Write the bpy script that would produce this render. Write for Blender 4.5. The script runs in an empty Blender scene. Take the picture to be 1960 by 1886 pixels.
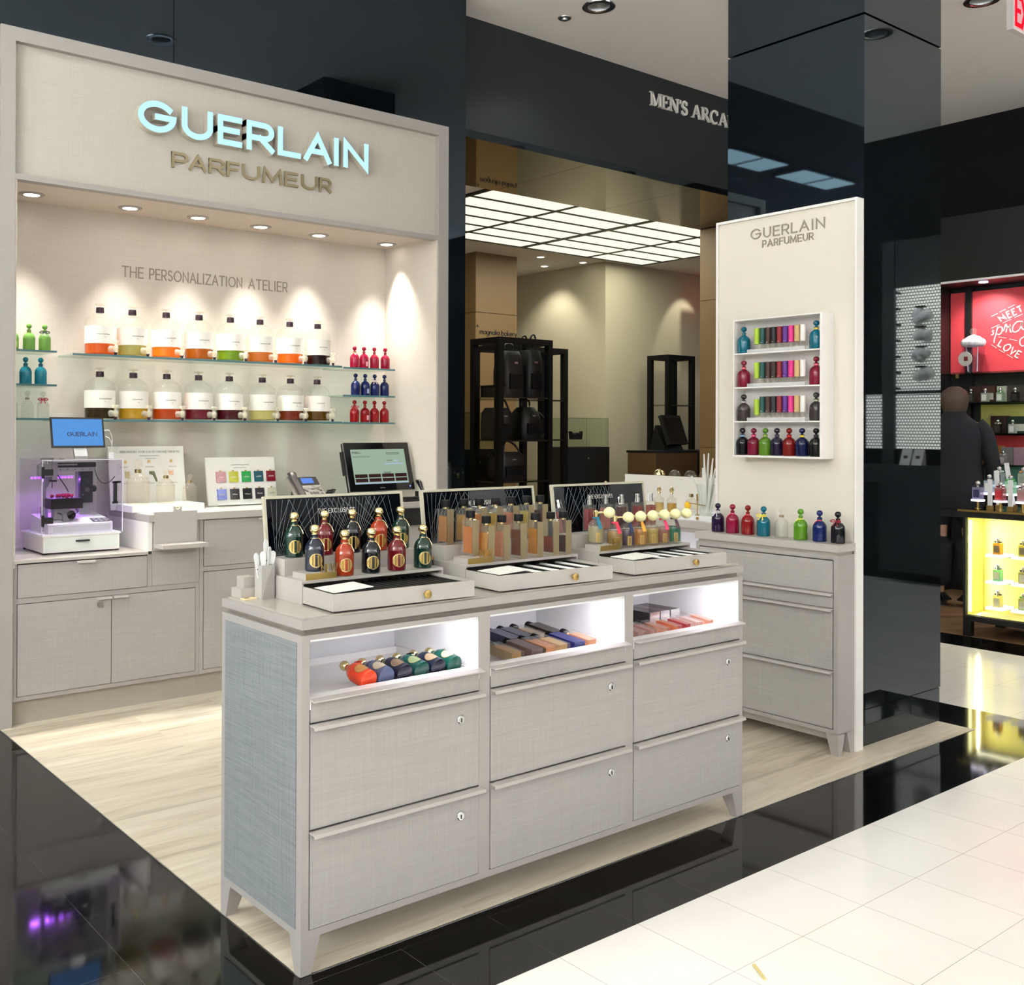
import bpy, bmesh, math, random
from mathutils import Vector, Matrix
random.seed(7)
S = bpy.context.scene
C = S.collection
PI = math.pi
R = math.radians

# ------------------------------------------------------------------ camera
cam_data = bpy.data.cameras.new('camera')
cam = bpy.data.objects.new('camera', cam_data)
C.objects.link(cam)
rt = Vector((0.79138084, -0.61131301, 0.00357361))
up = Vector((-0.00605957, -0.00199879, 0.99997964))
fw = Vector((0.61129342, 0.79138638, 0.00528609))
cam.matrix_world = Matrix(((rt.x, up.x, -fw.x, 0.0), (rt.y, up.y, -fw.y, 0.0), (rt.z, up.z, -fw.z, 1.36), (0, 0, 0, 1)))
cam_data.sensor_fit = 'HORIZONTAL'
cam_data.sensor_width = 36.0
cam_data.lens = 1981.5 / 1960 * 36.0
cam_data.shift_x = (980 - 830) / 1960
cam_data.shift_y = (812.455 - 943) / 1960
cam_data.clip_start = 0.02
cam_data.clip_end = 100
S.camera = cam

# ------------------------------------------------------------------ view, world
S.view_settings.view_transform = 'Standard'
S.view_settings.look = 'None'
S.view_settings.gamma = 1.0
S.view_settings.use_curve_mapping = False
S.view_settings.exposure = 0.0
w = bpy.data.worlds.new('world')
S.world = w
w.use_nodes = True
w.node_tree.nodes['Background'].inputs[0].default_value = (0.95, 0.97, 1.0, 1)
w.node_tree.nodes['Background'].inputs[1].default_value = 0.15
try:
    S.cycles.transparent_max_bounces = 32
    S.cycles.max_bounces = 10
except Exception:
    pass

CEIL = 4.085
# ------------------------------------------------------------------ lights
def lamp(kind, loc, energy, color=(1, 1, 1), target=None, name='lamp_light', **kw):
    d = bpy.data.lights.new(name, kind)
    d.energy = energy
    d.color = color
    for k, v in kw.items():
        setattr(d, k, v)
    o = bpy.data.objects.new(name, d)
    C.objects.link(o)
    o.location = loc
    if target is not None:
        o.rotation_euler = (Vector(target) - Vector(loc)).to_track_quat('-Z', 'Y').to_euler()
    return o

STORE = (0.90, 0.965, 1.0)
# the store's ceiling downlights, a regular grid of recessed cans
CANS = [(x, y) for x in (-3.0, -1.0, 0.9, 2.9, 4.888, 6.716, 8.3) for y in (-5.0, -3.0, -1.0, 1.05, 3.05)]
CANS = [c for c in CANS if c not in [(4.888, 3.05)]] + [(4.888, 4.609)]
for (x, y) in CANS:
    lamp('SPOT', (x, y, CEIL - 0.005), 40 if y > 2 else 11, STORE, (x, y, 0), 'can_light', spot_size=R(125), spot_blend=0.6, shadow_soft_size=0.09)

# unseen area lights added along the store perimeter to brighten ceiling and fronts
for (loc, tgt, L, pw) in (((-7.4, -1, 2.7), (-7.0, -1, 9), 12.0, 310), ((0.5, -7.4, 2.7), (0.5, -7.0, 9), 15.0, 100), ((8.8, -5.4, 2.9), (8.5, -5.4, 9), 4.5, 110)):
    lamp('AREA', loc, pw * L, STORE, tgt, 'ceiling_fill_light', shape='RECTANGLE', size=L, size_y=.3)

# ------------------------------------------------------------------ material helpers
def srgb(h):
    h = h.lstrip('#')
    o = []
    for i in (0, 2, 4):
        c = int(h[i:i + 2], 16) / 255
        o.append(c / 12.92 if c <= 0.04045 else ((c + 0.055) / 1.055) ** 2.4)
    return (o[0], o[1], o[2], 1.0)

def newmat(name):
    m = bpy.data.materials.new(name)
    m.use_nodes = True
    nt = m.node_tree
    for n in list(nt.nodes):
        nt.nodes.remove(n)
    out = nt.nodes.new('ShaderNodeOutputMaterial')
    return m, nt, out

def plain(name, hexc, rough=0.5, metal=0.0, spec=0.5, coat=0.0, noise=0.0, nscale=30.0, trans=0.0, emit=0.0, ehex=None, bump=0.0, sptint=None):
    m, nt, out = newmat(name)
    b = nt.nodes.new('ShaderNodeBsdfPrincipled')
    c = srgb(hexc)
    b.inputs['Base Color'].default_value = c
    b.inputs['Roughness'].default_value = rough
    b.inputs['Metallic'].default_value = metal
    b.inputs['Specular IOR Level'].default_value = spec
    b.inputs['Coat Weight'].default_value = coat
    if sptint:
        b.inputs['Specular Tint'].default_value = srgb(sptint)
    b.inputs['Coat Roughness'].default_value = 0.05
    b.inputs['Transmission Weight'].default_value = trans
    if emit:
        b.inputs['Emission Color'].default_value = srgb(ehex or hexc)
        b.inputs['Emission Strength'].default_value = emit
    tc = nt.nodes.new('ShaderNodeTexCoord')
    nz = nt.nodes.new('ShaderNodeTexNoise')
    nz.inputs['Scale'].default_value = nscale
    nz.inputs['Detail'].default_value = 3
    nt.links.new(tc.outputs['Object'], nz.inputs['Vector'])
    if noise:
        mx = nt.nodes.new('ShaderNodeMix')
        mx.data_type = 'RGBA'
        mx.inputs[6].default_value = (c[0] * (1 - noise), c[1] * (1 - noise), c[2] * (1 - noise), 1)
        mx.inputs[7].default_value = (min(1, c[0] * (1 + noise)), min(1, c[1] * (1 + noise)), min(1, c[2] * (1 + noise)), 1)
        nt.links.new(nz.outputs['Fac'], mx.inputs[0])
        nt.links.new(mx.outputs[2], b.inputs['Base Color'])
    if bump:
        bp = nt.nodes.new('ShaderNodeBump')
        bp.inputs['Strength'].default_value = bump
        bp.inputs['Distance'].default_value = 0.002
        nt.links.new(nz.outputs['Fac'], bp.inputs['Height'])
        nt.links.new(bp.outputs['Normal'], b.inputs['Normal'])
    nt.links.new(b.outputs[0], out.inputs[0])
    return m

def emis(name, hexc, s):
    m, nt, out = newmat(name)
    e = nt.nodes.new('ShaderNodeEmission')
    e.inputs[0].default_value = srgb(hexc)
    e.inputs[1].default_value = s
    nt.links.new(e.outputs[0], out.inputs[0])
    return m

def glass(name, hexc='ffffff', rough=0.0, ior=1.45, body=0.0, bodyhex=None):
    """thin clear or tinted glass: a tinted see-through body under a Fresnel reflection; body = share of milky colour"""
    m, nt, out = newmat(name)
    t = nt.nodes.new('ShaderNodeBsdfTransparent')
    t.inputs[0].default_value = srgb(hexc)
    g = nt.nodes.new('ShaderNodeBsdfGlossy')
    g.inputs['Roughness'].default_value = rough
    fr = nt.nodes.new('ShaderNodeFresnel')
    fr.inputs['IOR'].default_value = ior
    geo = nt.nodes.new('ShaderNodeNewGeometry')
    sub_ = nt.nodes.new('ShaderNodeMath')
    sub_.operation = 'SUBTRACT'
    sub_.inputs[0].default_value = 1.0
    nt.links.new(geo.outputs['Backfacing'], sub_.inputs[1])
    f = nt.nodes.new('ShaderNodeMath')
    f.operation = 'MULTIPLY'
    nt.links.new(fr.outputs[0], f.inputs[0])
    nt.links.new(sub_.outputs[0], f.inputs[1])
    a = t
    if body:
        d = nt.nodes.new('ShaderNodeBsdfDiffuse')
        d.inputs[0].default_value = srgb(bodyhex or hexc)
        mb = nt.nodes.new('ShaderNodeMixShader')
        mb.inputs[0].default_value = body
        nt.links.new(t.outputs[0], mb.inputs[1])
        nt.links.new(d.outputs[0], mb.inputs[2])
        a = mb
    mx = nt.nodes.new('ShaderNodeMixShader')
    nt.links.new(f.outputs[0], mx.inputs[0])
    nt.links.new(a.outputs[0], mx.inputs[1])
    nt.links.new(g.outputs[0], mx.inputs[2])
    nt.links.new(mx.outputs[0], out.inputs[0])
    return m

def linen(name, hexc, amt=0.16, rough=0.45):
    """woven linen laminate: fine horizontal threads crossed by softer vertical ones"""
    m, nt, out = newmat(name)
    b = nt.nodes.new('ShaderNodeBsdfPrincipled')
    b.inputs['Roughness'].default_value = rough
    b.inputs['Specular IOR Level'].default_value = 0.4
    tc = nt.nodes.new('ShaderNodeTexCoord')
    c = srgb(hexc)
    def streak(sc, detail):
        mp = nt.nodes.new('ShaderNodeMapping')
        mp.inputs['Scale'].default_value = sc
        nt.links.new(tc.outputs['Object'], mp.inputs['Vector'])
        n = nt.nodes.new('ShaderNodeTexNoise')
        n.inputs['Scale'].default_value = 1.0
        n.inputs['Detail'].default_value = detail
        n.inputs['Roughness'].default_value = 0.7
        nt.links.new(mp.outputs[0], n.inputs['Vector'])
        return n
    h = streak((7, 7, 330), 4)
    v = streak((260, 260, 7), 3)
    add = nt.nodes.new('ShaderNodeMath')
    add.operation = 'MULTIPLY_ADD'
    add.inputs[1].default_value = 0.62
    nt.links.new(v.outputs['Fac'], add.inputs[0])
    nt.links.new(h.outputs['Fac'], add.inputs[2])
    mr = nt.nodes.new('ShaderNodeMapRange')
    mr.inputs[1].default_value = 0.55
    mr.inputs[2].default_value = 1.07
    nt.links.new(add.outputs[0], mr.inputs[0])
    mx = nt.nodes.new('ShaderNodeMix')
    mx.data_type = 'RGBA'
    mx.inputs[6].default_value = (c[0] * (1 - amt * 1.3), c[1] * (1 - amt * 1.3), c[2] * (1 - amt * 1.25), 1)
    mx.inputs[7].default_value = (c[0] * (1 + amt), c[1] * (1 + amt), c[2] * (1 + amt), 1)
    nt.links.new(mr.outputs[0], mx.inputs[0])
    nt.links.new(mx.outputs[2], b.inputs['Base Color'])
    bp = nt.nodes.new('ShaderNodeBump')
    bp.inputs['Strength'].default_value = 0.25
    bp.inputs['Distance'].default_value = 0.001
    nt.links.new(mr.outputs[0], bp.inputs['Height'])
    nt.links.new(bp.outputs['Normal'], b.inputs['Normal'])
    nt.links.new(b.outputs[0], out.inputs[0])
    return m

def tiles(name, hexc, grout, bw, bh, ox, oy, rough, mortar=0.0016, vary=0.03, spec=0.5, mottle=0.02):
    m, nt, out = newmat(name)
    b = nt.nodes.new('ShaderNodeBsdfPrincipled')
    b.inputs['Roughness'].default_value = rough
    b.inputs['Specular IOR Level'].default_value = spec
    tc = nt.nodes.new('ShaderNodeTexCoord')
    mp = nt.nodes.new('ShaderNodeMapping')
    mp.inputs['Location'].default_value = (-ox, -oy, 0)
    nt.links.new(tc.outputs['Object'], mp.inputs['Vector'])
    br = nt.nodes.new('ShaderNodeTexBrick')
    br.offset = 0.0
    br.squash = 1.0
    c = srgb(hexc)
    br.inputs['Color1'].default_value = (c[0] * (1 - vary), c[1] * (1 - vary), c[2] * (1 - vary), 1)
    br.inputs['Color2'].default_value = (c[0] * (1 + vary), c[1] * (1 + vary), c[2] * (1 + vary * 0.6), 1)
    br.inputs['Mortar'].default_value = srgb(grout)
    br.inputs['Scale'].default_value = 1.0
    br.inputs['Mortar Size'].default_value = mortar
    br.inputs['Mortar Smooth'].default_value = 0.3
    br.inputs['Bias'].default_value = 0.0
    br.inputs['Brick Width'].default_value = bw
    br.inputs['Row Height'].default_value = bh
    nt.links.new(mp.outputs[0], br.inputs['Vector'])
    nz = nt.nodes.new('ShaderNodeTexNoise')
    nz.inputs['Scale'].default_value = 2.2
    nz.inputs['Detail'].default_value = 6
    nt.links.new(tc.outputs['Object'], nz.inputs['Vector'])
    mr = nt.nodes.new('ShaderNodeMapRange')
    mr.inputs[1].default_value = 0.3
    mr.inputs[2].default_value = 0.7
    mr.inputs[3].default_value = 1 - mottle * 2
    mr.inputs[4].default_value = 1 + mottle
    nt.links.new(nz.outputs['Fac'], mr.inputs[0])
    mx = nt.nodes.new('ShaderNodeMix')
    mx.data_type = 'RGBA'
    mx.blend_type = 'MULTIPLY'
    mx.inputs[0].default_value = 1.0
    nt.links.new(br.outputs['Color'], mx.inputs[6])
    nt.links.new(mr.outputs[0], mx.inputs[7])
    nt.links.new(mx.outputs[2], b.inputs['Base Color'])
    nt.links.new(b.outputs[0], out.inputs[0])
    return m

def planks(name, c1, c2, c3, bw=1.15, bh=0.135, ang=0.0, rough=0.4):
    m, nt, out = newmat(name)
    b = nt.nodes.new('ShaderNodeBsdfPrincipled')
    b.inputs['Roughness'].default_value = rough
    tc = nt.nodes.new('ShaderNodeTexCoord')
    mp = nt.nodes.new('ShaderNodeMapping')
    mp.inputs['Rotation'].default_value = (0, 0, ang)
    nt.links.new(tc.outputs['Object'], mp.inputs['Vector'])
    br = nt.nodes.new('ShaderNodeTexBrick')
    br.offset = 0.37
    br.inputs['Color1'].default_value = (0, 0, 0, 1)
    br.inputs['Color2'].default_value = (1, 1, 1, 1)
    br.inputs['Mortar'].default_value = (0.45, 0.45, 0.45, 1)
    br.inputs['Scale'].default_value = 1.0
    br.inputs['Mortar Size'].default_value = 0.0012
    br.inputs['Brick Width'].default_value = bw
    br.inputs['Row Height'].default_value = bh
    nt.links.new(mp.outputs[0], br.inputs['Vector'])
    # grain stretched along the plank, shifted from plank to plank
    sc = nt.nodes.new('ShaderNodeVectorMath')
    sc.operation = 'MULTIPLY_ADD'
    sc.inputs[1].default_value = (1.4, 13.0, 1.0)
    nt.links.new(mp.outputs[0], sc.inputs[0])
    k = nt.nodes.new('ShaderNodeVectorMath')
    k.operation = 'SCALE'
    k.inputs['Scale'].default_value = 9.0
    nt.links.new(br.outputs['Color'], k.inputs[0])
    nt.links.new(k.outputs[0], sc.inputs[2])
    nz = nt.nodes.new('ShaderNodeTexNoise')
    nz.inputs['Scale'].default_value = 1.6
    nz.inputs['Detail'].default_value = 6
    nz.inputs['Roughness'].default_value = 0.62
    nz.inputs['Distortion'].default_value = 0.6
    nt.links.new(sc.outputs[0], nz.inputs['Vector'])
    ad = nt.nodes.new('ShaderNodeMath')
    ad.operation = 'MULTIPLY_ADD'
    ad.inputs[1].default_value = 0.22
    nt.links.new(br.outputs['Color'], ad.inputs[0])
    nt.links.new(nz.outputs['Fac'], ad.inputs[2])
    cr = nt.nodes.new('ShaderNodeValToRGB')
    e = cr.color_ramp.elements
    e[0].position = 0.34
    e[0].color = srgb(c1)
    e[1].position = 0.86
    e[1].color = srgb(c3)
    mid = cr.color_ramp.elements.new(0.56)
    mid.color = srgb(c2)
    nt.links.new(ad.outputs[0], cr.inputs[0])
    nt.links.new(cr.outputs[0], b.inputs['Base Color'])
    nt.links.new(b.outputs[0], out.inputs[0])
    return m

def lattice(name, hexc, dark, scale, emit):
    """backlit white wall cut by a fine interlocking line pattern"""
    m, nt, out = newmat(name)
    tc = nt.nodes.new('ShaderNodeTexCoord')
    br = nt.nodes.new('ShaderNodeTexBrick')
    br.offset = 0.5
    br.inputs['Color1'].default_value = srgb(hexc)
    br.inputs['Color2'].default_value = srgb(hexc)
    br.inputs['Mortar'].default_value = srgb(dark)
    br.inputs['Scale'].default_value = scale
    br.inputs['Mortar Size'].default_value = 0.09
    br.inputs['Brick Width'].default_value = 0.6
    br.inputs['Row Height'].default_value = 0.6
    sp = nt.nodes.new('ShaderNodeSeparateXYZ')
    cb = nt.nodes.new('ShaderNodeCombineXYZ')
    nt.links.new(tc.outputs['Object'], sp.inputs[0])
    nt.links.new(sp.outputs['Y'], cb.inputs['X'])
    nt.links.new(sp.outputs['Z'], cb.inputs['Y'])
    nt.links.new(cb.outputs[0], br.inputs['Vector'])
    b = nt.nodes.new('ShaderNodeBsdfPrincipled')
    b.inputs['Roughness'].default_value = 0.4
    nt.links.new(br.outputs['Color'], b.inputs['Base Color'])
    nt.links.new(br.outputs['Color'], b.inputs['Emission Color'])
    b.inputs['Emission Strength'].default_value = emit
    nt.links.new(b.outputs[0], out.inputs[0])
    return m

M = {}
M['linen'] = linen('linen_laminate', '9d9894', 0.085)
M['linen_wall'] = linen('linen_wall', 'cdc5ba', 0.06, 0.6)
M['linen_head'] = linen('linen_header', 'b6b0a6', 0.07, 0.55)
M['lam'] = plain('greige_laminate', '9a9490', 0.42, noise=0.03, nscale=60)
M['lam_top'] = plain('greige_laminate_top', 'aaa49e', 0.3, noise=0.03, nscale=60)
M['gap'] = plain('cabinet_inside', '2a2624', 0.9)
M['toe'] = plain('toe_kick', 'a0978c', 0.5)
M['white_lac'] = plain('white_lacquer', 'e4e0dc', 0.3, noise=0.01)
M['white_pure'] = plain('white_plastic', 'efefee', 0.35)
M['paper'] = plain('white_card', 'e0ddd7', 0.6)
M['chrome'] = plain('chrome', 'd8d8d8', 0.18, metal=1.0)
M['steel'] = plain('brushed_steel', 'b4b4b2', 0.35, metal=1.0)
M['gold'] = plain('polished_gold', 'e9d6a2', 0.13, metal=1.0)
M['brass'] = plain('satin_brass', 'b69a5c', 0.35, metal=1.0)
M['champ'] = plain('champagne_plate', '9f8f6e', 0.38, metal=0.7, noise=0.04)
M['black_glass'] = plain('black_glass', '07090b', 0.02, spec=0.8, sptint='c8e4ff')
M['black_satin'] = plain('black_satin', '121212', 0.4)
M['black_matte'] = plain('black_matte', '060607', 0.6, spec=0.2, noise=0.1)
M['black_gloss'] = plain('black_gloss', '08080a', 0.08)
M['fascia'] = plain('charcoal_fascia', '12171a', 0.6, noise=0.05, nscale=4)
M['ceiling'] = plain('ceiling_paint', 'ece8e4', 0.9, noise=0.01, nscale=3)
M['floor_black'] = tiles('black_granite', '050505', '3a3938', 0.3, 0.334, 2.797, 3.534, 0.06, 0.0012, 0.0, 0.5)
M['floor_black_left'] = tiles('black_granite_left', '050505', '3a3938', 0.7, 0.334, 0.998, 3.534, 0.06, 0.0012, 0.0, 0.5)
M['floor_white'] = tiles('white_marble', 'ebe6df', 'b0a69c', 0.3, 0.317, 2.797, 1.917, 0.16, 0.0011, 0.015, 0.5, 0.03)
M['floor_wood'] = planks('pale_oak_planks', 'a0927e', 'c4b7a3', 'd6ccbb')
M['room_floor'] = planks('brown_parquet', '4a3526', '7a5c40', '8f7150', 0.5, 0.09, R(35))
M['wood'] = plain('honey_wood_panel', '7c6340', 0.45, noise=0.06, nscale=8)
M['wood_dark'] = plain('brown_wood_panel', '5c4429', 0.45, noise=0.05, nscale=8)
M['room_wall'] = plain('room_wall_paint', 'bdb69c', 0.85)
M['lumi'] = emis('luminous_ceiling', 'fffbe4', 1.15)
M['mirror'] = plain('mirror', 'f0f0f0', 0.02, metal=1.0)
M['mirror_dark'] = plain('dark_mirror', '05080e', 0.03, spec=0.13)
M['etch'] = plain('etched_lines', '8e9496', 0.4)
M['glass'] = glass('clear_glass', 'fcfefd', 0.0, 1.42)
M['tap'] = glass('tap_glass', 'fbf8f0', 0.04, 1.6, 0.2, 'fffaf0')
M['bottle_glass'] = glass('bottle_glass', 'fbfaf6', 0.02, 1.5, 0.05, 'ffffff')
M['glass_shelf'] = glass('glass_shelf', 'ecf5f2', 0.0, 1.4)
M['glass_edge'] = plain('glass_shelf_edge', '4d7377', 0.15)
M['acryl'] = glass('clear_acrylic', 'f7f5fb', 0.0, 1.4)
M['crystal'] = glass('crystal', 'f8f5ee', 0.03, 1.5, 0.05, 'ffffff')
M['label'] = plain('ivory_label', 'f6f1ea', 0.6)
M['ink'] = plain('grey_ink', '6d6a66', 0.7)
M['ink_dark'] = plain('dark_ink', '2a2a2a', 0.7)
M['seal'] = plain('aubergine_seal', '2c1426', 0.45)
M['letter_side'] = plain('sign_return', 'b3ab9e', 0.4)
M['letter_face'] = emis('lit_letter_face', 'b8ecff', 1.25)
M['taupe'] = plain('taupe_letters', '8f8264', 0.4, metal=0.3)
M['taupe2'] = plain('grey_taupe_letters', '8a8073', 0.5)
M['white_letters'] = plain('white_letters', 'dcd8d0', 0.4)
M['ivory'] = plain('ivory_bulb', 'e2dca8', 0.5)
M['led_white'] = emis('cool_led', 'f2f0ff', 9)
M['led_warm'] = emis('warm_lamp', 'fff4e4', 10)
M['led_uv'] = emis('purple_led', '9a3cff', 6)
M['screen_blue'] = emis('blue_screen', '5f9ee6', 0.95)
M['screen_green'] = emis('green_screen', 'a8bfa9', 0.85)
M['screen_small'] = emis('phone_screen', '6d94f0', 1.0)
M['screen_text'] = plain('screen_text', '1c3056', 0.5)
M['maroon'] = emis('screen_button', '3a2526', 0.9)
M['red_panel'] = plain('coral_red_panel', 'd8444c', 0.5)
M['teal_panel'] = plain('teal_panel', '5f9a90', 0.5)
M['yellow_panel'] = plain('yellow_panel', 'd9d06e', 0.5)
M['yellow_glow'] = plain('yellow_back_panel', 'ece283', 0.5)
M['brown_box'] = plain('brown_carton', '4a1f1b', 0.5)
M['tan_box'] = plain('tan_carton', 'a5714f', 0.5)
M['lav_box'] = plain('lavender_carton', 'b59aa5', 0.5)
M['phone'] = plain('phone_grey', '8f8a84', 0.35, metal=0.3)
M['phone_dark'] = plain('phone_handset', '3d3835', 0.3)
M['skin'] = plain('skin', 'a47f68', 0.5)
M['hair'] = plain('brown_hair', '4a3a30', 0.6, noise=0.25, nscale=80)
M['cloth'] = plain('navy_cloth', '0c1119', 0.85, noise=0.1, nscale=40)
M['tag'] = plain('paper_tag', 'd8c796', 0.6)

_cm = {}
def tint(hexc, kind='opaque'):
    """a bottle colour: 'opaque' lacquer, 'glass' see-through coloured glass, 'liquid' coloured juice"""
    k = (hexc, kind)
    if k not in _cm:
        n = kind + '_' + hexc
        if kind == 'opaque':
            _cm[k] = plain(n, hexc, 0.1, coat=0.15)
        elif kind == 'matte':
            _cm[k] = plain(n, hexc, 0.6)
        elif kind == 'clear':
            _cm[k] = glass(n, hexc, 0.02, 1.45, 0.06, 'ffffff')
        elif kind == 'juice':
            _cm[k] = glass(n, hexc, 0.02, 1.2, 0.36, hexc)
        elif kind == 'glass':
            _cm[k] = glass(n, hexc, 0.02, 1.5, 0.5, hexc)
        else:
            _cm[k] = glass(n, hexc, 0.02, 1.33, 0.42, hexc)
    return _cm[k]

# ------------------------------------------------------------------ mesh building
class MB:
    def __init__(self):
        self.bm = bmesh.new()
    def quad(self, *p):
        vs = [self.bm.verts.new(q) for q in p]
        self.bm.faces.new(vs)
        return self
    def box(self, x0, y0, z0, x1, y1, z1, mat=None):
        co = [(x0, y0, z0), (x1, y0, z0), (x1, y1, z0), (x0, y1, z0), (x0, y0, z1), (x1, y0, z1), (x1, y1, z1), (x0, y1, z1)]
        if mat is not None:
            co = [mat @ Vector(c) for c in co]
        v = [self.bm.verts.new(c) for c in co]
        for f in ((3, 2, 1, 0), (4, 5, 6, 7), (0, 1, 5, 4), (1, 2, 6, 5), (2, 3, 7, 6), (3, 0, 4, 7)):
            self.bm.faces.new([v[i] for i in f])
        return self
    def bar(self, a, b, wx, wy=None):
        """a square bar between two points"""
        a = Vector(a); b = Vector(b)
        wy = wy or wx
        d = (b - a)
        L = d.length
        q = d.to_track_quat('Z', 'Y').to_matrix().to_4x4()
        return self.box(-wx / 2, -wy / 2, 0, wx / 2, wy / 2, L, Matrix.Translation(a) @ q)
    def prism(self, pts, n):
        """closed polygon pts swept by the vector n"""
        n = Vector(n)
        a = [self.bm.verts.new(p) for p in pts]
        b = [self.bm.verts.new(Vector(p) + n) for p in pts]
        k = len(pts)
        self.bm.faces.new(a[::-1])
        self.bm.faces.new(b)
        for i in range(k):
            self.bm.faces.new((a[i], a[(i + 1) % k], b[(i + 1) % k], b[i]))
        return self
    def frustum(self, p0, p1):
        """two quads (lists of 4 points) joined"""
        a = [self.bm.verts.new(p) for p in p0]
        b = [self.bm.verts.new(p) for p in p1]
        self.bm.faces.new(a[::-1]); self.bm.faces.new(b)
        for i in range(4):
            self.bm.faces.new((a[i], a[(i + 1) % 4], b[(i + 1) % 4], b[i]))
        return self
    def lathe(self, prof, seg=24, c=(0, 0, 0), mat=None, sx=1.0, sy=1.0):
        """profile [(r, z)...] turned about z"""
        rings = []
        for (r, z) in prof:
            if r < 1e-6:
                p = Vector((c[0], c[1], c[2] + z))
                rings.append([self.bm.verts.new(mat @ p if mat else p)])
            else:
                ring = []
                for i in range(seg):
                    t = 2 * PI * i / seg
                    p = Vector((c[0] + r * sx * math.cos(t), c[1] + r * sy * math.sin(t), c[2] + z))
                    ring.append(self.bm.verts.new(mat @ p if mat else p))
                rings.append(ring)
        for a, b in zip(rings, rings[1:]):
            if len(a) == 1 and len(b) == 1:
                continue
            if len(a) == 1:
                for i in range(seg):
                    self.bm.faces.new((a[0], b[(i + 1) % seg], b[i]))
            elif len(b) == 1:
                for i in range(seg):
                    self.bm.faces.new((a[i], a[(i + 1) % seg], b[0]))
            else:
                for i in range(seg):
                    self.bm.faces.new((a[i], a[(i + 1) % seg], b[(i + 1) % seg], b[i]))
        return self
    def cyl(self, c, r, h, seg=24, axis=None):
        m = None
        if axis is not None:
            m = Matrix.Translation(c) @ Vector(axis).to_track_quat('Z', 'Y').to_matrix().to_4x4()
            c = (0, 0, 0)
        return self.lathe([(0, 0), (r, 0), (r, h), (0, h)], seg, c, m)
    def ball(self, c, r, seg=16, n=8, sx=1.0, sy=1.0, sz=1.0):
        pr = [(r * math.sin(PI * i / n) if 0 < i < n else 0, -r * sz * math.cos(PI * i / n)) for i in range(n + 1)]
        return self.lathe(pr, seg, c, None, sx, sy)
    def tube(self, pts, r, seg=8):
        pts = [Vector(p) for p in pts]
        rings = []
        for i, p in enumerate(pts):
            d = (pts[min(i + 1, len(pts) - 1)] - pts[max(i - 1, 0)]).normalized()
            q = d.to_track_quat('Z', 'Y').to_matrix()
            rr = r[i] if isinstance(r, (list, tuple)) else r
            rings.append([self.bm.verts.new(p + q @ Vector((rr * math.cos(2 * PI * k / seg), rr * math.sin(2 * PI * k / seg), 0))) for k in range(seg)])
        for a, b in zip(rings, rings[1:]):
            for k in range(seg):
                self.bm.faces.new((a[k], a[(k + 1) % seg], b[(k + 1) % seg], b[k]))
        self.bm.faces.new(rings[0][::-1]); self.bm.faces.new(rings[-1])
        return self
    def loft(self, rings):
        vs = [[self.bm.verts.new(p) for p in r] for r in rings]
        n = len(vs[0])
        for a, b in zip(vs, vs[1:]):
            for k in range(n):
                self.bm.faces.new((a[k], a[(k + 1) % n], b[(k + 1) % n], b[k]))
        self.bm.faces.new(vs[0][::-1]); self.bm.faces.new(vs[-1])
        return self
    def ribbon(self, pts, hw, d, F, closed=False, cap=False):
        """flat stroke of half width hw along 2-D pts, swept d deep; F maps (x, y, depth) to 3-D"""
        P = [Vector((p[0], p[1])) for p in pts]
        if cap and not closed:
            P[0] = P[0] + (P[0] - P[1]).normalized() * cap
            P[-1] = P[-1] + (P[-1] - P[-2]).normalized() * cap
        n = len(P)
        L = []; Rr = []
        for i in range(n):
            if closed:
                a = P[i] - P[i - 1]; b = P[(i + 1) % n] - P[i]
            else:
                a = P[i] - P[i - 1] if i else P[1] - P[0]
                b = P[i + 1] - P[i] if i < n - 1 else a
            a = a.normalized() if a.length > 1e-9 else Vector((1, 0)); b = b.normalized() if b.length > 1e-9 else a
            na = Vector((-a.y, a.x)); nb = Vector((-b.y, b.x))
            mm = na + nb
            mm = mm.normalized() if mm.length > 1e-6 else na
            k = 1.0 / max(0.45, mm.dot(na))
            h = hw[i] if isinstance(hw, (list, tuple)) else hw
            L.append(P[i] + mm * h * k); Rr.append(P[i] - mm * h * k)
        V = self.bm.verts
        f0 = [(V.new(F(l.x, l.y, 0)), V.new(F(r.x, r.y, 0)), V.new(F(r.x, r.y, d)), V.new(F(l.x, l.y, d))) for l, r in zip(L, Rr)]
        m = n if closed else n - 1
        for i in range(m):
            a = f0[i]; b = f0[(i + 1) % n]
            for j in range(4):
                self.bm.faces.new((a[j], a[(j + 1) % 4], b[(j + 1) % 4], b[j]))
        if not closed:
            self.bm.faces.new(f0[0]); self.bm.faces.new(f0[-1][::-1])
        return self
    def mesh(self, name, smooth=None, bevel=0.0, seg=2, off=None):
        bm = self.bm
        if bevel:
            bmesh.ops.bevel(bm, geom=[e for e in bm.edges if len(e.link_faces) == 2 and e.calc_face_angle(0) > 0.5], offset=bevel, segments=seg, affect='EDGES', profile=0.6, clamp_overlap=True)
        bmesh.ops.recalc_face_normals(bm, faces=bm.faces)
        me = bpy.data.meshes.new(name)
        if off is not None:
            bmesh.ops.translate(bm, verts=bm.verts, vec=-Vector(off))
        bm.to_mesh(me)
        bm.free()
        if smooth:
            me.polygons.foreach_set('use_smooth', [True] * len(me.polygons))
            try:
                me.set_sharp_from_angle(angle=R(smooth if smooth > 1 else 40))
            except Exception:
                pass
        return me
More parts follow.
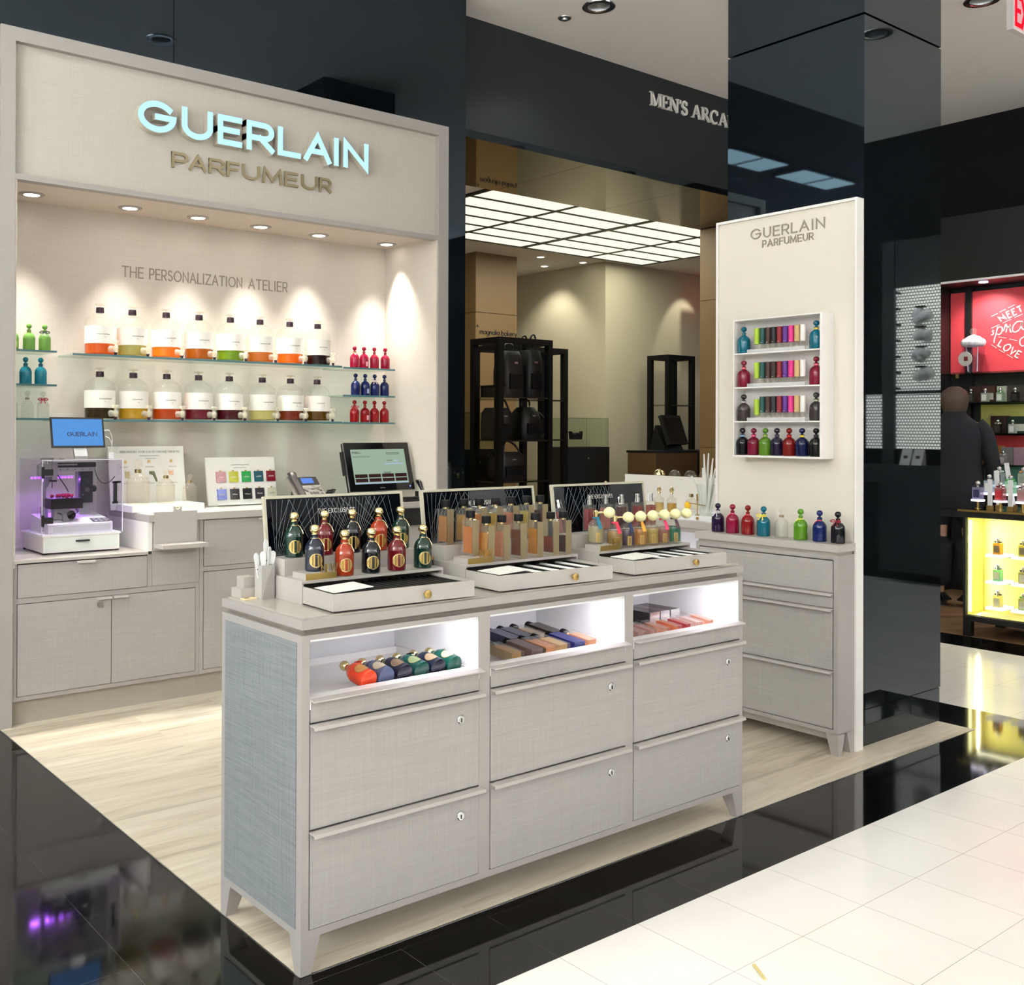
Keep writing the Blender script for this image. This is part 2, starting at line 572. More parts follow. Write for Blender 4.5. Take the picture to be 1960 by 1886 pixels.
    def build(self, name, mat, parent=None, smooth=None, bevel=0.0, seg=2, local=False):
        """links ONE mesh object; vertices given in world space unless local"""
        off = None
        if parent is not None and not local:
            off = world_loc(parent)
        me = self.mesh(name, smooth, bevel, seg, off)
        me.materials.append(mat)
        o = bpy.data.objects.new(name, me)
        C.objects.link(o)
        if parent is not None:
            o.parent = parent
        return o

def world_loc(o):
    v = Vector((0, 0, 0))
    while o is not None:
        v = v + o.location
        o = o.parent
    return v

def thing(name, label, cat, loc=(0, 0, 0), rotz=0.0, group=None):
    o = bpy.data.objects.new(name, None)
    C.objects.link(o)
    o.empty_display_size = 0.05
    o.location = loc
    o.rotation_euler = (0, 0, rotz)
    return tag(o, label, cat, group)

def tag(o, label, cat, group=None, kind=None):
    o['label'] = label
    o['category'] = cat
    if group:
        o['group'] = group
    if kind:
        o['kind'] = kind
    return o

def struct(o):
    o['kind'] = 'structure'
    return o

_mc = {}
def inst(name, key, fn, mat, parent, smooth=None, loc=None, rot=None, label=None):
    """a part whose mesh is shared by every copy of its kind; the colour sits on the object"""
    if key not in _mc:
        mb = MB()
        bev = fn(mb) or 0.0
        if not isinstance(bev, float):
            bev = 0.0
        me = mb.mesh(name, smooth, bev)
        me.materials.append(mat)
        _mc[key] = me
    o = bpy.data.objects.new(name, _mc[key])
    C.objects.link(o)
    o.parent = parent
    if loc:
        o.location = loc
    if rot:
        o.rotation_euler = rot
    o.material_slots[0].link = 'OBJECT'
    o.material_slots[0].material = mat
    if label:
        o['label'] = label
    return o

ORD = ['leftmost', 'second from left', 'third from left', 'fourth from left', 'fifth from left', 'sixth from left', 'seventh from left', 'eighth from left', 'ninth from left', 'tenth from left', 'eleventh from left', 'twelfth from left', 'thirteenth from left']
def nth(i, n):
    return 'rightmost' if i == n - 1 and n > 1 else ORD[i]

# ------------------------------------------------------------------ stroke lettering
def arc(cx, cy, rx, ry, a0, a1, n=14):
    return [(cx + rx * math.cos(R(a0 + (a1 - a0) * i / n)), cy + ry * math.sin(R(a0 + (a1 - a0) * i / n))) for i in range(n + 1)]

def glyph(ch, w):
    """strokes of a geometric sans capital, 1 high and w wide"""
    h = w / 2
    g = {
        'A': [[(0, 0), (h, 1), (w, 0)], [(w * .2, .34), (w * .8, .34)]],
        'B': [[(0, 0), (0, 1)], [(0, 1)] + arc(w * .62, .75, w * .33, .25, 90, -90) + [(0, .5)], [(0, .5)] + arc(w * .65, .25, w * .35, .25, 90, -90) + [(0, 0)]],
        'C': [arc(h, .5, h, .5, 48, 312, 24)],
        'D': [[(0, 0), (0, 1)], [(0, 1)] + arc(w * .45, .5, w * .55, .5, 90, -90, 18) + [(0, 0)]],
        'E': [[(w, 1), (0, 1), (0, 0), (w, 0)], [(0, .52), (w * .88, .52)]],
        'F': [[(w, 1), (0, 1), (0, 0)], [(0, .5), (w * .85, .5)]],
        'G': [arc(h, .5, h, .5, 42, 360, 26) + [(w * .52, .5)]],
        'H': [[(0, 0), (0, 1)], [(w, 0), (w, 1)], [(0, .5), (w, .5)]],
        'I': [[(h, 0), (h, 1)]],
        'L': [[(0, 1), (0, 0), (w, 0)]],
        'M': [[(0, 0), (w * .08, 1), (h, .12), (w * .92, 1), (w, 0)]],
        'N': [[(0, 0), (0, 1), (w, 0), (w, 1)]],
        'O': [arc(h, .5, h, .5, 0, 360, 28)],
        'P': [[(0, 0), (0, 1)], [(0, 1)] + arc(w * .66, .72, w * .34, .28, 90, -90, 12) + [(0, .44)]],
        'R': [[(0, 0), (0, 1)], [(0, 1)] + arc(w * .66, .72, w * .34, .28, 90, -90, 12) + [(0, .44)], [(w * .5, .44), (w, 0)]],
        'S': [arc(h, .76, h * .86, .24, 35, 270, 14) + arc(h, .26, h, .26, 90, -145, 14)],
        'T': [[(0, 1), (w, 1)], [(h, 0), (h, 1)]],
        'U': [[(0, 1), (0, .4)] + arc(h, .4, h, .4, 180, 360, 16) + [(w, .4), (w, 1)]],
        'V': [[(0, 1), (h, 0), (w, 1)]],
        'W': [[(0, 1), (w * .27, 0), (h, .9), (w * .73, 0), (w, 1)]],
        'X': [[(0, 0), (w, 1)], [(0, 1), (w, 0)]],
        'Y': [[(0, 1), (h, .45), (w, 1)], [(h, .45), (h, 0)]],
        'Z': [[(0, 1), (w, 1), (0, 0), (w, 0)]],
    }
    return g.get(ch, [])

WID = {'I': .12, 'E': .52, 'F': .5, 'L': .46, 'T': .62, 'M': .86, 'W': 1.05, 'O': .92, 'G': .92, 'C': .86, 'S': .52, 'P': .52, 'R': .56, 'B': .55, 'N': .68, 'A': .76, 'H': .66, 'U': .62, 'V': .74, 'X': .64, 'Y': .62, 'Z': .64, 'D': .7, ' ': .32}

def frame(origin, ux, uz):
    """text frame: x along ux, y along uz, depth towards the reader"""
    o = Vector(origin); ux = Vector(ux).normalized(); uz = Vector(uz).normalized()
    n = ux.cross(uz)
    return lambda x, y, d: o + ux * x + uz * y + n * d

def write(mb, text, height, width, t, depth, F, gap=.2, x0=0.0):
    """a line of capitals as strokes; returns nothing, fills mb"""
    ws = [WID.get(c, .6) for c in text]
    tot = sum(ws) + gap * (len(text) - 1)
    sx = width / (tot * height)
    x = 0.0
    for c, wd in zip(text, ws):
        for si, st in enumerate(glyph(c, wd * sx)):
            closed = c == 'O'
            pts = [(x0 + (x + p[0]) * height, p[1] * height) for p in st]
            if closed:
                pts = pts[:-1]
            mb.ribbon(pts, t / 2, depth * (1 - .07 * si), F, closed, t / 2)
        x += (wd + gap) * sx
    return mb

def squiggle(mb, x0, y0, w, h, t, depth, F, seed=0):
    """a line of tiny illegible handwriting"""
    rnd = random.Random(seed)
    n = max(6, int(w / h * 2.2))
    pts = []
    for i in range(n * 2 + 1):
        pts.append((x0 + w * i / (n * 2), y0 + (h * (0.4 + 0.6 * rnd.random()) if i % 2 else h * 0.12 * rnd.random())))
    mb.ribbon(pts, t / 2, depth, F)
    return mb

def spline(pts, n=6):
    """Catmull-Rom through the points"""
    o = []
    for i in range(len(pts) - 1):
        p0 = pts[max(i - 1, 0)]; p1 = pts[i]; p2 = pts[i + 1]; p3 = pts[min(i + 2, len(pts) - 1)]
        for k in range(n):
            t = k / n
            o.append(tuple(0.5 * ((2 * b) + (c - a) * t + (2 * a - 5 * b + 4 * c - d) * t * t + (3 * b - a - 3 * c + d) * t ** 3) for a, b, c, d in zip(p0, p1, p2, p3)))
    o.append(tuple(pts[-1]))
    return o
# ------------------------------------------------------------------ the building
def slab(name, mat, *boxes, bevel=0.0):
    m = MB()
    for b in boxes:
        m.box(*b)
    return struct(m.build(name, mat, bevel=bevel))

slab('floor', M['floor_white'], (-8, -8, -.06, 9.2, 1.917, 0), (5.2, 1.917, -.06, 6.67, 5.3, 0), (-8, 1.917, -.06, -.3, 5.3, 0))
slab('floor_black', M['floor_black'], (1.314, 1.917, -.06, 5.2, 2.235, 0), (4.855, 2.235, -.06, 5.2, 5.3, 0), (6.67, 1.917, -.06, 7.02, 5.3, 0))
slab('floor_black_left', M['floor_black_left'], (-.3, 1.917, -.06, 1.314, 5.3, 0))
slab('floor_wood', M['floor_wood'], (1.314, 2.235, -.06, 4.855, 5.3, 0))
slab('floor_parquet', M['room_floor'], (7.02, 1.917, -.06, 9.2, 5.3, 0), (4.0, 5.3, -.06, 14, 11, 0))
slab('trim_1', M['steel'], (1.311, 2.232, 0, 4.857, 2.2355, .0015), (1.3105, 2.232, 0, 1.314, 4.889, .0015))

# ceiling with a square hole for every recessed can
def holed(name, z0, z1, X, Y, holes, h, mat):
    xs = sorted(set([X[0], X[1]] + [q for (x, y) in holes for q in (x - h, x + h)]))
    ys = sorted(set([Y[0], Y[1]] + [q for (x, y) in holes for q in (y - h, y + h)]))
    m = MB()
    for a, b in zip(xs, xs[1:]):
        for c, d in zip(ys, ys[1:]):
            mx, my = (a + b) / 2, (c + d) / 2
            if any(abs(mx - x) < h and abs(my - y) < h for (x, y) in holes):
                continue
            m.quad((a, c, z0), (a, d, z0), (b, d, z0), (b, c, z0))
    bmesh.ops.remove_doubles(m.bm, verts=m.bm.verts, dist=1e-5)
    m.box(X[0], Y[0], z1, X[1], Y[1], z1 + .02)
    return struct(m.build(name, mat))
holed('ceiling', CEIL, CEIL + .2, (-8, 9.2), (-8, 5.26), CANS, .072, M['ceiling'])

def can_fn(mb):
    mb.lathe([(.108, -.001), (.106, -.007), (.078, -.009), (.07, -.004), (.07, 0)], 32)
def can_cone(mb):
    mb.lathe([(.0705, -.003), (.066, .03), (.056, .08), (.047, .11)], 32)
def can_top(mb):
    mb.cyl((0, 0, .109), .05, .01, 24)
for i, (x, y) in enumerate(CANS):
    where = 'recessed silver ceiling can high above the shopping floor'
    if (x, y) == (4.888, 4.609):
        where = 'large recessed silver can in the white ceiling before the charcoal fascia'
    elif (x, y) == (6.716, 3.05):
        where = 'recessed silver ceiling can cut by the top edge, right of the black column'
    t = thing('recessed_downlight', where, 'ceiling light', (x, y, CEIL), 0, None if 'large' in where or 'cut' in where else 'ceiling cans of the shopping floor')
    inst('trim_ring', 'can_fn', can_fn, M['chrome'], t, 40)
    inst('reflector', 'can_cone', can_cone, M['steel'], t, 40)
    inst('lamp', 'can_top', can_top, M['black_satin'], t)
# sprinkler cap and smoke head in the ceiling
t = thing('sprinkler_cover', 'small round sprinkler cover in the white ceiling beside the big can', 'sprinkler', (4.848, 4.876, CEIL))
MB().lathe([(.045, 0), (.043, -.006), (.02, -.008), (.018, -.018), (0, -.02)], 24).build('cover_plate', M['steel'], t, 40, local=True)

# long fluorescent troffers over the floor on the left, seen mirrored in the column
for i, (x, y) in enumerate(((-.35, 3.68), (-1.62, 3.66))):
    t = thing('fluorescent_troffer', 'lit fluorescent troffer mirrored in the black column, ' + ('left' if i == 0 else 'right') + ' one of the two', 'ceiling light', (x, y, CEIL), 0, 'fluorescent troffers')
    MB().box(-.5, -.2, -.03, .5, .2, -.001).build('housing', M['white_pure'], t, local=True)
    MB().box(-.47, -.17, -.034, .47, .17, -.0305).build('diffuser', emis('troffer_tube', 'f2fff0', 45), t, local=True)
    MB().box(-.02, -.19, -.05, .0, .19, -.0345).build('lamp_clip', M['steel'], t, local=True)

# black glass wall round the display niche (two panels with a joint), and its return
slab('wall_left', M['black_glass'], (-8, 4.97, 0, 1.298, 5.26, CEIL), (1.298, 4.97, 3.192, 2.158, 5.26, CEIL), (2.162, 4.97, 3.192, 3.889, 5.26, CEIL), (3.889, 4.97, 0, 4.083, 5.26, CEIL), bevel=.002)
slab('wall_back', M['fascia'], (4.083, 5.25, 3.335, 9.2, 6.3, CEIL))
slab('trim_2', plain('smoked_soffit_glass', '6e6a5e', 0.03, metal=1.0), *[(a + .002, 5.246, 3.29, b - .002, 6.3, 3.334) for a, b in ((4.083, 4.25), (4.25, 5.47), (5.47, 6.69), (6.69, 7.91), (7.91, 9.2))])
slab('trim_3', M['black_glass'], (4.083, 5.243, 3.287, 9.2, 5.2459, 3.336))
slab('wall_jamb', M['wood_dark'], (8.1, 5.25, 0, 9.2, 6.3, 3.288))
slab('trim_4', M['wood'], *[(8.08, a, z0, 8.0995, b, z1) for a, b in ((5.26, 6.29),) for z0, z1 in ((0, 1.2), (1.205, 2.6), (2.605, 3.285))])
slab('wall_rear_left', M['room_wall'], (3.9, 6.3, 0, 4.08, 11, 3.33))
slab('wall_rear', M['room_wall'], (4.08, 10.2, 0, 8.95, 10.4, 3.33))
slab('wall_rear_right', M['room_wall'], (8.95, 8.32, 0, 14, 11, 3.33))
slab('wall_rear_end', M['room_wall'], (13.8, 5.3, 0, 14, 8.32, 3.33))
slab('ceiling_rear', M['ceiling'], (3.9, 6.3, 3.33, 14, 11, 3.45))
slab('wall_wood_column', M['wood'], *[(7.34, 8.75, a, 7.95, 9.3, b) for a, b in ((0, 1.25), (1.256, 2.66), (2.666, 3.33))])
slab('wall_right', M['black_matte'], (9.2, -8, 0, 9.4, 5.3, CEIL))
slab('wall_front', plain('far_store_wall', '676563', .8), (-8, -8.2, 0, 9.4, -8, CEIL))
slab('wall_far_left', plain('far_store_wall_left', '676563', .8), (-8.2, -8.2, 0, -8, 5.3, CEIL))

# luminous ceiling in the room behind
lum = thing('luminous_ceiling', 'glowing cream ceiling panel with dark grid seen through the opening', 'ceiling light', (7.45, 7.26, 3.33))
xs = (5.5, 6.5, 7.5, 8.5, 9.42)
ys = [6.34 + .3067 * i for i in range(7)]
m = MB()
for y in ys:
    m.box(5.49, y - .014, 3.31, 9.43, y + .014, 3.3295)
for x in xs:
    wd = .03 if x == 7.5 else .016
    m.box(x - wd, 6.33, 3.309, x + wd, 8.19, 3.3294)
m.build('grid_frame', M['black_satin'], lum)
for a, b in zip(xs, xs[1:]):
    for c, d in zip(ys, ys[1:]):
        MB().box(a + .016, c + .014, 3.318, b - .016, d - .014, 3.3285).build('light_pane', M['lumi'], lum)
for (x, y) in ((8.2, 8.9), (8.73, 9.12), (8.83, 8.48)):
    pass
for i, (x, y) in enumerate(((8.13, 8.55), (8.62, 9.0), (8.78, 8.52))):
    t = thing('small_downlight', 'small bright downlight in the rear room ceiling, ' + ('nearest the wood column', 'deepest over the white wall', 'nearest the wall corner')[i], 'ceiling light', (x, y, 3.33), 0, 'rear room downlights')
    MB().lathe([(.06, 0), (.058, -.006), (.042, -.008)], 24).build('trim_ring', M['white_pure'], t, 40, local=True)
    MB().cyl((0, 0, -.006), .041, .004, 24).build('lens', M['led_warm'], t, local=True)
lamp('AREA', (7.45, 7.26, 3.30), 78, (1, .97, .80), (7.45, 7.26, 0), 'luminous_ceiling_light', shape='RECTANGLE', size=3.8, size_y=1.75)
lamp('SPOT', (8.55, 9.0, 3.3), 40, (1, .93, .8), (8.95, 9.2, 1.6), 'room_light', spot_size=R(100), spot_blend=.7, shadow_soft_size=.05)
lamp('SPOT', (10.4, 7.8, 3.3), 25, (1, .93, .8), (10.3, 8.4, 2.4), 'room_wallwash', spot_size=R(55), spot_blend=.4, shadow_soft_size=.03)

# glossy black column
slab('wall_column', M['black_glass'], (4.2, 2.4, .16, 4.872, 3.105, 3.165), (4.2, 2.4, 3.175, 4.872, 3.105, CEIL), (4.203, 2.403, 0, 4.869, 3.102, .155), bevel=.004)

# ------------------------------------------------------------------ linen display niche on the left wall
FY = 4.89
U = thing('display_niche', 'tall greige linen display niche with lit brand sign set in the black wall', 'display unit', (2.59, 5.2, 0))
m = MB()
for (x0, x1, nm) in ((1.301, 1.366, 'left_post'), (3.811, 3.885, 'right_post')):
    MB().box(x0, FY, 0, x1, 5.46, 3.19).build(nm[nm.index('_') + 1:], M['lam'], U, bevel=.003)
MB().prism([(1.366, FY, 3.19), (1.366, FY, 3.127), (3.811, FY, 3.127), (3.811, FY, 3.19)], (0, .57, 0)).build('top_rail', M['lam'], U, bevel=.002)
MB().box(1.366, 4.925, 2.523, 3.811, 4.945, 3.127).build('header_panel', M['linen_head'], U)
MB().box(1.366, FY, 2.497, 3.811, 4.945, 2.523).build('lower_rail', M['lam'], U, bevel=.002)
MB().box(1.366, 4.945, 2.515, 3.811, 5.435, 2.535).build('soffit', plain('soffit_paint', 'cfc3b8', .6), U)
MB().box(1.366, 5.435, .0, 3.811, 5.46, 3.127).build('back_panel', M['linen_wall'], U)
MB().box(3.80, 4.897, .9, 3.8105, 5.435, 2.515).build('side_panel', M['linen_wall'], U)
MB().box(1.3665, 4.897, .72, 1.377, 5.435, 2.515).build('side_panel', M['linen_wall'], U)

# niche spots
NSP = [(1.545, 5.25), (2.045, 5.25), (2.43, 5.255), (2.82, 5.27), (3.215, 5.285), (3.70, 5.275)]
for i, (x, y) in enumerate(NSP):
    t = thing('niche_spotlight', 'warm recessed spot in the niche soffit, ' + nth(i, 6) + ' of six', 'spotlight', (x, y, 2.515), 0, 'soffit spots of the niche')
    MB().lathe([(.062, -.0), (.06, -.004), (.04, -.006), (.038, -.002)], 28).build('trim_ring', M['lam'], t, 40, local=True)
    MB().cyl((0, 0, -.0045), .037, .003, 24).build('lens', M['led_warm'], t, local=True)
    lamp('SPOT', (x, y, 2.505), 115, (1, .935, .86), (x, y - .14, 0), 'spot_light', spot_size=R(68), spot_blend=1.0, shadow_soft_size=.03)

# lit sign: eight letters, each a return with a glowing face
sign = thing('illuminated_sign', 'large glowing cyan-white letters GUERLAIN on the linen header', 'sign', (2.6, 4.925, 2.822))
F = frame((0, 4.925, 2.822), (1, 0, 0), (0, 0, 1))
SX = [('G', 1.934, 2.134), ('U', 2.162, 2.333), ('E', 2.358, 2.498), ('R', 2.522, 2.687), ('L', 2.707, 2.85), ('A', 2.868, 3.042), ('I', 3.058, 3.092), ('N', 3.120, 3.291)]
T = .032
for ch, a, b in SX:
    mb = MB(); mf = MB()
    wd = (b - a - T) / .125
    for si, st in enumerate(glyph(ch, max(wd, .0001))):
        pts = [(a + T / 2 + p[0] * .125, T / 2 + p[1] * .125) for p in st]
        mb.ribbon(pts, T / 2, .052 - .0004 * si, F, False, T / 2)
        mf.ribbon(pts, T / 2 - .0015, .002, lambda x, y, d: F(x, y, d + .0522), False, T / 2 - .0015)
    lt = mb.build('letter', M['letter_side'], sign)
    mf.build('letter_face', M['letter_face'], lt)
sub = thing('raised_lettering', 'matte taupe letters PARFUMEUR below the glowing sign', 'sign', (2.6, 4.925, 2.676))
F = frame((0, 4.925, 2.676), (1, 0, 0), (0, 0, 1))
T = .0135
for ch, a, b in [('P', 2.129, 2.216), ('A', 2.223, 2.316), ('R', 2.332, 2.421), ('F', 2.432, 2.505), ('U', 2.522, 2.625), ('M', 2.639, 2.759), ('E', 2.774, 2.857), ('U', 2.879, 2.98), ('R', 2.992, 3.07)]:
    mb = MB()
    for si, st in enumerate(glyph(ch, (b - a - T) / .066)):
        mb.ribbon([(a + T / 2 + p[0] * .066, T / 2 + p[1] * .066) for p in st], T / 2, .014 - .0006 * si, F, False, T / 2)
    mb.build('letter', M['taupe'], sub)
wl = thing('wall_lettering', 'thin taupe letters THE PERSONALIZATION ATELIER on the niche back wall', 'sign', (2.58, 5.435, 2.18))
F = frame((0, 5.435, 2.181), (1, 0, 0), (0, 0, 1))
for tx, a, b in (('THE', 2.077, 2.192), ('PERSONALIZATION', 2.23, 2.787), ('ATELIER', 2.832, 3.086)):
    write(MB(), tx, .055, b - a, .0068, .002, F, .27, a).build('word', M['taupe2'], wl)

# ------------------------------------------------------------------ cabinets under the niche
def pull(mb, x0, x1, y, z, d=.022):
    """a thin bent edge pull along x, standing out in front of a panel at y"""
    mb.prism([(x0, y, z), (x0, y - d, z - .002), (x0, y - d - .002, z - .011), (x0, y - d, z - .011), (x0, y - d + .002, z - .005), (x0, y, z - .004)], (x1 - x0, 0, 0))
    return mb
CF = 4.905
cab = thing('base_cabinet', 'greige linen base cabinet with drawer and two doors under the engraving machine', 'cabinet', (1.83, 5.15, 0))
m = MB()
m.box(1.3665, CF, .11, 1.388, 5.43, .7405).box(2.262, CF, .11, 2.284, 5.43, .5795).box(1.388, CF + .0004, .111, 2.262, 5.43, .131).box(1.388, CF + .0004, .556, 2.262, 5.43, .58).box(2.008, CF + .0002, .5805, 2.03, 5.43, .7403).box(1.366, CF + .02, .131, 2.28, 5.42, .57)
m.build('carcass', M['lam'], cab)
MB().box(1.388, CF + .018, .58, 2.008, 5.42, .73).build('interior', M['gap'], cab)
MB().box(1.366, CF + .03, 0, 2.284, 5.4, .11).build('toe_kick', M['toe'], cab)
d = MB().box(1.391, CF - .004, .583, 2.005, CF + .016, .734).build('drawer', M['linen'], cab)
pull(MB(), 1.655, 1.742, CF - .004, .736).build('handle', M['lam_top'], d)
d = MB().box(1.391, CF - .004, .134, 1.826, CF + .016, .553).build('door', M['linen'], cab)
pull(MB(), 1.752, 1.823, CF - .004, .555).build('handle', M['lam_top'], d)
MB().cyl((1.772, CF - .004, .518), .014, .006, 20, (0, -1, 0)).build('lock', M['steel'], d, 40)
d = MB().box(1.83, CF - .004, .134, 2.259, CF + .016, .553).build('door', M['linen'], cab)
pull(MB(), 1.833, 1.903, CF - .004, .555).build('handle', M['lam_top'], d)
MB().box(1.366, 4.893, .741, 2.008, 5.434, .755).build('worktop', M['lam_top'], cab, bevel=.0015)

mid = thing('drop_front_cabinet', 'narrow greige cabinet with tall front panel and ledge between the worktops', 'cabinet', (2.15, 5.15, 0))
MB().box(2.031, CF, .581, 2.283, 5.434, .898).build('carcass', M['lam'], mid)
MB().box(2.008, 4.9, .7555, 2.0305, 5.434, .898).build('side_panel', M['white_lac'], mid)
MB().box(2.034, CF - .003, .584, 2.26, CF - .0005, .895).build('front_panel', M['linen'], mid)
tk = thing('bag_display_holder', 'blank greige slotted display panel with projecting ledge and notched tab', 'display stand', (2.15, 4.87, .93))
m = MB()
pts = [(2.035, .757), (2.26, .757), (2.26, .948), (2.178, .948), (2.178, .971), (2.171, .971)] + [(2.157 + .014 * math.cos(R(a)), .971 - .014 * math.sin(R(a))) for a in range(15, 180, 15)] + [(2.143, .971), (2.136, .971), (2.136, .948), (2.035, .948)]
m.prism([(x, 4.882, z) for x, z in pts], (0, .018, 0))
m.build('back_plate', M['lam_top'], tk)
m = MB().prism([(2.035, 4.882, .778), (2.035, 4.882, .795), (2.03, 4.775, .795), (2.03, 4.775, .778)], (.0, 0, 0)) if False else MB().box(2.035, 4.78, .772, 2.275, 4.882, .792)
m.build('ledge', M['lam_top'], tk, bevel=.001)
MB().box(2.035, 4.9, .9352, 2.26, 5.05, .948).build('top_plate', M['white_lac'], tk)

rc = thing('service_cabinet', 'greige linen service cabinet with drawers behind the front counter', 'cabinet', (3.05, 5.15, 0))
m = MB()
m.box(2.285, CF, .11, 2.305, 5.43, .898).box(2.305, CF + .0004, .111, 3.78, 5.43, .131).box(2.305, CF + .0004, .894, 3.78, 5.43, .8975).box(2.305, CF + .0004, .632, 3.78, 5.43, .655)
m.box(3.0, CF - .0003, .112, 3.02, 5.43, .897).box(3.78, CF, .11, 3.80, 5.43, .898).box(2.29, CF + .02, .12, 3.79, 5.42, .89)
m.build('carcass', M['lam'], rc)
MB().box(2.285, CF + .03, 0, 3.80, 5.4, .11).build('toe_kick', M['toe'], rc)
for x0, x1 in ((2.308, 2.997), (3.023, 3.777)):
    d = MB().box(x0, CF - .004, .658, x1, CF + .016, .893).build('drawer', M['linen'], rc)
    pull(MB(), x0 + .3, x0 + .40, CF - .004, .895).build('handle', M['lam_top'], d)
    d = MB().box(x0, CF - .004, .134, x1, CF + .016, .629).build('door', M['linen'], rc)
    pull(MB(), x0 + .3, x0 + .40, CF - .004, .631).build('handle', M['lam_top'], d)
d = MB().box(3.53, CF - .03, .80, 3.70, CF - .0045, .9).build('cash_drawer', M['black_satin'], rc, bevel=.003)
MB().box(3.56, CF - .033, .845, 3.66, CF - .03, .85).build('slot', M['gap'], d)
wt = MB().box(2.009, 4.885, .90, 3.80, 5.4345, .935).build('worktop', M['lam_top'], bevel=.0015)
tag(wt, 'long pale worktop running along the niche above the cabinets', 'worktop')

# ------------------------------------------------------------------ glass shelves
def shelf(x0, x1, z, label):
    t = thing('glass_shelf', label, 'shelf', ((x0 + x1) / 2, 5.32, z - .01))
    MB().box(x0, 5.203, z - .01, x1, 5.4348, z).build('shelf_plate', M['glass_shelf'], t)
    MB().box(x0, 5.2, z - .0102, x1, 5.2028, z + .0002).build('front_edge', M['glass_edge'], t)
    return t
shelf(1.377, 1.657, 1.745, 'short glass shelf at far left holding green bottles')
shelf(1.377, 1.657, 1.578, 'short glass shelf at far left holding blue bottles')
shelf(1.377, 1.657, 1.411, 'short glass shelf at far left holding clear bottles, above the tablet')
shelf(1.736, 3.329, 1.738, 'long upper glass shelf carrying eight dispenser jars')
shelf(1.66, 3.331, 1.406, 'long lower glass shelf carrying eight dispenser jars')
shelf(3.337, 3.715, 1.733, 'short right glass shelf holding pink bottles')
shelf(3.337, 3.715, 1.567, 'short right glass shelf holding navy bottles')
shelf(3.337, 3.715, 1.404, 'short right glass shelf holding red bottles, lowest')

# ------------------------------------------------------------------ dispenser jars
def jar_glass(mb):
    mb.lathe([(0, 0), (.07, 0), (.076, .004), (.077, .01), (.077, .172), (.074, .186), (.062, .2), (.03, .225 - .006), (.02, .224), (.019, .232), (.019, .247)], 40)
def jar_liquid(mb):
    mb.lathe([(0, .006), (.07, .006), (.0745, .011), (.0745, .06), (0, .06)], 36)
def jar_label(mb):
    a0 = R(-128); n = 24
    pr = []
    for i in range(n + 1):
        a = a0 + R(-108 + 216 * i / n)
        pr.append((.0776 * math.cos(a), .0776 * math.sin(a)))
    for (a, b) in zip(pr, pr[1:]):
        mb.quad((a[0], a[1], .0605), (b[0], b[1], .0605), (b[0], b[1], .151), (a[0], a[1], .151))
    bmesh.ops.remove_doubles(mb.bm, verts=mb.bm.verts, dist=1e-6)
def jar_seal(mb):
    mb.lathe([(0, .222), (.0205, .222), (.021, .224), (.0195, .25), (0, .25)], 24)
def jar_stop(mb):
    mb.lathe([(0, .2505), (.008, .2505), (.008, .259), (.026, .262), (.027, .2645), (.024, .2675), (.01, .27), (0, .2725)], 24)
SD = Vector((.40, -.916, 0)).normalized()
def jar_tap(mb):
    a = SD * .0765
    mb.tube([a + Vector((0, 0, .032)), a + SD * .012 + Vector((0, 0, .032)), a + SD * .034 + Vector((0, 0, .032))], [.018, .016, .012], 14)
    c = SD * .112
    mb.lathe([(.0, .014), (.008, .014), (.010, .02), (.016, .026), (.017, .034), (.012, .044), (.007, .05), (.007, .058), (.01, .062)], 16, (c.x, c.y, 0))
def jar_key(mb):
    c = SD * .112
    s = Vector((SD.y, -SD.x, 0))
    mb.ball((c.x + s.x * .012, c.y + s.y * .012, .069), .0105, 12, 8, 1.2, .8, .75)
    mb.ball((c.x - s.x * .012, c.y - s.y * .012, .069), .0105, 12, 8, 1.2, .8, .75)
    mb.cyl((c.x, c.y, .06), .005, .012, 10)
def jar_tip(mb):
    c = SD * .112
    mb.lathe([(0, .0), (.0065, .0), (.0095, .014), (0, .0145)], 16, (c.x, c.y, 0))
def jar_text(k):
    def fn(mb):
        rnd = random.Random(k)
        a0 = -100
        def F(x, y, d):
            a = R(a0) + x / .0779
            return Vector(((.0779 + d) * math.cos(a), (.0779 + d) * math.sin(a), .104 + y))
        squiggle(mb, -.012 - .02 * rnd.random(), 0, .05 + .02 * rnd.random(), .007, .0011, .0003, F, k)
        mb.ribbon([(.012, -.014), (.014, -.011), (.016, -.014)], .0008, .0003, F)
    return fn
JAR = [[('e8792e', 'orange-brown'), ('c9c079', 'pale olive'), ('f39a2b', 'bright orange'), ('cc7a20', 'amber brown'), ('97b52e', 'lime green'), ('d98a3c', 'tan orange'), ('ee8a22', 'deep orange'), ('2a0d14', 'near-black')],
       [('4a3312', 'dark brown'), ('e2b62c', 'golden yellow'), ('d8591c', 'red-orange'), ('8a2436', 'dark red'), ('5e1020', 'burgundy'), ('eadf9a', 'pale champagne'), ('96361c', 'reddish brown'), ('7c5208', 'olive brown')]]
JX = [[1.913, 2.086, 2.275, 2.466, 2.656, 2.843, 3.038, 3.228], [1.914, 2.093, 2.28, 2.465, 2.651, 2.859, 3.044, 3.226]]
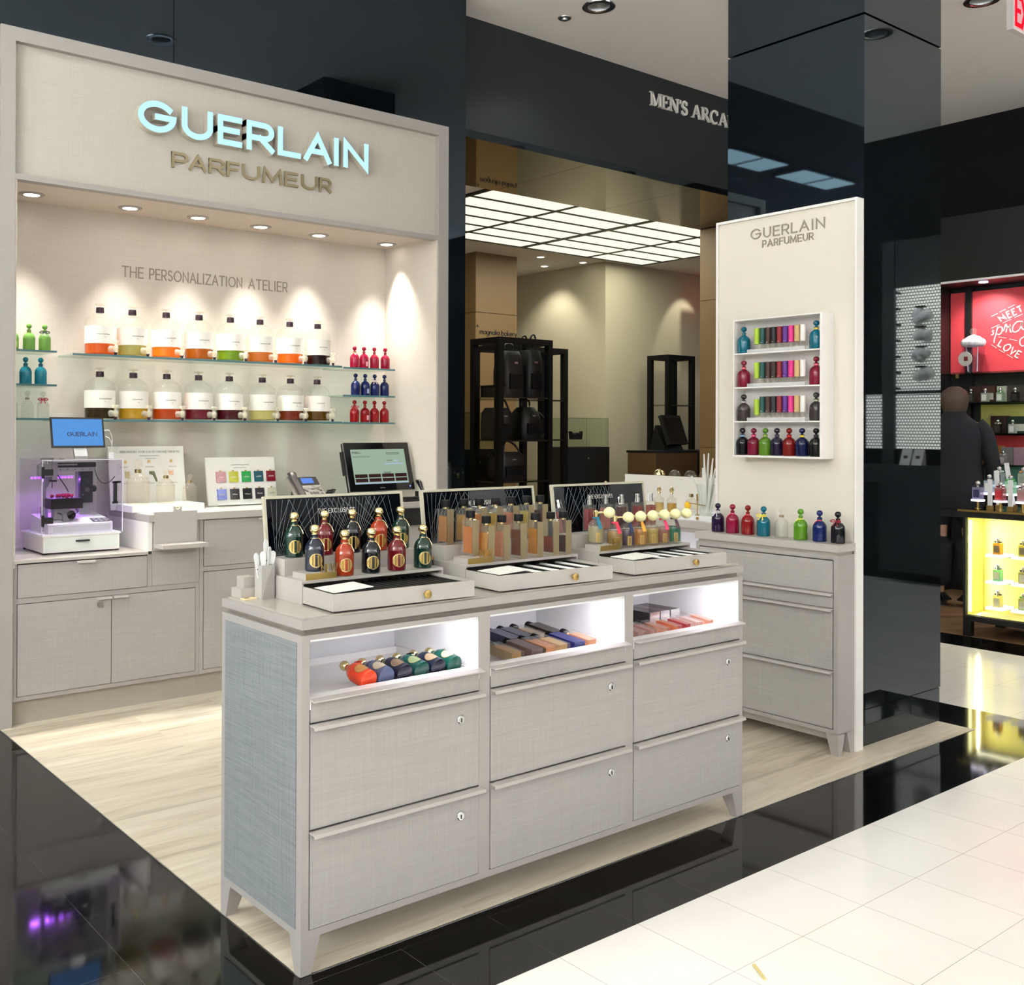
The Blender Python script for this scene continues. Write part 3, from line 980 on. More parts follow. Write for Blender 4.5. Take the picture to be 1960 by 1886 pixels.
for r in range(2):
    z = (1.7385, 1.4065)[r]
    for i in range(8):
        hx, nm = JAR[r][i]
        t = thing('dispenser_jar', 'glass dispenser jar with %s liquid, %s on the %s glass shelf' % (nm, nth(i, 8), ('upper', 'lower')[r]), 'jar', (JX[r][i], 5.315, z), 0, 'dispenser jars on the glass shelves')
        inst('jar_body', 'jar_glass', jar_glass, M['glass'], t, 40)
        inst('liquid', 'jar_liquid', jar_liquid, tint(hx, 'liquid'), t, 40)
        lb = inst('paper_label', 'jar_label', jar_label, M['label'], t, 40)
        inst('label_script', 'jar_text%d' % (r * 8 + i), jar_text(r * 8 + i), M['ink'], lb)
        inst('seal', 'jar_seal', jar_seal, M['seal'], t, 40)
        inst('stopper', 'jar_stop', jar_stop, M['crystal'], t, 40)
        tp = inst('tap', 'jar_tap', jar_tap, M['tap'], t, 40)
        inst('tap_key', 'jar_key', jar_key, M['tap'], tp, 40)
        inst('tap_tip', 'jar_tip', jar_tip, M['seal'], tp, 40)

# ------------------------------------------------------------------ small round-shouldered bottles
def bee_body(mb):
    mb.lathe([(0, 0), (.0265, 0), (.0288, .002), (.029, .005), (.029, .056), (.0282, .066), (.0242, .077), (.017, .085), (.0095, .089), (.0085, .092), (.0085, .1), (.0105, .101), (.0105, .104), (0, .104)], 28)
    for i in range(28):   # raised dots in rings on the shoulder
        a = 2 * PI * i / 14 + (PI / 14 if i >= 14 else 0)
        zz = .06 if i < 14 else .07
        rr = .0285 if i < 14 else .0268
        mb.ball((rr * math.cos(a), rr * math.sin(a), zz), .0016, 6, 4)
def bee_stop(mb):
    mb.lathe([(0, .1042), (.006, .1042), (.0045, .109), (.0085, .111), (.0125, .1165), (.0135, .122), (.0115, .129), (.006, .1335), (0, .1345)], 18)
def bee_collar(mb):
    mb.lathe([(.0092, .0915), (.0108, .0915), (.0108, .1), (.0092, .1)], 20)
def bee_bow(mb):
    mb.lathe([(.0095, .0905), (.0118, .0905), (.0118, .0955), (.0095, .0955)], 20)
    for s in (-1, 1):
        P = spline([(0, -.0115, .093), (s * .010, -.017, .099), (s * .021, -.018, .096), (s * .023, -.018, .091), (s * .012, -.016, .0895), (0, -.012, .0925)], 4)
        for a, b in zip(P, P[1:]):
            a = Vector(a); b = Vector(b)
            mb.box(-.0008, -.0025, 0, .0008, .0025, max((b - a).length, 1e-4), Matrix.Translation(a) @ (b - a).to_track_quat('Z', 'Y').to_matrix().to_4x4())
        mb.prism([(0, -.0125, .092), (s * .004, -.0135, .092), (s * .014, -.024, .074), (s * .009, -.025, .072)], (0, -.001, 0))
def bee_cord(mb):
    mb.lathe([(.0092, .0885), (.0112, .0885), (.0112, .0925), (.0092, .0925)], 20)
    mb.tube([(-.008, -.008, .09), (-.013, -.014, .083), (-.017, -.0205, .072)], .0012, 6)
    mb.tube([(-.006, -.009, .09), (-.008, -.016, .084), (-.010, -.0215, .074)], .0012, 6)
def bee_tag(mb):
    n = 6
    for i in range(n):
        a = R(-75 + 34 * i / n); b = R(-75 + 34 * (i + 1) / n)
        mb.quad((.0293 * math.cos(a), .0293 * math.sin(a), .014), (.0293 * math.cos(b), .0293 * math.sin(b), .014), (.0293 * math.cos(b), .0293 * math.sin(b), .042), (.0293 * math.cos(a), .0293 * math.sin(a), .042))
    bmesh.ops.remove_doubles(mb.bm, verts=mb.bm.verts, dist=1e-6)
def bee(loc, hexc, label, group, kind='glass', rot=0.0, collar=None, bow=None, cord=None, plate=None, name='perfume_bottle', stop=None):
    t = thing(name, label, 'bottle', loc, rot, group)
    inst('bottle_body', 'bee_body', bee_body, tint(hexc, kind), t, 50)
    inst('stopper', 'bee_stop', bee_stop, tint(stop or hexc, kind), t, 40)
    if collar:
        inst('collar', 'bee_collar', bee_collar, tint(collar, 'matte'), t, 40)
    if bow:
        inst('ribbon_bow', 'bee_bow', bee_bow, tint(bow, 'matte'), t)
    if cord:
        inst('cord', 'bee_cord', bee_cord, tint(cord, 'matte'), t)
    if plate:
        inst('plaque', 'bee_tag', bee_tag, tint(plate, 'matte'), t)
    return t
GR, TQ, CLR, PK, NV, RD = '86b85c', '1a8fa6', 'f4f4f2', 'b01440', '14276e', 'b31a20'
for i, x in enumerate((1.468, 1.547, 1.623)):
    bee((x, 5.285, 1.7452), GR, 'green glass bottle on the far left shelf, ' + ('cut by the post', 'between the other green two', 'with dark ribbon bow')[i], 'green bottles on the left shelf', 'glass', R(-18), collar='8d9a50' if i < 2 else None, bow='3c4a38' if i == 2 else None, plate='a8c060' if i == 0 else None)
for i, x in enumerate((1.455, 1.531, 1.604)):
    bee((x, 5.285, 1.5782), TQ, 'turquoise glass bottle on the far left shelf, ' + ('cut by the post', 'between the other turquoise two', 'nearest the jars')[i], 'turquoise bottles on the left shelf', 'glass', R(-18), collar='0c4c62', plate='7fb4c0' if i == 0 else None)
for i, x in enumerate((1.465, 1.541, 1.617)):
    bee((x, 5.285, 1.4112), CLR, 'clear glass bottle on the lowest left shelf, ' + ('cut by the post', 'with plain brown collar', 'with red ribbon bow')[i], 'clear bottles on the left shelf', 'clear', R(-18), collar='8c7a68' if i < 2 else None, bow='a01530' if i == 2 else None)
for (xs_, z, hx, nm, deco) in (((3.478, 3.547, 3.624, 3.705), 1.7332, PK, 'pink', 'cuff'), ((3.486, 3.556, 3.627, 3.70), 1.5672, NV, 'navy', 'bow'), ((3.479, 3.555, 3.626, 3.70), 1.4042, RD, 'red', 'redbow')):
    for i, x in enumerate(xs_):
        bee((x - .006, 5.285, z), hx, '%s glass bottle, %s of four on the short right shelf' % (nm, nth(i, 4)), nm + ' bottles on the right shelf', 'glass', R(-25), collar='b59a60' if (i == 0 and deco == 'cuff') else None, bow=('d8c8c4' if (deco == 'bow' and i == 2) else 'a01828' if (deco == 'redbow' and i == 0) else None), plate=('e9a0b0' if deco != 'bow' else 'a9b4d8') if i == 1 else None)
# ------------------------------------------------------------------ front counter (gondola)
GX0, GX1, GY0, GY1 = 1.314, 3.108, 2.232, 2.672
G = thing('display_counter', 'long greige linen display counter with three lit cubbies standing on the pale wood floor', 'counter', (2.21, 2.45, 0))
BAYS = [(1.336, 1.889), (1.929, 2.497), (2.533, 3.089)]
m = MB()
m.box(GX0, GY0, .092, 1.336, GY1, .846).box(3.089, GY0, .092, GX1, GY1, .846).box(1.889, GY0, .092, 1.929, GY1, .846).box(2.497, GY0, .092, 2.533, GY1, .846)
for a, b in BAYS:
    m.box(a, GY0, .834, b, GY1, .846).box(a, GY0, .092, b, GY1, .111).box(a, GY1 - .02, .111, b, GY1, .834)
    m.box(a, GY0 + .03, .111, b, GY1 - .021, .655)
m.build('carcass', M['lam'], G, bevel=.0012)
MB().box(GX0 - .0025, GY0 + .024, .112, GX0 - .0002, GY1 - .024, .826).build('side_panel', linen('linen_side_shaded', '7b7f81', .24), G)  # same laminate as the fronts; the side's dimmer, bluish light is in its colour
MB().box(GX0 + .014, GY0 + .014, .8461, GX1 - .014, GY1 - .014, .861).build('shadow_gap', plain('shadow_gap', '7c746c', .6), G)
MB().box(GX0 - .001, GY0 - .002, .861, GX1 + .002, GY1, .884).build('countertop', M['lam'], G, bevel=.001)
MB().box(GX0 + .012, GY0 + .012, .8842, GX1 - .012, GY1 - .012, .8885).build('glass_top', plain('back_painted_glass', 'a9a299', .05, spec=.6), G)
TOP = .8887
def foot(x, y, sx, sy):
    """a tapered corner foot; sx, sy point inwards"""
    a = [(x, y, 0), (x + sx * .03, y, 0), (x + sx * .03, y + sy * .03, 0), (x, y + sy * .03, 0)]
    b = [(x, y, .0919), (x + sx * .056, y, .0919), (x + sx * .056, y + sy * .056, .0919), (x, y + sy * .056, .0919)]
    mb = MB()
    mb.frustum(a, b)
    return mb
for x, sx in ((GX0, 1), (GX1, -1)):
    for y, sy in ((GY0, 1), (GY1, -1)):
        foot(x, y, sx, sy).build('foot', M['lam'], G)
lamG = plain('drawer_edge', 'aaa39e', .35)
for k, (a, b) in enumerate(BAYS):
    # cubby lining
    m = MB()
    m.box(a, GY1 - .03, .656, b, GY1 - .0205, .8338).box(a, GY0 + .004, .656, a + .0009, GY1 - .03, .8338).box(b - .0009, GY0 + .004, .656, b, GY1 - .03, .8338).box(a + .004, GY0 + .004, .828, b - .004, GY1 - .03, .8338)
    m.build('cubby_lining', M['white_pure'], G)
    MB().box(b - .11, GY0 + .03, .8262, b - .02, GY0 + .05, .8279).build('light_strip', M['led_white'], G)
    o = lamp('AREA', (b - .13, GY0 + .045, .825), .62, (.88, .86, 1.0), (b - .16, GY0 + .15, .6), 'cubby_light', shape='RECTANGLE', size=.24, size_y=.02)
    # pull-out tray
    tr = MB()
    tr.box(a + .001, GY0 - .002, .66, b - .001, GY0 + .034, .689)
    tr.box(a + .001, GY0 + .034, .66, b - .001, GY1 - .031, .668)
    x0, x1, y0, y1 = a + .006, b - .006, GY0 + .036, GY1 - .05
    for q in ((x0, y0, x1, y0 + .004), (x0, y1 - .004, x1, y1), (x0, y0, x0 + .004, y1), (x1 - .004, y0, x1, y1)):
        tr.box(q[0], q[1], .668, q[2], q[3], .687)
    tray = tr.build('tray_drawer', M['white_lac'], G)
    MB().box(a + .003, GY0 - .003, .628, b - .003, GY0 + .018, .684).build('tray_front', M['linen'], tray)
    pl = MB()
    pl.prism([(a - .001, GY0 - .001, .689), (a - .001, GY0 - .024, .685), (a - .001, GY0 - .025, .682), (a - .001, GY0 - .001, .6845)], (b - a + .004, 0, 0))
    pl.build('lip', lamG, tray)
    for z0, z1 in ((.362, .619), (.114, .352)):
        d = MB().box(a + .003, GY0 - .003, z0, b - .003, GY0 + .018, z1).build('drawer', M['linen'], G)
        pull(MB(), a, b + .004, GY0 - .003, z1 + .005, .023).build('handle', lamG, d)
        lk = MB().lathe([(0, 0), (.0125, 0), (.0125, .004), (.0105, .006), (0, .006)], 24, (0, 0, 0), Matrix.Translation((b - .07, GY0 - .003, z1 - .062)) @ Vector((0, -1, 0)).to_track_quat('Z', 'Y').to_matrix().to_4x4()).build('lock', M['chrome'], d, 40)
        MB().box(b - .0712, GY0 - .0105, z1 - .069, b - .0688, GY0 - .0093, z1 - .058).build('keyhole', M['gap'], d)

# ------------------------------------------------------------------ tester stands on the counter
def fan_lines(mb, F, x0, x1, h):
    """etched art-deco rays: two bursts, with chevrons between them"""
    for cx, cz, n, lo, hi in ((x0 + .5 * (x1 - x0) + .06, .06, 17, 50, 130), (x0 + .02, .02, 9, 45, 92), (x1 - .01, .03, 6, 100, 140), (x0 + .17, -.02, 9, 62, 100)):
        for i in range(n):
            a = R(lo + (hi - lo) * i / (n - 1))
            L = (h - cz) / max(math.sin(a), .2)
            ex = cx + L * math.cos(a)
            if ex < x0 or ex > x1:
                f = ((x0 if ex < x0 else x1) - cx) / (ex - cx)
                L *= f
            mb.ribbon([(cx + .018 * math.cos(a), cz + .018 * math.sin(a)), (cx + L * math.cos(a), cz + L * math.sin(a))], .00032, .0002, F)
    for k in (0, 3):
        u = x0 + (x1 - x0) * (.16 + .2 * k)
        mb.ribbon([(u - .055, h * .45), (u, h), (u + .055, h * .45)], .00032, .0002, F)
NEWF = None
STAND_NOTE = ['with round lacquer bottles, counter left end', 'with square black-capped bottles, counter middle', 'with bulb atomizers, counter right end']
def stand(k):
    x0 = (1.421, 1.987, 2.566)[k]
    x1 = x0 + .482
    t = thing('tester_stand', 'greige tester stand with dark mirror back, ' + STAND_NOTE[k], 'display stand', ((x0 + x1) / 2, 2.5, TOP), 0, 'tester stands on the counter')
    y0, y1 = 2.415, 2.665
    z1 = .952
    m = MB()
    m.box(x0, y0, z1 - .008, x1, y1, z1).box(x0, y0, TOP, x0 + .005, y1, z1 - .008).box(x1 - .005, y0, TOP, x1, y1, z1 - .008).box(x0 + .005, y1 - .01, TOP, x1 - .005, y1, z1 - .008)
    m.build('base_box', M['lam_top'], t, bevel=.0008)
    MB().box(x0 + .012, 2.53, z1, x1 - .012, 2.605, .998).build('riser', M['lam_top'], t, bevel=.0008)
    # back frame leaning away, with mirror
    ln = Matrix.Translation((x0 + .008, 2.618, z1)) @ Matrix.Rotation(R(-8), 4, 'X')
    W = .492; H = .217
    m = MB()
    m.box(0, 0, 0, .008, .012, H, ln).box(W - .008, 0, 0, W, .012, H, ln).box(.008, 0, H - .008, W - .008, .012, H, ln).box(.008, .006, 0, W - .008, .012, H - .008, ln)
    m.build('back_frame', plain('stand_frame', 'b9b4a0', .35), t)
    mi = MB().box(.0085, .004, .01, W - .0085, .0058, H - .0085, ln).build('mirror_panel', M['mirror_dark'], t)
    o = ln @ Vector((0, .0039, 0)); ux = Vector((1, 0, 0)); uz = (ln.to_3x3() @ Vector((0, 0, 1)))
    F = frame(o, ux, uz)
    mb = MB(); fan_lines(mb, F, .012, W - .012, H - .012); mb.build('etched_rays', M['etch'], mi)
    mb = MB(); write(mb, 'THE EXCLUSIVES', .0125, .13, .0013, .0006, F, .34, W * .5 - .065)
    for v in mb.bm.verts:
        v.co = v.co + uz * (H - .056)
    mb.build('etched_title', M['white_letters'], mi)
    # plain mirror strips at the side of the dark panel
    if k:
        MB().box(.009, .0036, .012, .105 if k == 1 else .06, .0039, H - .01, ln).build('mirror_strip', M['mirror'], mi) if k == 2 else MB().box(.2, .0036, .1, .36, .0039, H - .01, ln).build('mirror_strip', M['mirror'], mi)
        if k == 2:
            MB().box(.3, .0036, .012, W - .01, .0039, H - .01, ln).build('mirror_strip', M['mirror'], mi)
    # drawer, pulled forward and slightly askew
    dx0, dx1 = x0 + .008, x0 + .464
    dy0 = 2.243
    pv = Vector(((dx0 + dx1) / 2, 2.52, 0))
    DM = Matrix.Translation(pv) @ Matrix.Rotation(R(-2.4), 4, 'Z') @ Matrix.Translation(-pv)
    m = MB()
    m.box(dx0, dy0, .893, dx1, dy0 + .008, .937, DM).box(dx0, dy0 + .008, .893, dx0 + .005, 2.55, .937, DM).box(dx1 - .005, dy0 + .008, .893, dx1, 2.55, .937, DM).box(dx0 + .005, dy0 + .008, .893, dx1 - .005, 2.55, .898, DM)
    d = m.build('drawer', M['lam_top'], t, bevel=.0008)
    MB().box(dx0 + .006, dy0 + .009, .8982, dx1 - .006, 2.5, .9, DM).build('drawer_lining', M['black_matte'], d)
    MB().lathe([(0, 0), (.006, 0), (.005, .007), (.011, .009), (.0115, .013), (.0095, .0145), (0, .0145)], 24, (0, 0, 0), DM @ Matrix.Translation(((dx0 + dx1) / 2 + .06, dy0, .914)) @ Vector((0, -1, 0)).to_track_quat('Z', 'Y').to_matrix().to_4x4()).build('knob', M['brass'], d, 40)
    for px_ in (dx0 + .02, dx1 - .035):
        MB().box(px_, dy0 + .02, TOP, px_ + .015, dy0 + .035, .893, DM).build('pad', M['acryl'], d)
    # notice card lying at the drawer's left
    cx = dx0 + .012
    c = thing('notice_card', 'white printed card lying in the open drawer of the %s tester stand' % ('left', 'middle', 'right')[k], 'card', (cx + .05, 2.33, .93))
    cm = DM @ Matrix.Translation((cx, 2.256, .9385)) @ Matrix.Rotation(R(-3), 4, 'Y')
    MB().box(-.003, 0, .0, .118, .105, .0012, cm).build('card_sheet', M['paper'], c)
    F2 = frame(cm @ Vector((0, 0, .0012)), (1, 0, 0), (0, 1, 0))
    mb = MB()
    squiggle(mb, .026, .066, .066, .006, .0012, .0002, F2, 5 + k); squiggle(mb, .036, .05, .045, .004, .0008, .0002, F2, 15 + k)
    for j in range(3):
        squiggle(mb, .02, .034 - .008 * j, .08, .0025, .0005, .0002, F2, 25 + k + j)
    mb.build('print', M['ink'], c)
    # fragrance blotters in the drawer, each leaning on the next
    n = (13, 9, 9)[k]
    for j in range(n):
        x = dx0 + .14 + (dx1 - dx0 - .185) * j / (n - 1)
        dk = (k == 0) or (j % 2 == 0)
        b = thing('blotter_folder', ('black blotter folder leaning in the drawer of the left tester stand' if k == 0 else ('black' if dk else 'white') + ' blotter folder leaning in the drawer of the %s tester stand' % ('', 'middle', 'right')[k]), 'folder', (x, 2.36, .9), 0, ('black folders in left drawer', ('black' if dk else 'white') + ' folders in middle drawer', ('black' if dk else 'white') + ' folders in right drawer')[k])
        mm = DM @ Matrix.Translation((x, 2.258, .9025)) @ Matrix.Rotation(R(52), 4, 'Y')
        MB().box(-.0015, 0, 0, .0015, .2, .042, mm).build('folder', M['black_matte'] if dk else M['paper'], b)
        MB().box(-.002, .004, .039, .0021, .197, .0425, mm).build('folder_edge', M['black_satin'] if dk else M['white_pure'], b)
    # NEW block
    nb = thing('new_sign_block', 'small brass block reading NEW on the %s tester stand' % ('left', 'middle', 'right')[k], 'sign', (x0 + .06, 2.44, z1))
    MB().box(x0 + .014, y0 + .004, z1 + .0002, x0 + .112, y0 + .074, .9695).build('block', M['lam_top'], nb)
    MB().box(x0 + .014, y0 + .0025, z1 + .0002, x0 + .112, y0 + .0038, .9695).build('front_plate', M['brass'], nb)
    F3 = frame((x0 + .066, y0 + .009, .9697), (1, 0, 0), (0, 0, 1))
    write(MB(), 'NEW', .021, .05, .0024, .003, F3).build('lettering', M['brass'], nb)
    return t
for k in range(3):
    stand(k)

# ------------------------------------------------------------------ lacquered round bottles with gold ball caps
def ex_body(mb):
    mb.lathe([(0, 0), (.0235, 0), (.0262, .0018), (.0268, .005), (.0268, .057), (.0272, .0585), (.0262, .0605), (.0256, .066), (.0222, .0755), (.0165, .083), (.0115, .087), (.0105, .09), (.0098, .0995), (0, .1)], 32)
def ex_cap(mb):
    mb.lathe([(0, .1002), (.0085, .1002), (.009, .1025), (.0075, .104), (.011, .1065), (.0138, .112), (.0142, .1165), (.012, .123), (.007, .1265), (0, .1278)], 24)
def ex_ring(mb):
    mb.lathe([(.0104, .0895), (.0117, .0895), (.0117, .0915), (.0104, .0915)], 24)
    mb.tube([(.010, -.006, .0905), (.016, -.012, .0855), (.0225, -.018, .071), (.0228, -.0185, .066)], .0008, 6)
def ex_tassel(mb):
    mb.tube([(.009, -.008, .0905), (.015, -.0155, .0845), (.02, -.0195, .074), (.023, -.022, .064)], [.0014, .002, .0024, .003], 6)
def disc_patch(mb, r, rad, zc, off, ang0=-90, n=18, hole=None):
    """a round medal wrapped on a cylinder of radius r"""
    rings = [0, rad * .5, rad] if hole is None else [hole, rad]
    prev = None
    for q in rings:
        row = []
        for i in range(n):
            t = 2 * PI * i / n
            a = R(ang0) + q * math.cos(t) / r
            row.append(((r + off) * math.cos(a), (r + off) * math.sin(a), zc + q * math.sin(t)))
        if prev is None:
            prev = row
            continue
        for i in range(n):
            mb.quad(prev[i], prev[(i + 1) % n], row[(i + 1) % n], row[i])
        prev = row
    bmesh.ops.remove_doubles(mb.bm, verts=mb.bm.verts, dist=1e-6)
def ex_medal(mb):
    disc_patch(mb, .0268, .0185, .031, .0004)
def ex_medal_ring(mb):
    disc_patch(mb, .0268, .0195, .031, .0007, hole=.0178)
def ex_medal_bar(mb):
    for (u0, u1, h) in ((-.0035, .0035, .0165), (-.0105, -.0085, .0135), (.0085, .0105, .0135)):
        a, b = R(-90) + u0 / .0268, R(-90) + u1 / .0268
        r = .0279
        mb.quad((r * math.cos(a), r * math.sin(a), .031 - h), (r * math.cos(b), r * math.sin(b), .031 - h), (r * math.cos(b), r * math.sin(b), .031 + h), (r * math.cos(a), r * math.sin(a), .031 + h))
M['medal'] = plain('gold_medal', 'b89c55', .4, metal=.8, noise=.55, nscale=420)
def exclusive(loc, hexc, label, group, rot=0.0, tassel=None, bar=True, medal=None):
    t = thing('perfume_bottle', label, 'bottle', loc, rot, group)
    b = inst('bottle_body', 'ex_body', ex_body, tint(hexc), t, 35)
    inst('ball_cap', 'ex_cap', ex_cap, M['gold'], t, 40)
    inst('neck_cord', 'ex_ring', ex_ring, M['gold'], t, 40)
    md = inst('medal', 'ex_medal', ex_medal, medal or M['medal'], t, 40)
    inst('medal_rim', 'ex_medal_ring', ex_medal_ring, M['gold'], md, 40)
    if bar:
        inst('medal_stripe', 'ex_medal_bar', ex_medal_bar, tint(hexc), md)
    if tassel:
        inst('tassel', 'ex_tassel', ex_tassel, tint(tassel, 'matte'), t, 40)
    return t
DG, NVB, WINE, RUST, BLK = '06281f', '0a1126', '5c0a14', '8c2c10', '0c0e14'
GF = 'lacquered bottles on the left tester stand'
for i, (x, y, z, hx, nm) in enumerate(((1.490, 2.465, .9697, NVB, 'midnight blue'), (1.576, 2.447, .9522, RUST, 'rust orange'), (1.666, 2.447, .9522, BLK, 'black-blue'), (1.756, 2.447, .9522, WINE, 'wine red'), (1.851, 2.447, .9522, DG, 'dark green'))):
    exclusive((x, y, z), hx, '%s lacquered bottle with gold ball cap, %s in the front row' % (nm, nth(i, 5)), GF, R(-20))
for i, (x, hx, nm) in enumerate(((1.483, DG, 'dark green'), (1.583, WINE, 'wine red'), (1.678, BLK, 'black-blue'), (1.774, RUST, 'rust orange'), (1.855, DG, 'blackish green'))):
    exclusive((x, 2.566, .9982), hx, '%s lacquered bottle with gold ball cap, %s on the riser' % (nm, nth(i, 5)), GF, R(-20))

# ------------------------------------------------------------------ square glass bottles with black caps
def sq_glass(mb):
    mb.box(-.0155, -.024, 0, .0155, .024, .112)
    return .0022
def sq_juice(mb):
    mb.box(-.0125, -.0205, .0095, .0125, .0205, .09)
    return .001
def sq_juice_low(mb):
    mb.box(-.0125, -.0205, .0095, .0125, .0205, .06)
    return .001
def sq_neck(mb):
    mb.cyl((0, 0, .1122), .0085, .0055, 20)
def sq_cap(mb):
    mb.lathe([(0, .1178), (.0142, .1178), (.0146, .1195), (.0146, .1385), (.0138, .14), (0, .14)], 24)
def sq_plate(mb):
    mb.box(-.0125, -.0253, .001, .0125, -.0242, .1115)
def square_bottle(loc, hexc, label, group, rot=0.0, low=False, plate=True, cap='black_matte', kind='juice', platemat=None, dark=None):
    t = thing('perfume_bottle', label, 'bottle', loc, rot, group)
    g = inst('glass_body', 'sq_glass', sq_glass, M['bottle_glass'] if dark is None else tint(dark), t)
    if dark is None:
        inst('perfume', 'sq_juice_low' if low else 'sq_juice', sq_juice_low if low else sq_juice, tint(hexc, kind), t)
    inst('neck_ring', 'sq_neck', sq_neck, M['gold'], t, 40)
    inst('cap', 'sq_cap', sq_cap, M[cap], t, 40)
    if plate:
        inst('front_plate', 'sq_plate', sq_plate, platemat or M['champ'], t)
    return t
GS = 'square bottles on the middle tester stand'
SQ = [('dc8a2c', 'amber'), ('e2ae48', 'golden'), ('e0ac88', 'peach'), ('8a4a16', 'dark amber'), ('e0a838', 'honey'), ('9a4a1c', 'brown'), ('5a2a14', 'deep brown')]
for i, (x, y) in enumerate(((2.058, 2.475), (2.1, 2.449), (2.164, 2.449), (2.236, 2.45), (2.309, 2.45), (2.379, 2.45), (2.436, 2.45))):
    hx, nm = SQ[i]
    z = .9697 if i == 0 else .9522
    square_bottle((x, y, z), hx, '%s square glass bottle with black cap, %s in the front row' % (nm, nth(i, 7)), GS, 0, i >= 5)
for i, (x, (hx, nm)) in enumerate(zip((2.032, 2.106, 2.171, 2.239, 2.309, 2.379, 2.442), [('c88a2a', 'amber'), ('d8b060', 'pale gold'), ('e0b070', 'apricot'), ('d8c060', 'straw'), ('e0a088', 'salmon'), ('d8c870', 'lemon'), ('5c2a20', 'dark brown')])):
    square_bottle((x, 2.567, .9982), hx, '%s square glass bottle with black cap, %s on the riser' % (nm, nth(i, 7)), GS)

# ------------------------------------------------------------------ right stand: tall square bottles, bulb atomizers in front
def tall_glass(mb):
    mb.box(-.019, -.014, 0, .019, .014, .098)
    return .002
def tall_juice(mb):
    mb.box(-.0155, -.0105, .009, .0155, .0105, .084)
    return .001
def tall_spray(mb):
    mb.lathe([(0, .0982), (.009, .0982), (.009, .112), (.0075, .113), (.0075, .122), (.0085, .123), (.0085, .128), (0, .129)], 20)
for i, (x, (hx, nm)) in enumerate(zip((2.682, 2.764, 2.849, 2.936, 3.01), [('a01828', 'crimson'), ('e09a90', 'blush'), ('6a3438', 'plum'), ('b04a48', 'rose red'), ('b0685a', 'dusty rose')])):
    t = thing('perfume_bottle', '%s square bottle with silver spray neck, %s on the right stand riser' % (nm, nth(i, 5)), 'bottle', (x, 2.567, .9982), 0, 'spray bottles on the right stand')
    inst('glass_body', 'tall_glass', tall_glass, M['bottle_glass'], t)
    inst('perfume', 'tall_juice', tall_juice, tint(hx, 'juice'), t)
    inst('spray_neck', 'tall_spray', tall_spray, M['chrome'], t, 40)
def dome_glass(mb):
    mb.lathe([(0, 0), (.026, 0), (.0275, .002), (.028, .006), (.028, .05), (.0265, .062), (.02, .075), (.012, .082), (.009, .085), (.009, .092), (0, .092)], 28)
def dome_juice(mb):
    mb.lathe([(0, .006), (.024, .006), (.0255, .009), (.0255, .049), (.0242, .06), (0, .06)], 28)
def dome_collar(mb):
    mb.lathe([(0, .0921), (.0075, .0921), (.0075, .1), (.0095, .101), (.0095, .11), (.006, .114), (0, .115)], 18)
    mb.tube([(.006, -.002, .106), (.02, -.004, .107), (.027, -.005, .107)], .0035, 10)
def dome_bulb(mb):
    mb.lathe([(0, 0), (.005, .0005), (.0125, .005), (.0185, .014), (.0195, .021), (.0165, .031), (.009, .038), (0, .0405)], 20, (0, 0, 0), Matrix.Translation((.026, -.005, .107)) @ Vector((1, -.12, 0)).to_track_quat('Z', 'Y').to_matrix().to_4x4())
def dome_ribbon(mb):
    mb.lathe([(.0093, .086), (.0118, .086), (.0118, .0915), (.0093, .0915)], 20)
    mb.prism([(-.002, -.0125, .09), (.007, -.0125, .09), (.012, -.0235, .07), (.014, -.029, .054), (.003, -.030, .052), (-.001, -.0255, .069)], (0, -.0014, 0))
def dome_plate(mb):
    n = 5; r = .0283
    def band(a0, a1, z0, z1):
        for i in range(n):
            a = R(a0 + (a1 - a0) * i / n); b = R(a0 + (a1 - a0) * (i + 1) / n)
            mb.quad((r * math.cos(a), r * math.sin(a), z0), (r * math.cos(b), r * math.sin(b), z0), (r * math.cos(b), r * math.sin(b), z1), (r * math.cos(a), r * math.sin(a), z1))
    band(-105, -97, .01, .036); band(-93, -87, .012, .038); band(-83, -75, .01, .036); band(-105, -75, .036, .04); band(-105, -75, .008, .0115)
ATZ = [('cfc9a0', '1a6a80', 'pale clear'), ('c09a40', 'c02040', 'bronze'), ('5a3c58', '182850', 'violet'), ('dca020', 'e0a030', 'yellow'), ('d0bc50', None, 'straw yellow'), ('b87858', 'd83060', 'rose brown'), ('3a9a78', '4a2838', 'emerald')]
RB = ['blue', 'red', 'navy', 'yellow', '', 'pink', 'dark']
for i, (x, (hx, rb, nm)) in enumerate(zip((2.63, 2.692, 2.758, 2.82, 2.88, 2.938, 2.997), ATZ)):
    z = .9697 if i == 0 else .9522
    lab = '%s domed bottle with cream bulb atomizer' % nm + (' and %s ribbon' % RB[i] if rb else ', no ribbon') + ', ' + nth(i, 7)
    t = thing('atomizer_bottle', lab, 'bottle', (x, (2.487 if i == 0 else 2.456 if i == 1 else 2.462 - .002 * i), z), R(-30), 'bulb atomizer bottles')
    inst('glass_body', 'dome_glass', dome_glass, M['bottle_glass'], t, 40)
    inst('perfume', 'dome_juice', dome_juice, tint(hx, 'juice'), t, 40)
    inst('spray_collar', 'dome_collar', dome_collar, M['gold'], t, 40)
    inst('bulb', 'dome_bulb', dome_bulb, M['ivory'], t, 60)
    inst('gilt_plaque', 'dome_plate', dome_plate, M['brass'], t)
    if rb:
        inst('ribbon', 'dome_ribbon', dome_ribbon, tint(rb, 'matte'), t)

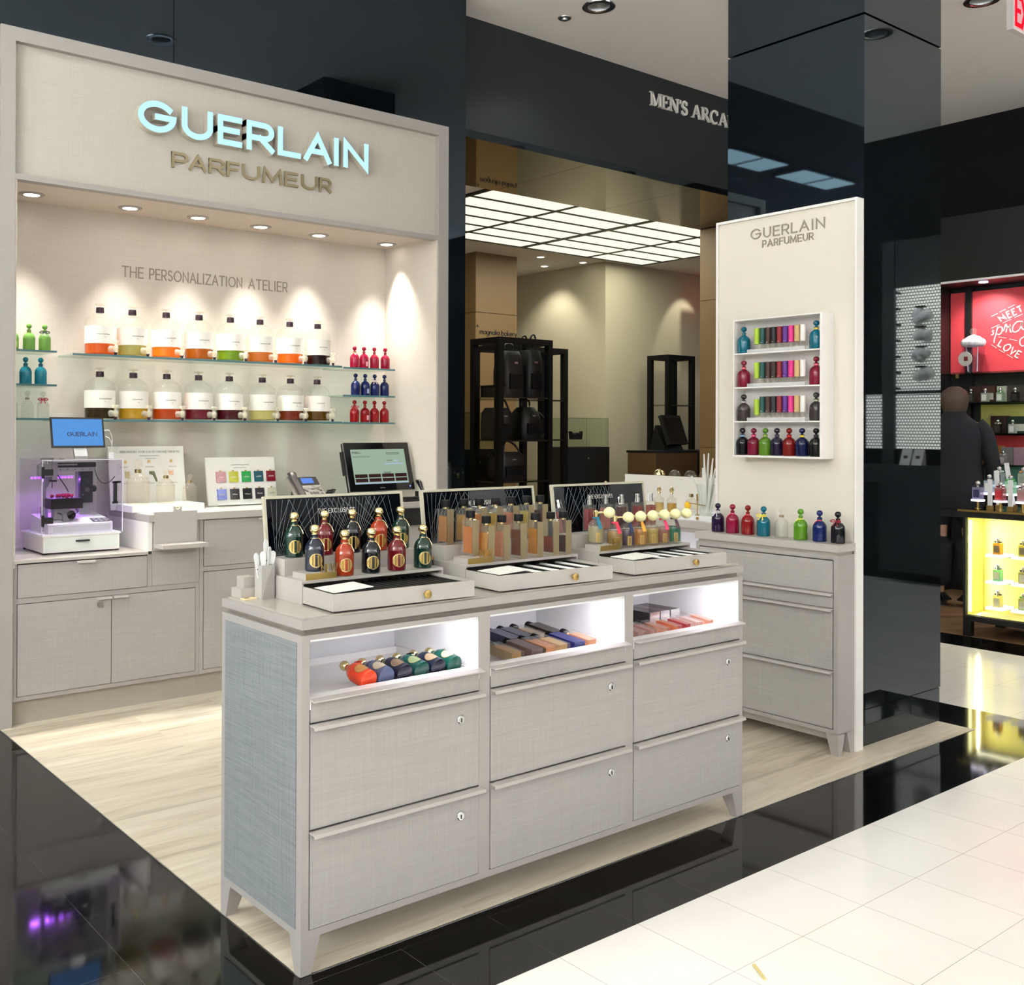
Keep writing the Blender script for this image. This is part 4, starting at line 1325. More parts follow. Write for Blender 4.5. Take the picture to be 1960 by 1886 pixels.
# ------------------------------------------------------------------ bottles lying in the lit cubbies
LIE = Matrix.Rotation(R(-90), 4, 'X')
def lay(t, x, y, z, yaw, roll, pitch=0):
    """lay a bottle on its side: base towards the front, cap towards the back"""
    m = Matrix.Translation((x, y, z)) @ Matrix.Rotation(R(yaw), 4, 'Z') @ Matrix.Rotation(R(-90 + pitch), 4, 'X') @ Matrix.Rotation(R(roll), 4, 'Z')
    t.matrix_world = m
    return t
TZ = .6685
for i, (x, hx, nm, ts) in enumerate(((1.546, 'd8401c', 'orange', 'b02010'), (1.603, '48506e', 'slate blue', None), (1.664, '1b1a2c', 'dark indigo', None), (1.722, '0d4038', 'teal green with black tassel', '101014'), (1.78, '171a2c', 'blue-black', None), (1.838, '0a4a3e', 'deep green', None))):
    t = exclusive((0, 0, 0), hx, '%s lacquered bottle lying in the left cubby, %s' % (nm, nth(i, 6)), 'bottles lying in the left cubby', 0, ts, False, plain('medal_%d' % i, ('d89a58', 'b8ac94', '7a6450', '7c8a60', '9a8468', 'a8b090')[i], .45, metal=.3, noise=.35, nscale=350))
    lay(t, x, 2.276, TZ + .0272, 2.5, -14, 9)
def slab_bottle(x, y, yaw, z, hexc, label, group, plate=None, dark=None, cap='black_matte'):
    t = square_bottle((0, 0, 0), hexc, label, group, 0, False, plate is not None, cap, 'juice', plate, dark)
    return lay(t, x, y, z + .001, yaw, -90, 6)
GB = 'square bottles lying in the middle cubby'
MID = [(2.078, 'dcae50', 'clear amber', None, M['champ']), (2.155, None, 'mauve-brown', '5a4644', None), (2.217, 'e8a868', 'pale orange', None, M['champ']), (2.271, 'ecc880', 'light gold', None, None), (2.336, None, 'royal blue', '16205e', None), (2.40, 'e8b890', 'peach', None, None)]
for i, (x, hx, nm, dk, pl) in enumerate(MID):
    slab_bottle(x, 2.276, 2, TZ + .0165, hx, '%s square bottle in the middle cubby, %s of the front row' % (nm, nth(i, 6)), GB, pl, dk)
for i, (x, hx, nm, dk) in enumerate(((2.215, None, 'navy blue', '141c4a'), (2.268, None, 'dark blue', '10163c'), (2.325, 'e0c8a0', 'clear', None), (2.395, None, 'taupe brown', '3e322e'))):
    slab_bottle(x, 2.435, 2, TZ + .0165, hx, '%s square bottle in the middle cubby, %s of the back row' % (nm, nth(i, 4)), GB, None, dk)
GT = 'bottles lying in the right cubby'
for i, (x, (hx, nm)) in enumerate(zip((2.632, 2.692, 2.75, 2.812, 2.872, 2.935, 2.996), [('e8c8c4', 'pale pink'), ('e4b8b4', 'pink'), ('eabca0', 'peach'), ('e88a4c', 'orange'), ('cc2c34', 'red'), ('e8d0cc', 'clear pink'), ('eab49a', 'salmon')])):
    t = thing('perfume_bottle', '%s flat glass bottle in the right cubby, %s in front row' % (nm, nth(i, 7)), 'bottle', (0, 0, 0), 0, GT)
    inst('glass_body', 'tall_glass', tall_glass, M['bottle_glass'], t)
    inst('perfume', 'tall_juice', tall_juice, tint(hx, 'juice'), t)
    inst('spray_neck', 'tall_spray', tall_spray, M['acryl'], t, 40)
    lay(t, x, 2.276, TZ + .0148, 2, 0, 7)
for i, (x, hx, nm) in enumerate(((2.88, '3a3030', 'dark smoky'), (2.935, '8a6a60', 'taupe'), (2.99, '34101c', 'dark burgundy'))):
    t = thing('perfume_carton_bottle', '%s long square bottle at the right cubby back, %s' % (nm, nth(i, 3)), 'bottle', (0, 0, 0), 0, 'long bottles at the back of the right cubby')
    inst('glass_body', 'long_g', lambda mb: (mb.box(-.026, -.022, .004, .026, .022, .15), .003)[1], tint(hx, 'glass'), t)
    inst('base_plate', 'long_b', lambda mb: (mb.box(-.026, -.022, 0, .026, .022, .0035), .001)[1], M['chrome'], t)
    inst('cap', 'long_c', lambda mb: mb.cyl((0, 0, .151), .012, .02, 18) and None, M['black_satin'], t, 40)
    lay(t, x, 2.435, TZ + .0228, 2, 0)

# ------------------------------------------------------------------ paddle holder, candles, small items at the counter's left end
h = thing('paddle_holder', 'grey faceted holder with white tester paddles at the counter left end', 'holder', (1.395, 2.57, TOP))
hm = Matrix.Translation((1.376, 2.556, TOP)) @ Matrix.Rotation(R(2), 4, 'Z')
m = MB()
m.box(0, 0, 0, .04, .003, .093, hm).box(0, .035, 0, .04, .038, .093, hm).box(0, .003, 0, .003, .035, .093, hm).box(.037, .003, 0, .04, .035, .093, hm).box(.003, .003, 0, .037, .035, .003, hm)
m.build('holder_box', plain('holder_grey', 'a4a09b', .4), h)
MB().prism([hm @ Vector(p) for p in ((.001, -.0002, .0), (.04, -.0002, .0), (.04, -.0002, .093), (.036, -.0002, .093), (.016, -.0002, .05), (.012, -.0002, .035))], (0, -.002, 0)).build('facet', plain('holder_facet', '948f8a', .4), h)
for i, (dx, dy, lx, L, rz) in enumerate(((-.012, .004, -9, .125, 15), (-.004, -.004, -3, .128, 0), (.004, .004, 1, .16, 20), (.006, -.003, 4, .14, 35), (.012, .006, 10, .128, -10))):
    p = thing('tester_paddle', 'white rounded tester paddle in the grey holder, ' + ('leaning far left', 'front left one', 'tallest one at the back', 'front right one edge-on', 'leaning far right')[i], 'paddle', (1.396 + dx * .6, 2.575 + dy, TOP + .0035), 0, 'white paddles in the holder')
    mm = Matrix.Rotation(R(lx), 4, 'Y') @ Matrix.Rotation(R(rz), 4, 'Z')
    outl = [(-.004, 0), (.004, 0), (.0055, L * .45)] + [(.009 * math.cos(R(a)), L - .012 + .012 * math.sin(R(a))) for a in range(-10, 191, 20)] + [(-.0055, L * .45)]
    MB().prism([mm @ Vector((x, -.001, z)) for x, z in outl], mm.to_3x3() @ Vector((0, .002, 0))).build('paddle_blade', M['white_pure'], p, local=True)
    MB().box(-.005, -.0013, L * .62, .005, -.0011, L * .62 + .003, mm).box(-.004, -.0013, L * .45, .004, -.0011, L * .45 + .002, mm).build('print', M['ink'], p, local=True)
for i, x in enumerate((1.946, 2.518)):
    t = thing('candle_jar', 'dark candle jar with gold lid between the %s tester stands' % ('left and middle', 'middle and right')[i], 'candle', (x, 2.56, TOP), 0, 'dark candle jars')
    MB().lathe([(0, 0), (.026, 0), (.027, .003), (.027, .07), (0, .07)], 28).build('jar', M['black_gloss'], t, 40, local=True)
    MB().lathe([(0, .0702), (.0275, .0702), (.0275, .077), (.025, .079), (0, .079)], 28).build('lid', M['brass'], t, 40, local=True)
lt = thing('counter_riser', 'low two-step greige riser block behind the paddle holder', 'display stand', (1.36, 2.62, TOP))
MB().box(1.335, 2.60, TOP, 1.388, 2.658, .915).build('lower_step', M['lam_top'], lt, bevel=.001)
MB().box(1.352, 2.615, .9152, 1.388, 2.658, .945).build('upper_step', M['lam_top'], lt, bevel=.001)
fl = thing('folded_leaflet', 'cream folded leaflet with foil print lying at the counter left end', 'leaflet', (1.35, 2.585, TOP))
MB().box(1.332, 2.572, TOP, 1.372, 2.598, TOP + .003).build('sheet', plain('cream_sheet', 'e2cfa4', .5), fl)
MB().box(1.337, 2.576, TOP + .003, 1.352, 2.594, TOP + .0036).build('foil_print', M['gold'], fl)
# ------------------------------------------------------------------ engraving machine under its clear cover
WZ = .7552
cas = thing('machine_stand', 'white box stand with pull under a clear acrylic cover, on the low worktop', 'stand', (1.73, 5.1, WZ))
X0, X1, YA, YB = 1.535, 1.93, 5.03, 5.385
for x, y in ((X0 + .02, YA + .02), (X1 - .02, YA + .02), (X0 + .02, YB - .02), (X1 - .02, YB - .02)):
    MB().cyl((x, y, WZ), .008, .0079, 14).build('rubber_foot', M['black_satin'], cas, 40)
MB().box(X0 + .012, YA + .012, WZ + .008, X1 - .012, YB - .012, WZ + .085).build('stand_box', M['white_lac'], cas, bevel=.001)
MB().box(X0 + .006, YA + .006, WZ + .0852, X1 - .006, YB - .006, WZ + .094).build('stand_top', M['white_pure'], cas, bevel=.001)
MB().box(X0 + .02, YA + .0105, WZ + .02, X1 - .02, YA + .0119, WZ + .078).build('drawer_front', plain('pale_front', 'd9ddd6', .35), cas)
MB().box(X0 + .165, YA - .004, WZ + .056, X0 + .23, YA + .0104, WZ + .064).build('drawer_pull', M['black_satin'], cas)
cov = thing('acrylic_cover', 'clear acrylic cover box with black latches around the engraving machine', 'cover', (1.73, 5.1, WZ + .094))
CZ = 1.205
th = .004
CB = WZ + .0945
MB().box(X0, YA, CB, X1, YA + th, CZ).build('front_pane', M['acryl'], cov)
MB().box(X0, YA + th, CB, X0 + th, YB, CZ).build('side_pane', M['acryl'], cov)
MB().box(X1 - th, YA + th, CB, X1, YB, CZ).build('side_pane', M['acryl'], cov)
MB().box(X0, YA, CZ, X1, YB, CZ + th).build('top_pane', M['acryl'], cov)
edge = plain('acrylic_edge', 'dcd6e4', .2)
m = MB()
m.box(X0 - .0006, YA - .0006, CB, X0 + .0034, YA + .0034, CZ + .004).box(X1 - .0034, YA - .0006, CB, X1 + .0006, YA + .0034, CZ + .004).box(X0 + .004, YA - .0006, CZ + .0005, X1 - .004, YA + .002, CZ + .0045).box(X0 - .0006, YA + .004, CZ + .0005, X0 + .002, YB, CZ + .0045).box(X1 - .002, YA + .004, CZ + .0005, X1 + .0006, YB, CZ + .0045)
m.build('polished_edge', edge, cov)
for z in (1.135, .905):
    m = MB().box(X0 + .004, YA - .012, z, X0 + .05, YA - .0007, z + .03).box(X0 - .006, YA - .016, z - .012, X0 + .008, YA - .0125, z + .042)
    m.build('latch', M['black_satin'], cov, bevel=.001)
m = MB().box(X1 - .05, YA - .016, .995, X1 - .035, YA - .0008, 1.10).box(X1 - .055, YA - .016, 1.09, X1 - .015, YA - .0008, 1.10).box(X1 - .055, YA - .016, .99, X1 - .03, YA - .0008, 1.0)
m.build('door_handle', M['black_satin'], cov, bevel=.001)

MZ = WZ + .0945
mac = thing('engraving_machine', 'grey and white engraving machine lit purple inside the clear cover', 'machine', (1.72, 5.18, MZ))
m = MB()
m.prism([(1.575, 5.06, MZ), (1.575, 5.06, MZ + .045), (1.575, 5.14, MZ + .062), (1.575, 5.34, MZ + .082), (1.575, 5.34, MZ)], (.315, 0, 0))
m.build('machine_base', M['white_pure'], mac, bevel=.006)
MB().box(1.60, 5.0595 - .001, MZ + .008, 1.88, 5.0599, MZ + .038).build('base_front', plain('grey_front', 'd6d8d2', .4), mac)
m = MB()
for s in (1.582, 1.598):
    pass
for y in (5.09, 5.11):
    P = [(1.573, y, MZ + .008), (1.5635, y, MZ + .012), (1.5635, y, MZ + .042), (1.573, y, MZ + .046)]
m.tube([(1.574, 5.10, MZ + .008), (1.562, 5.10, MZ + .014), (1.562, 5.10, MZ + .038), (1.574, 5.10, MZ + .044)], .004, 8).tube([(1.891, 5.10, MZ + .01), (1.902, 5.10, MZ + .016), (1.902, 5.10, MZ + .03), (1.891, 5.10, MZ + .036)], .004, 8)
m.build('carry_handle', M['chrome'], mac, 50)
cp = MB().prism([(1.80, 5.075, MZ + .0485), (1.885, 5.075, MZ + .0485), (1.885, 5.135, MZ + .0612), (1.80, 5.135, MZ + .0612)], (0, -.001, .003)).build('control_panel', plain('panel_grey', '5b5a5e', .4), mac)
m = MB()
for i in range(3):
    for j in range(2):
        m.cyl((1.815 + i * .026, 5.09 + j * .026, MZ + .0515 + j * .0055), .008, .004, 14)
m.build('button', M['white_pure'], cp, 40)
# rear column and dark plate
MB().box(1.79, 5.255, MZ + .07, 1.845, 5.32, MZ + .33).build('rear_column', M['steel'], mac, bevel=.002)
MB().box(1.785, 5.225, MZ + .135, 1.848, 5.254, MZ + .325).build('column_plate', plain('anthracite', '33343a', .35, metal=.3), mac, bevel=.003)
m = MB()
for (x, z, r) in ((1.818, .2, .0125), (1.818, .15, .003), (1.818, .245, .003), (1.797, .175, .003), (1.797, .225, .003)):
    m.cyl((x, 5.2248, MZ + z), r, .004, 14, (0, -1, 0))
m.build('plate_bolt', M['chrome'], mac, 40)
MB().lathe([(0, 0), (.014, 0), (.017, .004), (.017, .016), (.013, .02), (0, .02)], 20, (0, 0, 0), Matrix.Translation((1.849, 5.24, MZ + .205)) @ Vector((1, 0, 0)).to_track_quat('Z', 'Y').to_matrix().to_4x4()).build('side_knob', M['black_satin'], mac, 40)
# horizontal gantry with scale
MB().box(1.655, 5.205, MZ + .295, 1.85, 5.255, MZ + .315).build('scale_rail', M['steel'], mac, bevel=.001)
MB().box(1.655, 5.2, MZ + .3155, 1.855, 5.26, MZ + .34).build('gantry_beam', plain('anthracite_beam', '2f3036', .35), mac, bevel=.002)
MB().box(1.66, 5.1985, MZ + .327, 1.76, 5.1999, MZ + .333).build('beam_stripe', M['steel'], mac)
m = MB()
for i in range(5):
    m.box(1.675 + i * .037, 5.2042, MZ + .303, 1.68 + i * .037, 5.2049, MZ + .307)
m.build('scale_mark', M['black_satin'], mac)
m = MB().box(1.635, 5.19, MZ + .255, 1.66, 5.26, MZ + .345).box(1.60, 5.2, MZ + .27, 1.634, 5.25, MZ + .335).box(1.575, 5.205, MZ + .275, 1.598, 5.245, MZ + .33)
m.build('carriage', plain('aluminium', 'a7a6a6', .35, metal=.5), mac, bevel=.0015)
MB().box(1.607, 5.1985, MZ + .285, 1.62, 5.1999, MZ + .31).build('warning_sticker', plain('yellow_sticker', 'cdbf5a', .5), mac)
m = MB().cyl((1.612, 5.225, MZ + .335), .006, .02, 12).cyl((1.645, 5.225, MZ + .345), .004, .014, 12).cyl((1.60, 5.19, MZ + .30), .005, .03, 10, (1, 0, 0)).cyl((1.585, 5.225, MZ + .33), .009, .004, 14)
m.build('knurled_screw', M['chrome'], mac, 40)
MB().tube([(1.59, 5.22, MZ + .336), (1.585, 5.22, MZ + .36), (1.60, 5.22, MZ + .364), (1.65, 5.22, MZ + .362)], .002, 6).build('signal_wire', M['black_satin'], mac, 60)
m = MB().box(1.602, 5.225, MZ + .085, 1.615, 5.24, MZ + .268).prism([(1.602, 5.228, MZ + .268), (1.64, 5.228, MZ + .268), (1.64, 5.228, MZ + .25), (1.615, 5.228, MZ + .205)], (0, .01, 0))
m.build('left_arm', plain('aluminium_arm', '9c9ba4', .35, metal=.5), mac)
MB().cyl((1.609, 5.232, MZ + .073), .018, .05, 18).build('arm_foot', plain('aluminium_foot', 'a2a1aa', .4, metal=.4), mac, 40)
MB().tube([(1.66, 5.215, MZ + .29), (1.70, 5.2, MZ + .225), (1.715, 5.195, MZ + .195)], .0025, 8).build('stylus', M['black_satin'], mac, 50)
MB().box(1.63, 5.2, MZ + .246, 1.66, 5.225, MZ + .2545).cyl((1.64, 5.21, MZ + .215), .002, .03, 8).build('tool_head', M['black_satin'], mac)
# led strip
MB().box(1.56, 5.30, MZ + .258, 1.78, 5.31, MZ + .272).build('led_bar', M['white_pure'], mac)
m = MB()
for i in range(13):
    m.ball((1.568 + i * .0165, 5.297, MZ + .262), .0048, 10, 6)
m.build('purple_led', M['led_uv'], mac, 60)
lamp('AREA', (1.67, 5.285, MZ + .252), .9, (.45, .12, 1.0), (1.67, 5.2, MZ), 'machine_led', shape='RECTANGLE', size=.2, size_y=.012)
# work table: black vice block, lead, hand wheel
MB().box(1.60, 5.1, MZ + .118, 1.755, 5.19, MZ + .168).build('vice_block', M['black_satin'], mac, bevel=.002)
MB().box(1.625, 5.125, MZ + .065, 1.70, 5.175, MZ + .1175).build('table_lift', M['steel'], mac, bevel=.003)
MB().box(1.66, 5.1, MZ + .056, 1.69, 5.16, MZ + .09).build('lift_foot', M['steel'], mac)
MB().lathe([(0, 0), (.02, 0), (.022, .003), (.022, .012), (.018, .015), (0, .015)], 24, (0, 0, 0), Matrix.Translation((1.698, 5.112, MZ + .085)) @ Vector((.2, -1, .1)).to_track_quat('Z', 'Y').to_matrix().to_4x4()).build('hand_wheel', M['black_gloss'], mac, 40)
MB().tube([(1.635, 5.14, MZ + .118), (1.633, 5.13, MZ + .1), (1.66, 5.12, MZ + .09)], .003, 8).tube([(1.73, 5.14, MZ + .118), (1.742, 5.13, MZ + .1), (1.725, 5.13, MZ + .085)], .0025, 8).build('hose', M['black_satin'], mac, 60)
it = thing('engraved_piece', 'glittering pink-red piece clamped on the black block of the engraving machine', 'workpiece', (1.67, 5.145, MZ + .168))
m = MB()
rnd = random.Random(3)
for i in range(26):
    m.ball((1.62 + .10 * rnd.random(), 5.115 + .06 * rnd.random(), MZ + .174 + .010 * rnd.random()), .006 + .003 * rnd.random(), 7, 5)
m.build('glitter_piece', plain('pink_foil', 'd03a78', .15, metal=.8), it)
cb = MB().tube(spline([(1.857, 5.235, MZ + .325), (1.862, 5.21, MZ + .27), (1.885, 5.19, MZ + .235), (1.905, 5.15, MZ + .24), (1.915, 5.1, MZ + .27)], 6), .0022, 6).build('machine_cable', M['black_satin'], None, 60)
tag(cb, 'black cable looping inside the acrylic cover beside the dark plate', 'cable')

# tablet on its stand on top of the cover
tb = thing('tablet_display', 'tilted tablet with blue screen on a steel stand above the machine', 'tablet', (1.71, 5.1, CZ + .004))
TM = Matrix.Translation((1.726, 5.075, CZ + .062)) @ Matrix.Rotation(R(-13), 4, 'X')
TW, THt = .262, .152
st = MB()
st.box(1.65, 5.05, CZ + .0045, 1.76, 5.13, CZ + .0085)
st.prism([(1.70, 5.055, CZ + .0085), (1.70, 5.055, CZ + .02), (1.70, 5.085, CZ + .07), (1.70, 5.1, CZ + .14), (1.70, 5.108, CZ + .14), (1.70, 5.095, CZ + .066), (1.70, 5.07, CZ + .0085)], (.062, 0, 0))
st.build('stand', M['steel'], tb)
bd = MB().box(-TW / 2, 0, 0, TW / 2, .009, THt, TM).build('bezel', M['black_satin'], tb, bevel=.002)
MB().box(-TW / 2 + .009, -.0004, .009, TW / 2 - .009, -.0001, THt - .009, TM).build('screen', M['screen_blue'], tb)
F = frame(TM @ Vector((0, -.0005, 0)), (1, 0, 0), TM.to_3x3() @ Vector((0, 0, 1)))
mb = MB()
write(mb, 'GUERLAIN', .018, .145, .004, .0002, lambda x, y, d: F(x, y + .058, d), .22, -.052)
mb.build('screen_wordmark', M['screen_text'], tb)
MB().ball((1.852, 5.068, CZ + .145), .003, 8, 6).build('cable_plug', M['white_pure'], tb)
cb = MB().tube(spline([(1.856, 5.075, CZ + .145), (1.878, 5.085, CZ + .145), (1.9, 5.1, CZ + .11), (1.905, 5.12, CZ + .05), (1.905, 5.13, CZ + .03)], 6), .0016, 6).tube(spline([(1.862, 5.085, CZ + .115), (1.885, 5.095, CZ + .105), (1.903, 5.11, CZ + .07), (1.905, 5.13, CZ + .03)], 6), .0016, 6)
cb.box(1.897, 5.122, CZ + .0045, 1.917, 5.142, CZ + .035)
cb = cb.build('charging_cable', M['white_pure'], None, 60)
tag(cb, 'white charging cable running from the tablet down beside the cover', 'cable')

# ------------------------------------------------------------------ bottle customising board with three bottles
CT = .9352
pl = thing('display_plinth', 'low white display plinth under three big clear bottles on the worktop', 'plinth', (2.19, 5.1, CT))
PM = Matrix.Translation((1.99, 5.06, CT)) @ Matrix.Rotation(R(2), 4, 'Z')
MB().box(0, 0, 0, .40, .20, .034, PM).build('plinth_block', M['white_pure'], pl, bevel=.002)
MB().cyl((2.235, 5.067, CT + .012), .007, .004, 18, (0, -1, 0)).build('brass_button', M['brass'], pl, 40)
bdm = Matrix.Translation((1.965, 5.285, CT)) @ Matrix.Rotation(R(-9), 4, 'X')
bo = thing('customising_board', 'cream leaning board headed PERSONNALISEZ VOTRE FLACON behind the big clear bottles', 'board', (2.17, 5.3, CT))
MB().box(0, 0, 0, .42, .012, .335, bdm).build('board_panel', M['paper'], bo, bevel=.001)
F = frame(bdm @ Vector((0, -.0002, 0)), (1, 0, 0), bdm.to_3x3() @ Vector((0, 0, 1)))
def at(F, x, y):
    return lambda a, b, d: F(a + x, b + y, d)
mb = MB()
write(mb, 'PERSONNALISEZ VOTRE FLACON', .0095, .19, .0014, .0003, at(F, .065, .30))
mb.ribbon([(.259, .305), (.264, .305)], .0007, .0003, F)
write(mb, 'CUSTOMIZE YOUR BOTTLE', .0095, .13, .0014, .0003, at(F, .267, .30))
squiggle(mb, .17, .281, .11, .006, .0009, .0003, F, 41)
squiggle(mb, .20, .268, .06, .004, .0007, .0003, F, 42)
for x in (.08, .22, .35):
    squiggle(mb, x - .02, .222, .045, .005, .0008, .0003, F, int(x * 100))
    squiggle(mb, x - .02, .135, .045, .004, .0007, .0003, F, int(x * 200))
mb.build('board_print', M['ink'], bo)
m = MB()
for (x, z) in ((.09, .245), (.22, .247), (.345, .247)):
    m.prism([bdm @ Vector(p) for p in ((x - .008, -.0005, z), (x + .008, -.0005, z), (x + .006, -.0005, z + .016), (x - .004, -.0005, z + .014))], (0, -.003, 0))
m.build('charm', M['brass'], bo)
MB().prism([bdm @ Vector(p) for p in ((.218, -.0005, .2), (.245, -.0005, .2), (.25, -.0005, .188), (.262, -.0005, .145), (.254, -.0005, .143), (.238, -.0005, .18), (.218, -.0005, .185))], (0, -.004, 0)).build('ribbon_sample', plain('olive_ribbon', '5c6346', .6), bo)
MB().box(.33, -.006, .178, .352, -.0005, .2, bdm).build('seal_sample', plain('pink_gold', 'c89a78', .3, metal=.6), bo)
MB().box(.085, -.005, .165, .11, -.0005, .2, bdm).build('tag_sample', M['champ'], bo)
def big_body(mb):
    mb.lathe([(0, 0), (.055, 0), (.058, .003), (.059, .008), (.059, .1), (.058, .106), (.059, .112), (.055, .125), (.045, .142), (.03, .155), (.018, .162), (.016, .17), (.016, .18), (0, .181)], 36)
    for i in range(20):
        a = 2 * PI * i / 20
        mb.ball((.0575 * math.cos(a), .0575 * math.sin(a), .116), .003, 6, 4)
        mb.ball((.05 * math.cos(a + .15), .05 * math.sin(a + .15), .134), .0028, 6, 4)
def big_band(mb):
    mb.lathe([(.0165, .162), (.0185, .162), (.0185, .181), (.0165, .181)], 24)
def big_stop(mb):
    mb.lathe([(0, .1812), (.011, .1812), (.009, .186), (.017, .194), (.0215, .205), (.021, .216), (.014, .228), (0, .232)], 24)
for i, (x, y, s) in enumerate(((2.062, 5.165, 1.0), (2.215, 5.17, .80), (2.345, 5.16, .64))):
    t = thing('decorative_bottle', '%s clear dotted glass bottle with gold neck band on the white plinth' % ('largest', 'middle-sized', 'smallest')[i], 'bottle', (x, y, CT + .0345), 0, 'big clear bottles')
    t.scale = (s, s, s)
    inst('bottle_body', 'big_body', big_body, M['crystal'], t, 40)
    inst('neck_band', 'big_band', big_band, M['gold'], t, 40)
    inst('stopper', 'big_stop', big_stop, M['crystal'], t, 40)

# engraving sample board with ten glass squares
sb = thing('sample_board', 'white leaning board with ten coloured square samples, two rows of five', 'board', (2.71, 5.28, CT))
sm = Matrix.Translation((2.495, 5.245, CT + .002)) @ Matrix.Rotation(R(-9), 4, 'X')
SW, SH = .425, .268
MB().box(0, 0, 0, SW, .014, SH, sm).build('board_panel', M['paper'], sb, bevel=.001)
MB().box(.045, -.03, -.002, SW - .01, -.0005, .01, sm).build('board_ledge', M['white_lac'], sb)
F = frame(sm @ Vector((0, -.0002, 0)), (1, 0, 0), sm.to_3x3() @ Vector((0, 0, 1)))
mb = MB()
squiggle(mb, .15, .222, .11, .007, .001, .0003, F, 51); squiggle(mb, .165, .207, .08, .004, .0007, .0003, F, 52)
mb.build('board_print', M['ink'], sb)
SWC = [('8c1a24', 'red'), ('a7a81e', 'lime'), ('1f8a40', 'green'), ('0d4a56', 'petrol'), ('6e0f24', 'wine'), ('1b34a0', 'blue'), ('1a1418', 'black'), ('14161a', 'black'), ('28242c', 'anthracite'), ('b9b8a4', 'pale')]
for i, (hx, nm) in enumerate(SWC):
    x = .055 + .078 * (i % 5); z = .127 if i < 5 else .03
    sw = MB().box(x, -.006, z, x + .056, -.0004, z + .06, sm).build('colour_sample', tint(hx), sb, bevel=.002)
    sw['label'] = nm + ' square sample'
    MB().box(x + .022, -.0045, z + .0605, x + .032, -.0004, z + .068, sm).build('clip', M['brass'], sw)
    mb = MB(); squiggle(mb, x + .012, z + .026, .032, .008, .0012, .0002, lambda a, b, d: F(a, b, d + .006), 60 + i)
    mb.build('engraved_script', M['white_letters'] if i != 9 else M['ink'], sw)

# ------------------------------------------------------------------ desk phone
ph = thing('desk_phone', 'grey desk phone with small blue display on the worktop', 'telephone', (3.05, 5.08, CT))
pm = Matrix.Translation((2.955, 5.03, CT + .004)) @ Matrix.Rotation(R(8), 4, 'Z') @ Matrix.Rotation(R(-42), 4, 'X') @ Matrix.Rotation(R(0), 4, 'Y')
MB().box(0, 0, 0, .21, .02, .205, pm).build('phone_body', M['phone'], ph, bevel=.006)
MB().box(.06, -.0015, .135, .205, -.0002, .195, pm).build('display_bezel', M['black_gloss'], ph)
MB().box(.085, -.002, .148, .17, -.0016, .186, pm).build('display', M['screen_small'], ph)
MB().prism([pm @ Vector(p) for p in ((.06, -.0003, .133), (.205, -.0003, .133), (.205, -.0003, .122), (.17, -.0003, .113), (.135, -.0003, .1), (.1, -.0003, .113), (.06, -.0003, .122))], (0, -.001, .0007)).build('silver_band', M['chrome'], ph)
MB().cyl(pm @ Vector((.135, -.001, .118)), .012, .005, 20, -(pm.to_3x3() @ Vector((0, 1, 0)))).build('navigation_key', M['steel'], ph, 40)
m = MB()
for r in range(4):
    for c in range(3):
        m.box(.105 + c * .022, -.004, .02 + r * .018, .121 + c * .022, -.0003, .031 + r * .018, pm)
for (x, z) in ((.07, .1), (.085, .09), (.168, .1), (.183, .09), (.183, .03), (.183, .05), (.183, .068)):
    m.box(x, -.004, z, x + .013, -.0003, z + .01, pm)
m.build('keypad', plain('phone_key', '5a5652', .4), ph)
hs = []
for (z, dy, wx, wy) in ((.0, -.008, .023, .016), (.012, -.018, .026, .02), (.05, -.017, .022, .014), (.11, -.02, .021, .013), (.165, -.018, .022, .014), (.2, -.019, .026, .02), (.214, -.01, .022, .015)):
    hs.append([pm @ Vector((.022 + wx * math.cos(2 * PI * k / 12), -.006 + dy + wy * math.sin(2 * PI * k / 12), z)) for k in range(12)])
MB().loft(hs).build('handset', M['phone_dark'], ph, 60)
MB().prism([(2.975, 5.06, CT), (2.975, 5.2, CT), (2.975, 5.17, CT + .1)], (.15, 0, 0)).build('phone_foot', M['phone_dark'], ph)
cb = MB().tube([(3.19 + .024 * math.sin(i * .9) + .001 * i, 5.15 + .02 * math.cos(i * .9), CT + .012 + .0016 * i) for i in range(40)], .005, 6).build('coiled_cord', M['black_satin'], None, 60)
tag(cb, 'black coiled cord heaped between the phone and the till screen', 'cord')

# ------------------------------------------------------------------ till screen, keyboard, scanner
po = thing('till_monitor', 'large black touch screen till with pale green display on the worktop', 'monitor', (3.5, 5.1, CT))
om = Matrix.Translation((3.515, 5.03, 1.0)) @ Matrix.Rotation(R(6), 4, 'Z') @ Matrix.Rotation(R(-14), 4, 'X')
OW, OH = .50, .29
MB().box(-OW / 2, 0, 0, OW / 2, .03, OH, om).build('screen_shell', M['black_gloss'], po, bevel=.012, seg=3)
MB().box(-OW / 2 - .002, .006, -.002, OW / 2 + .002, .016, OH + .002, om).build('silver_rim', M['steel'], po, bevel=.003)
MB().box(-OW / 2 + .04, -.0006, .042, OW / 2 - .04, -.0001, OH - .04, om).build('screen', M['screen_green'], po)
F = frame(om @ Vector((-OW / 2, -.0007, 0)), (om.to_3x3() @ Vector((1, 0, 0))), om.to_3x3() @ Vector((0, 0, 1)))
m = MB()
for r in range(2):
    for c in range(4):
        x = .048 + c * .103; z = .054 + r * .026
        m.quad(F(x, z, .0002), F(x + .094, z, .0002), F(x + .094, z + .021, .0002), F(x, z + .021, .0002))
m.build('screen_button', M['maroon'], po)
m = MB()
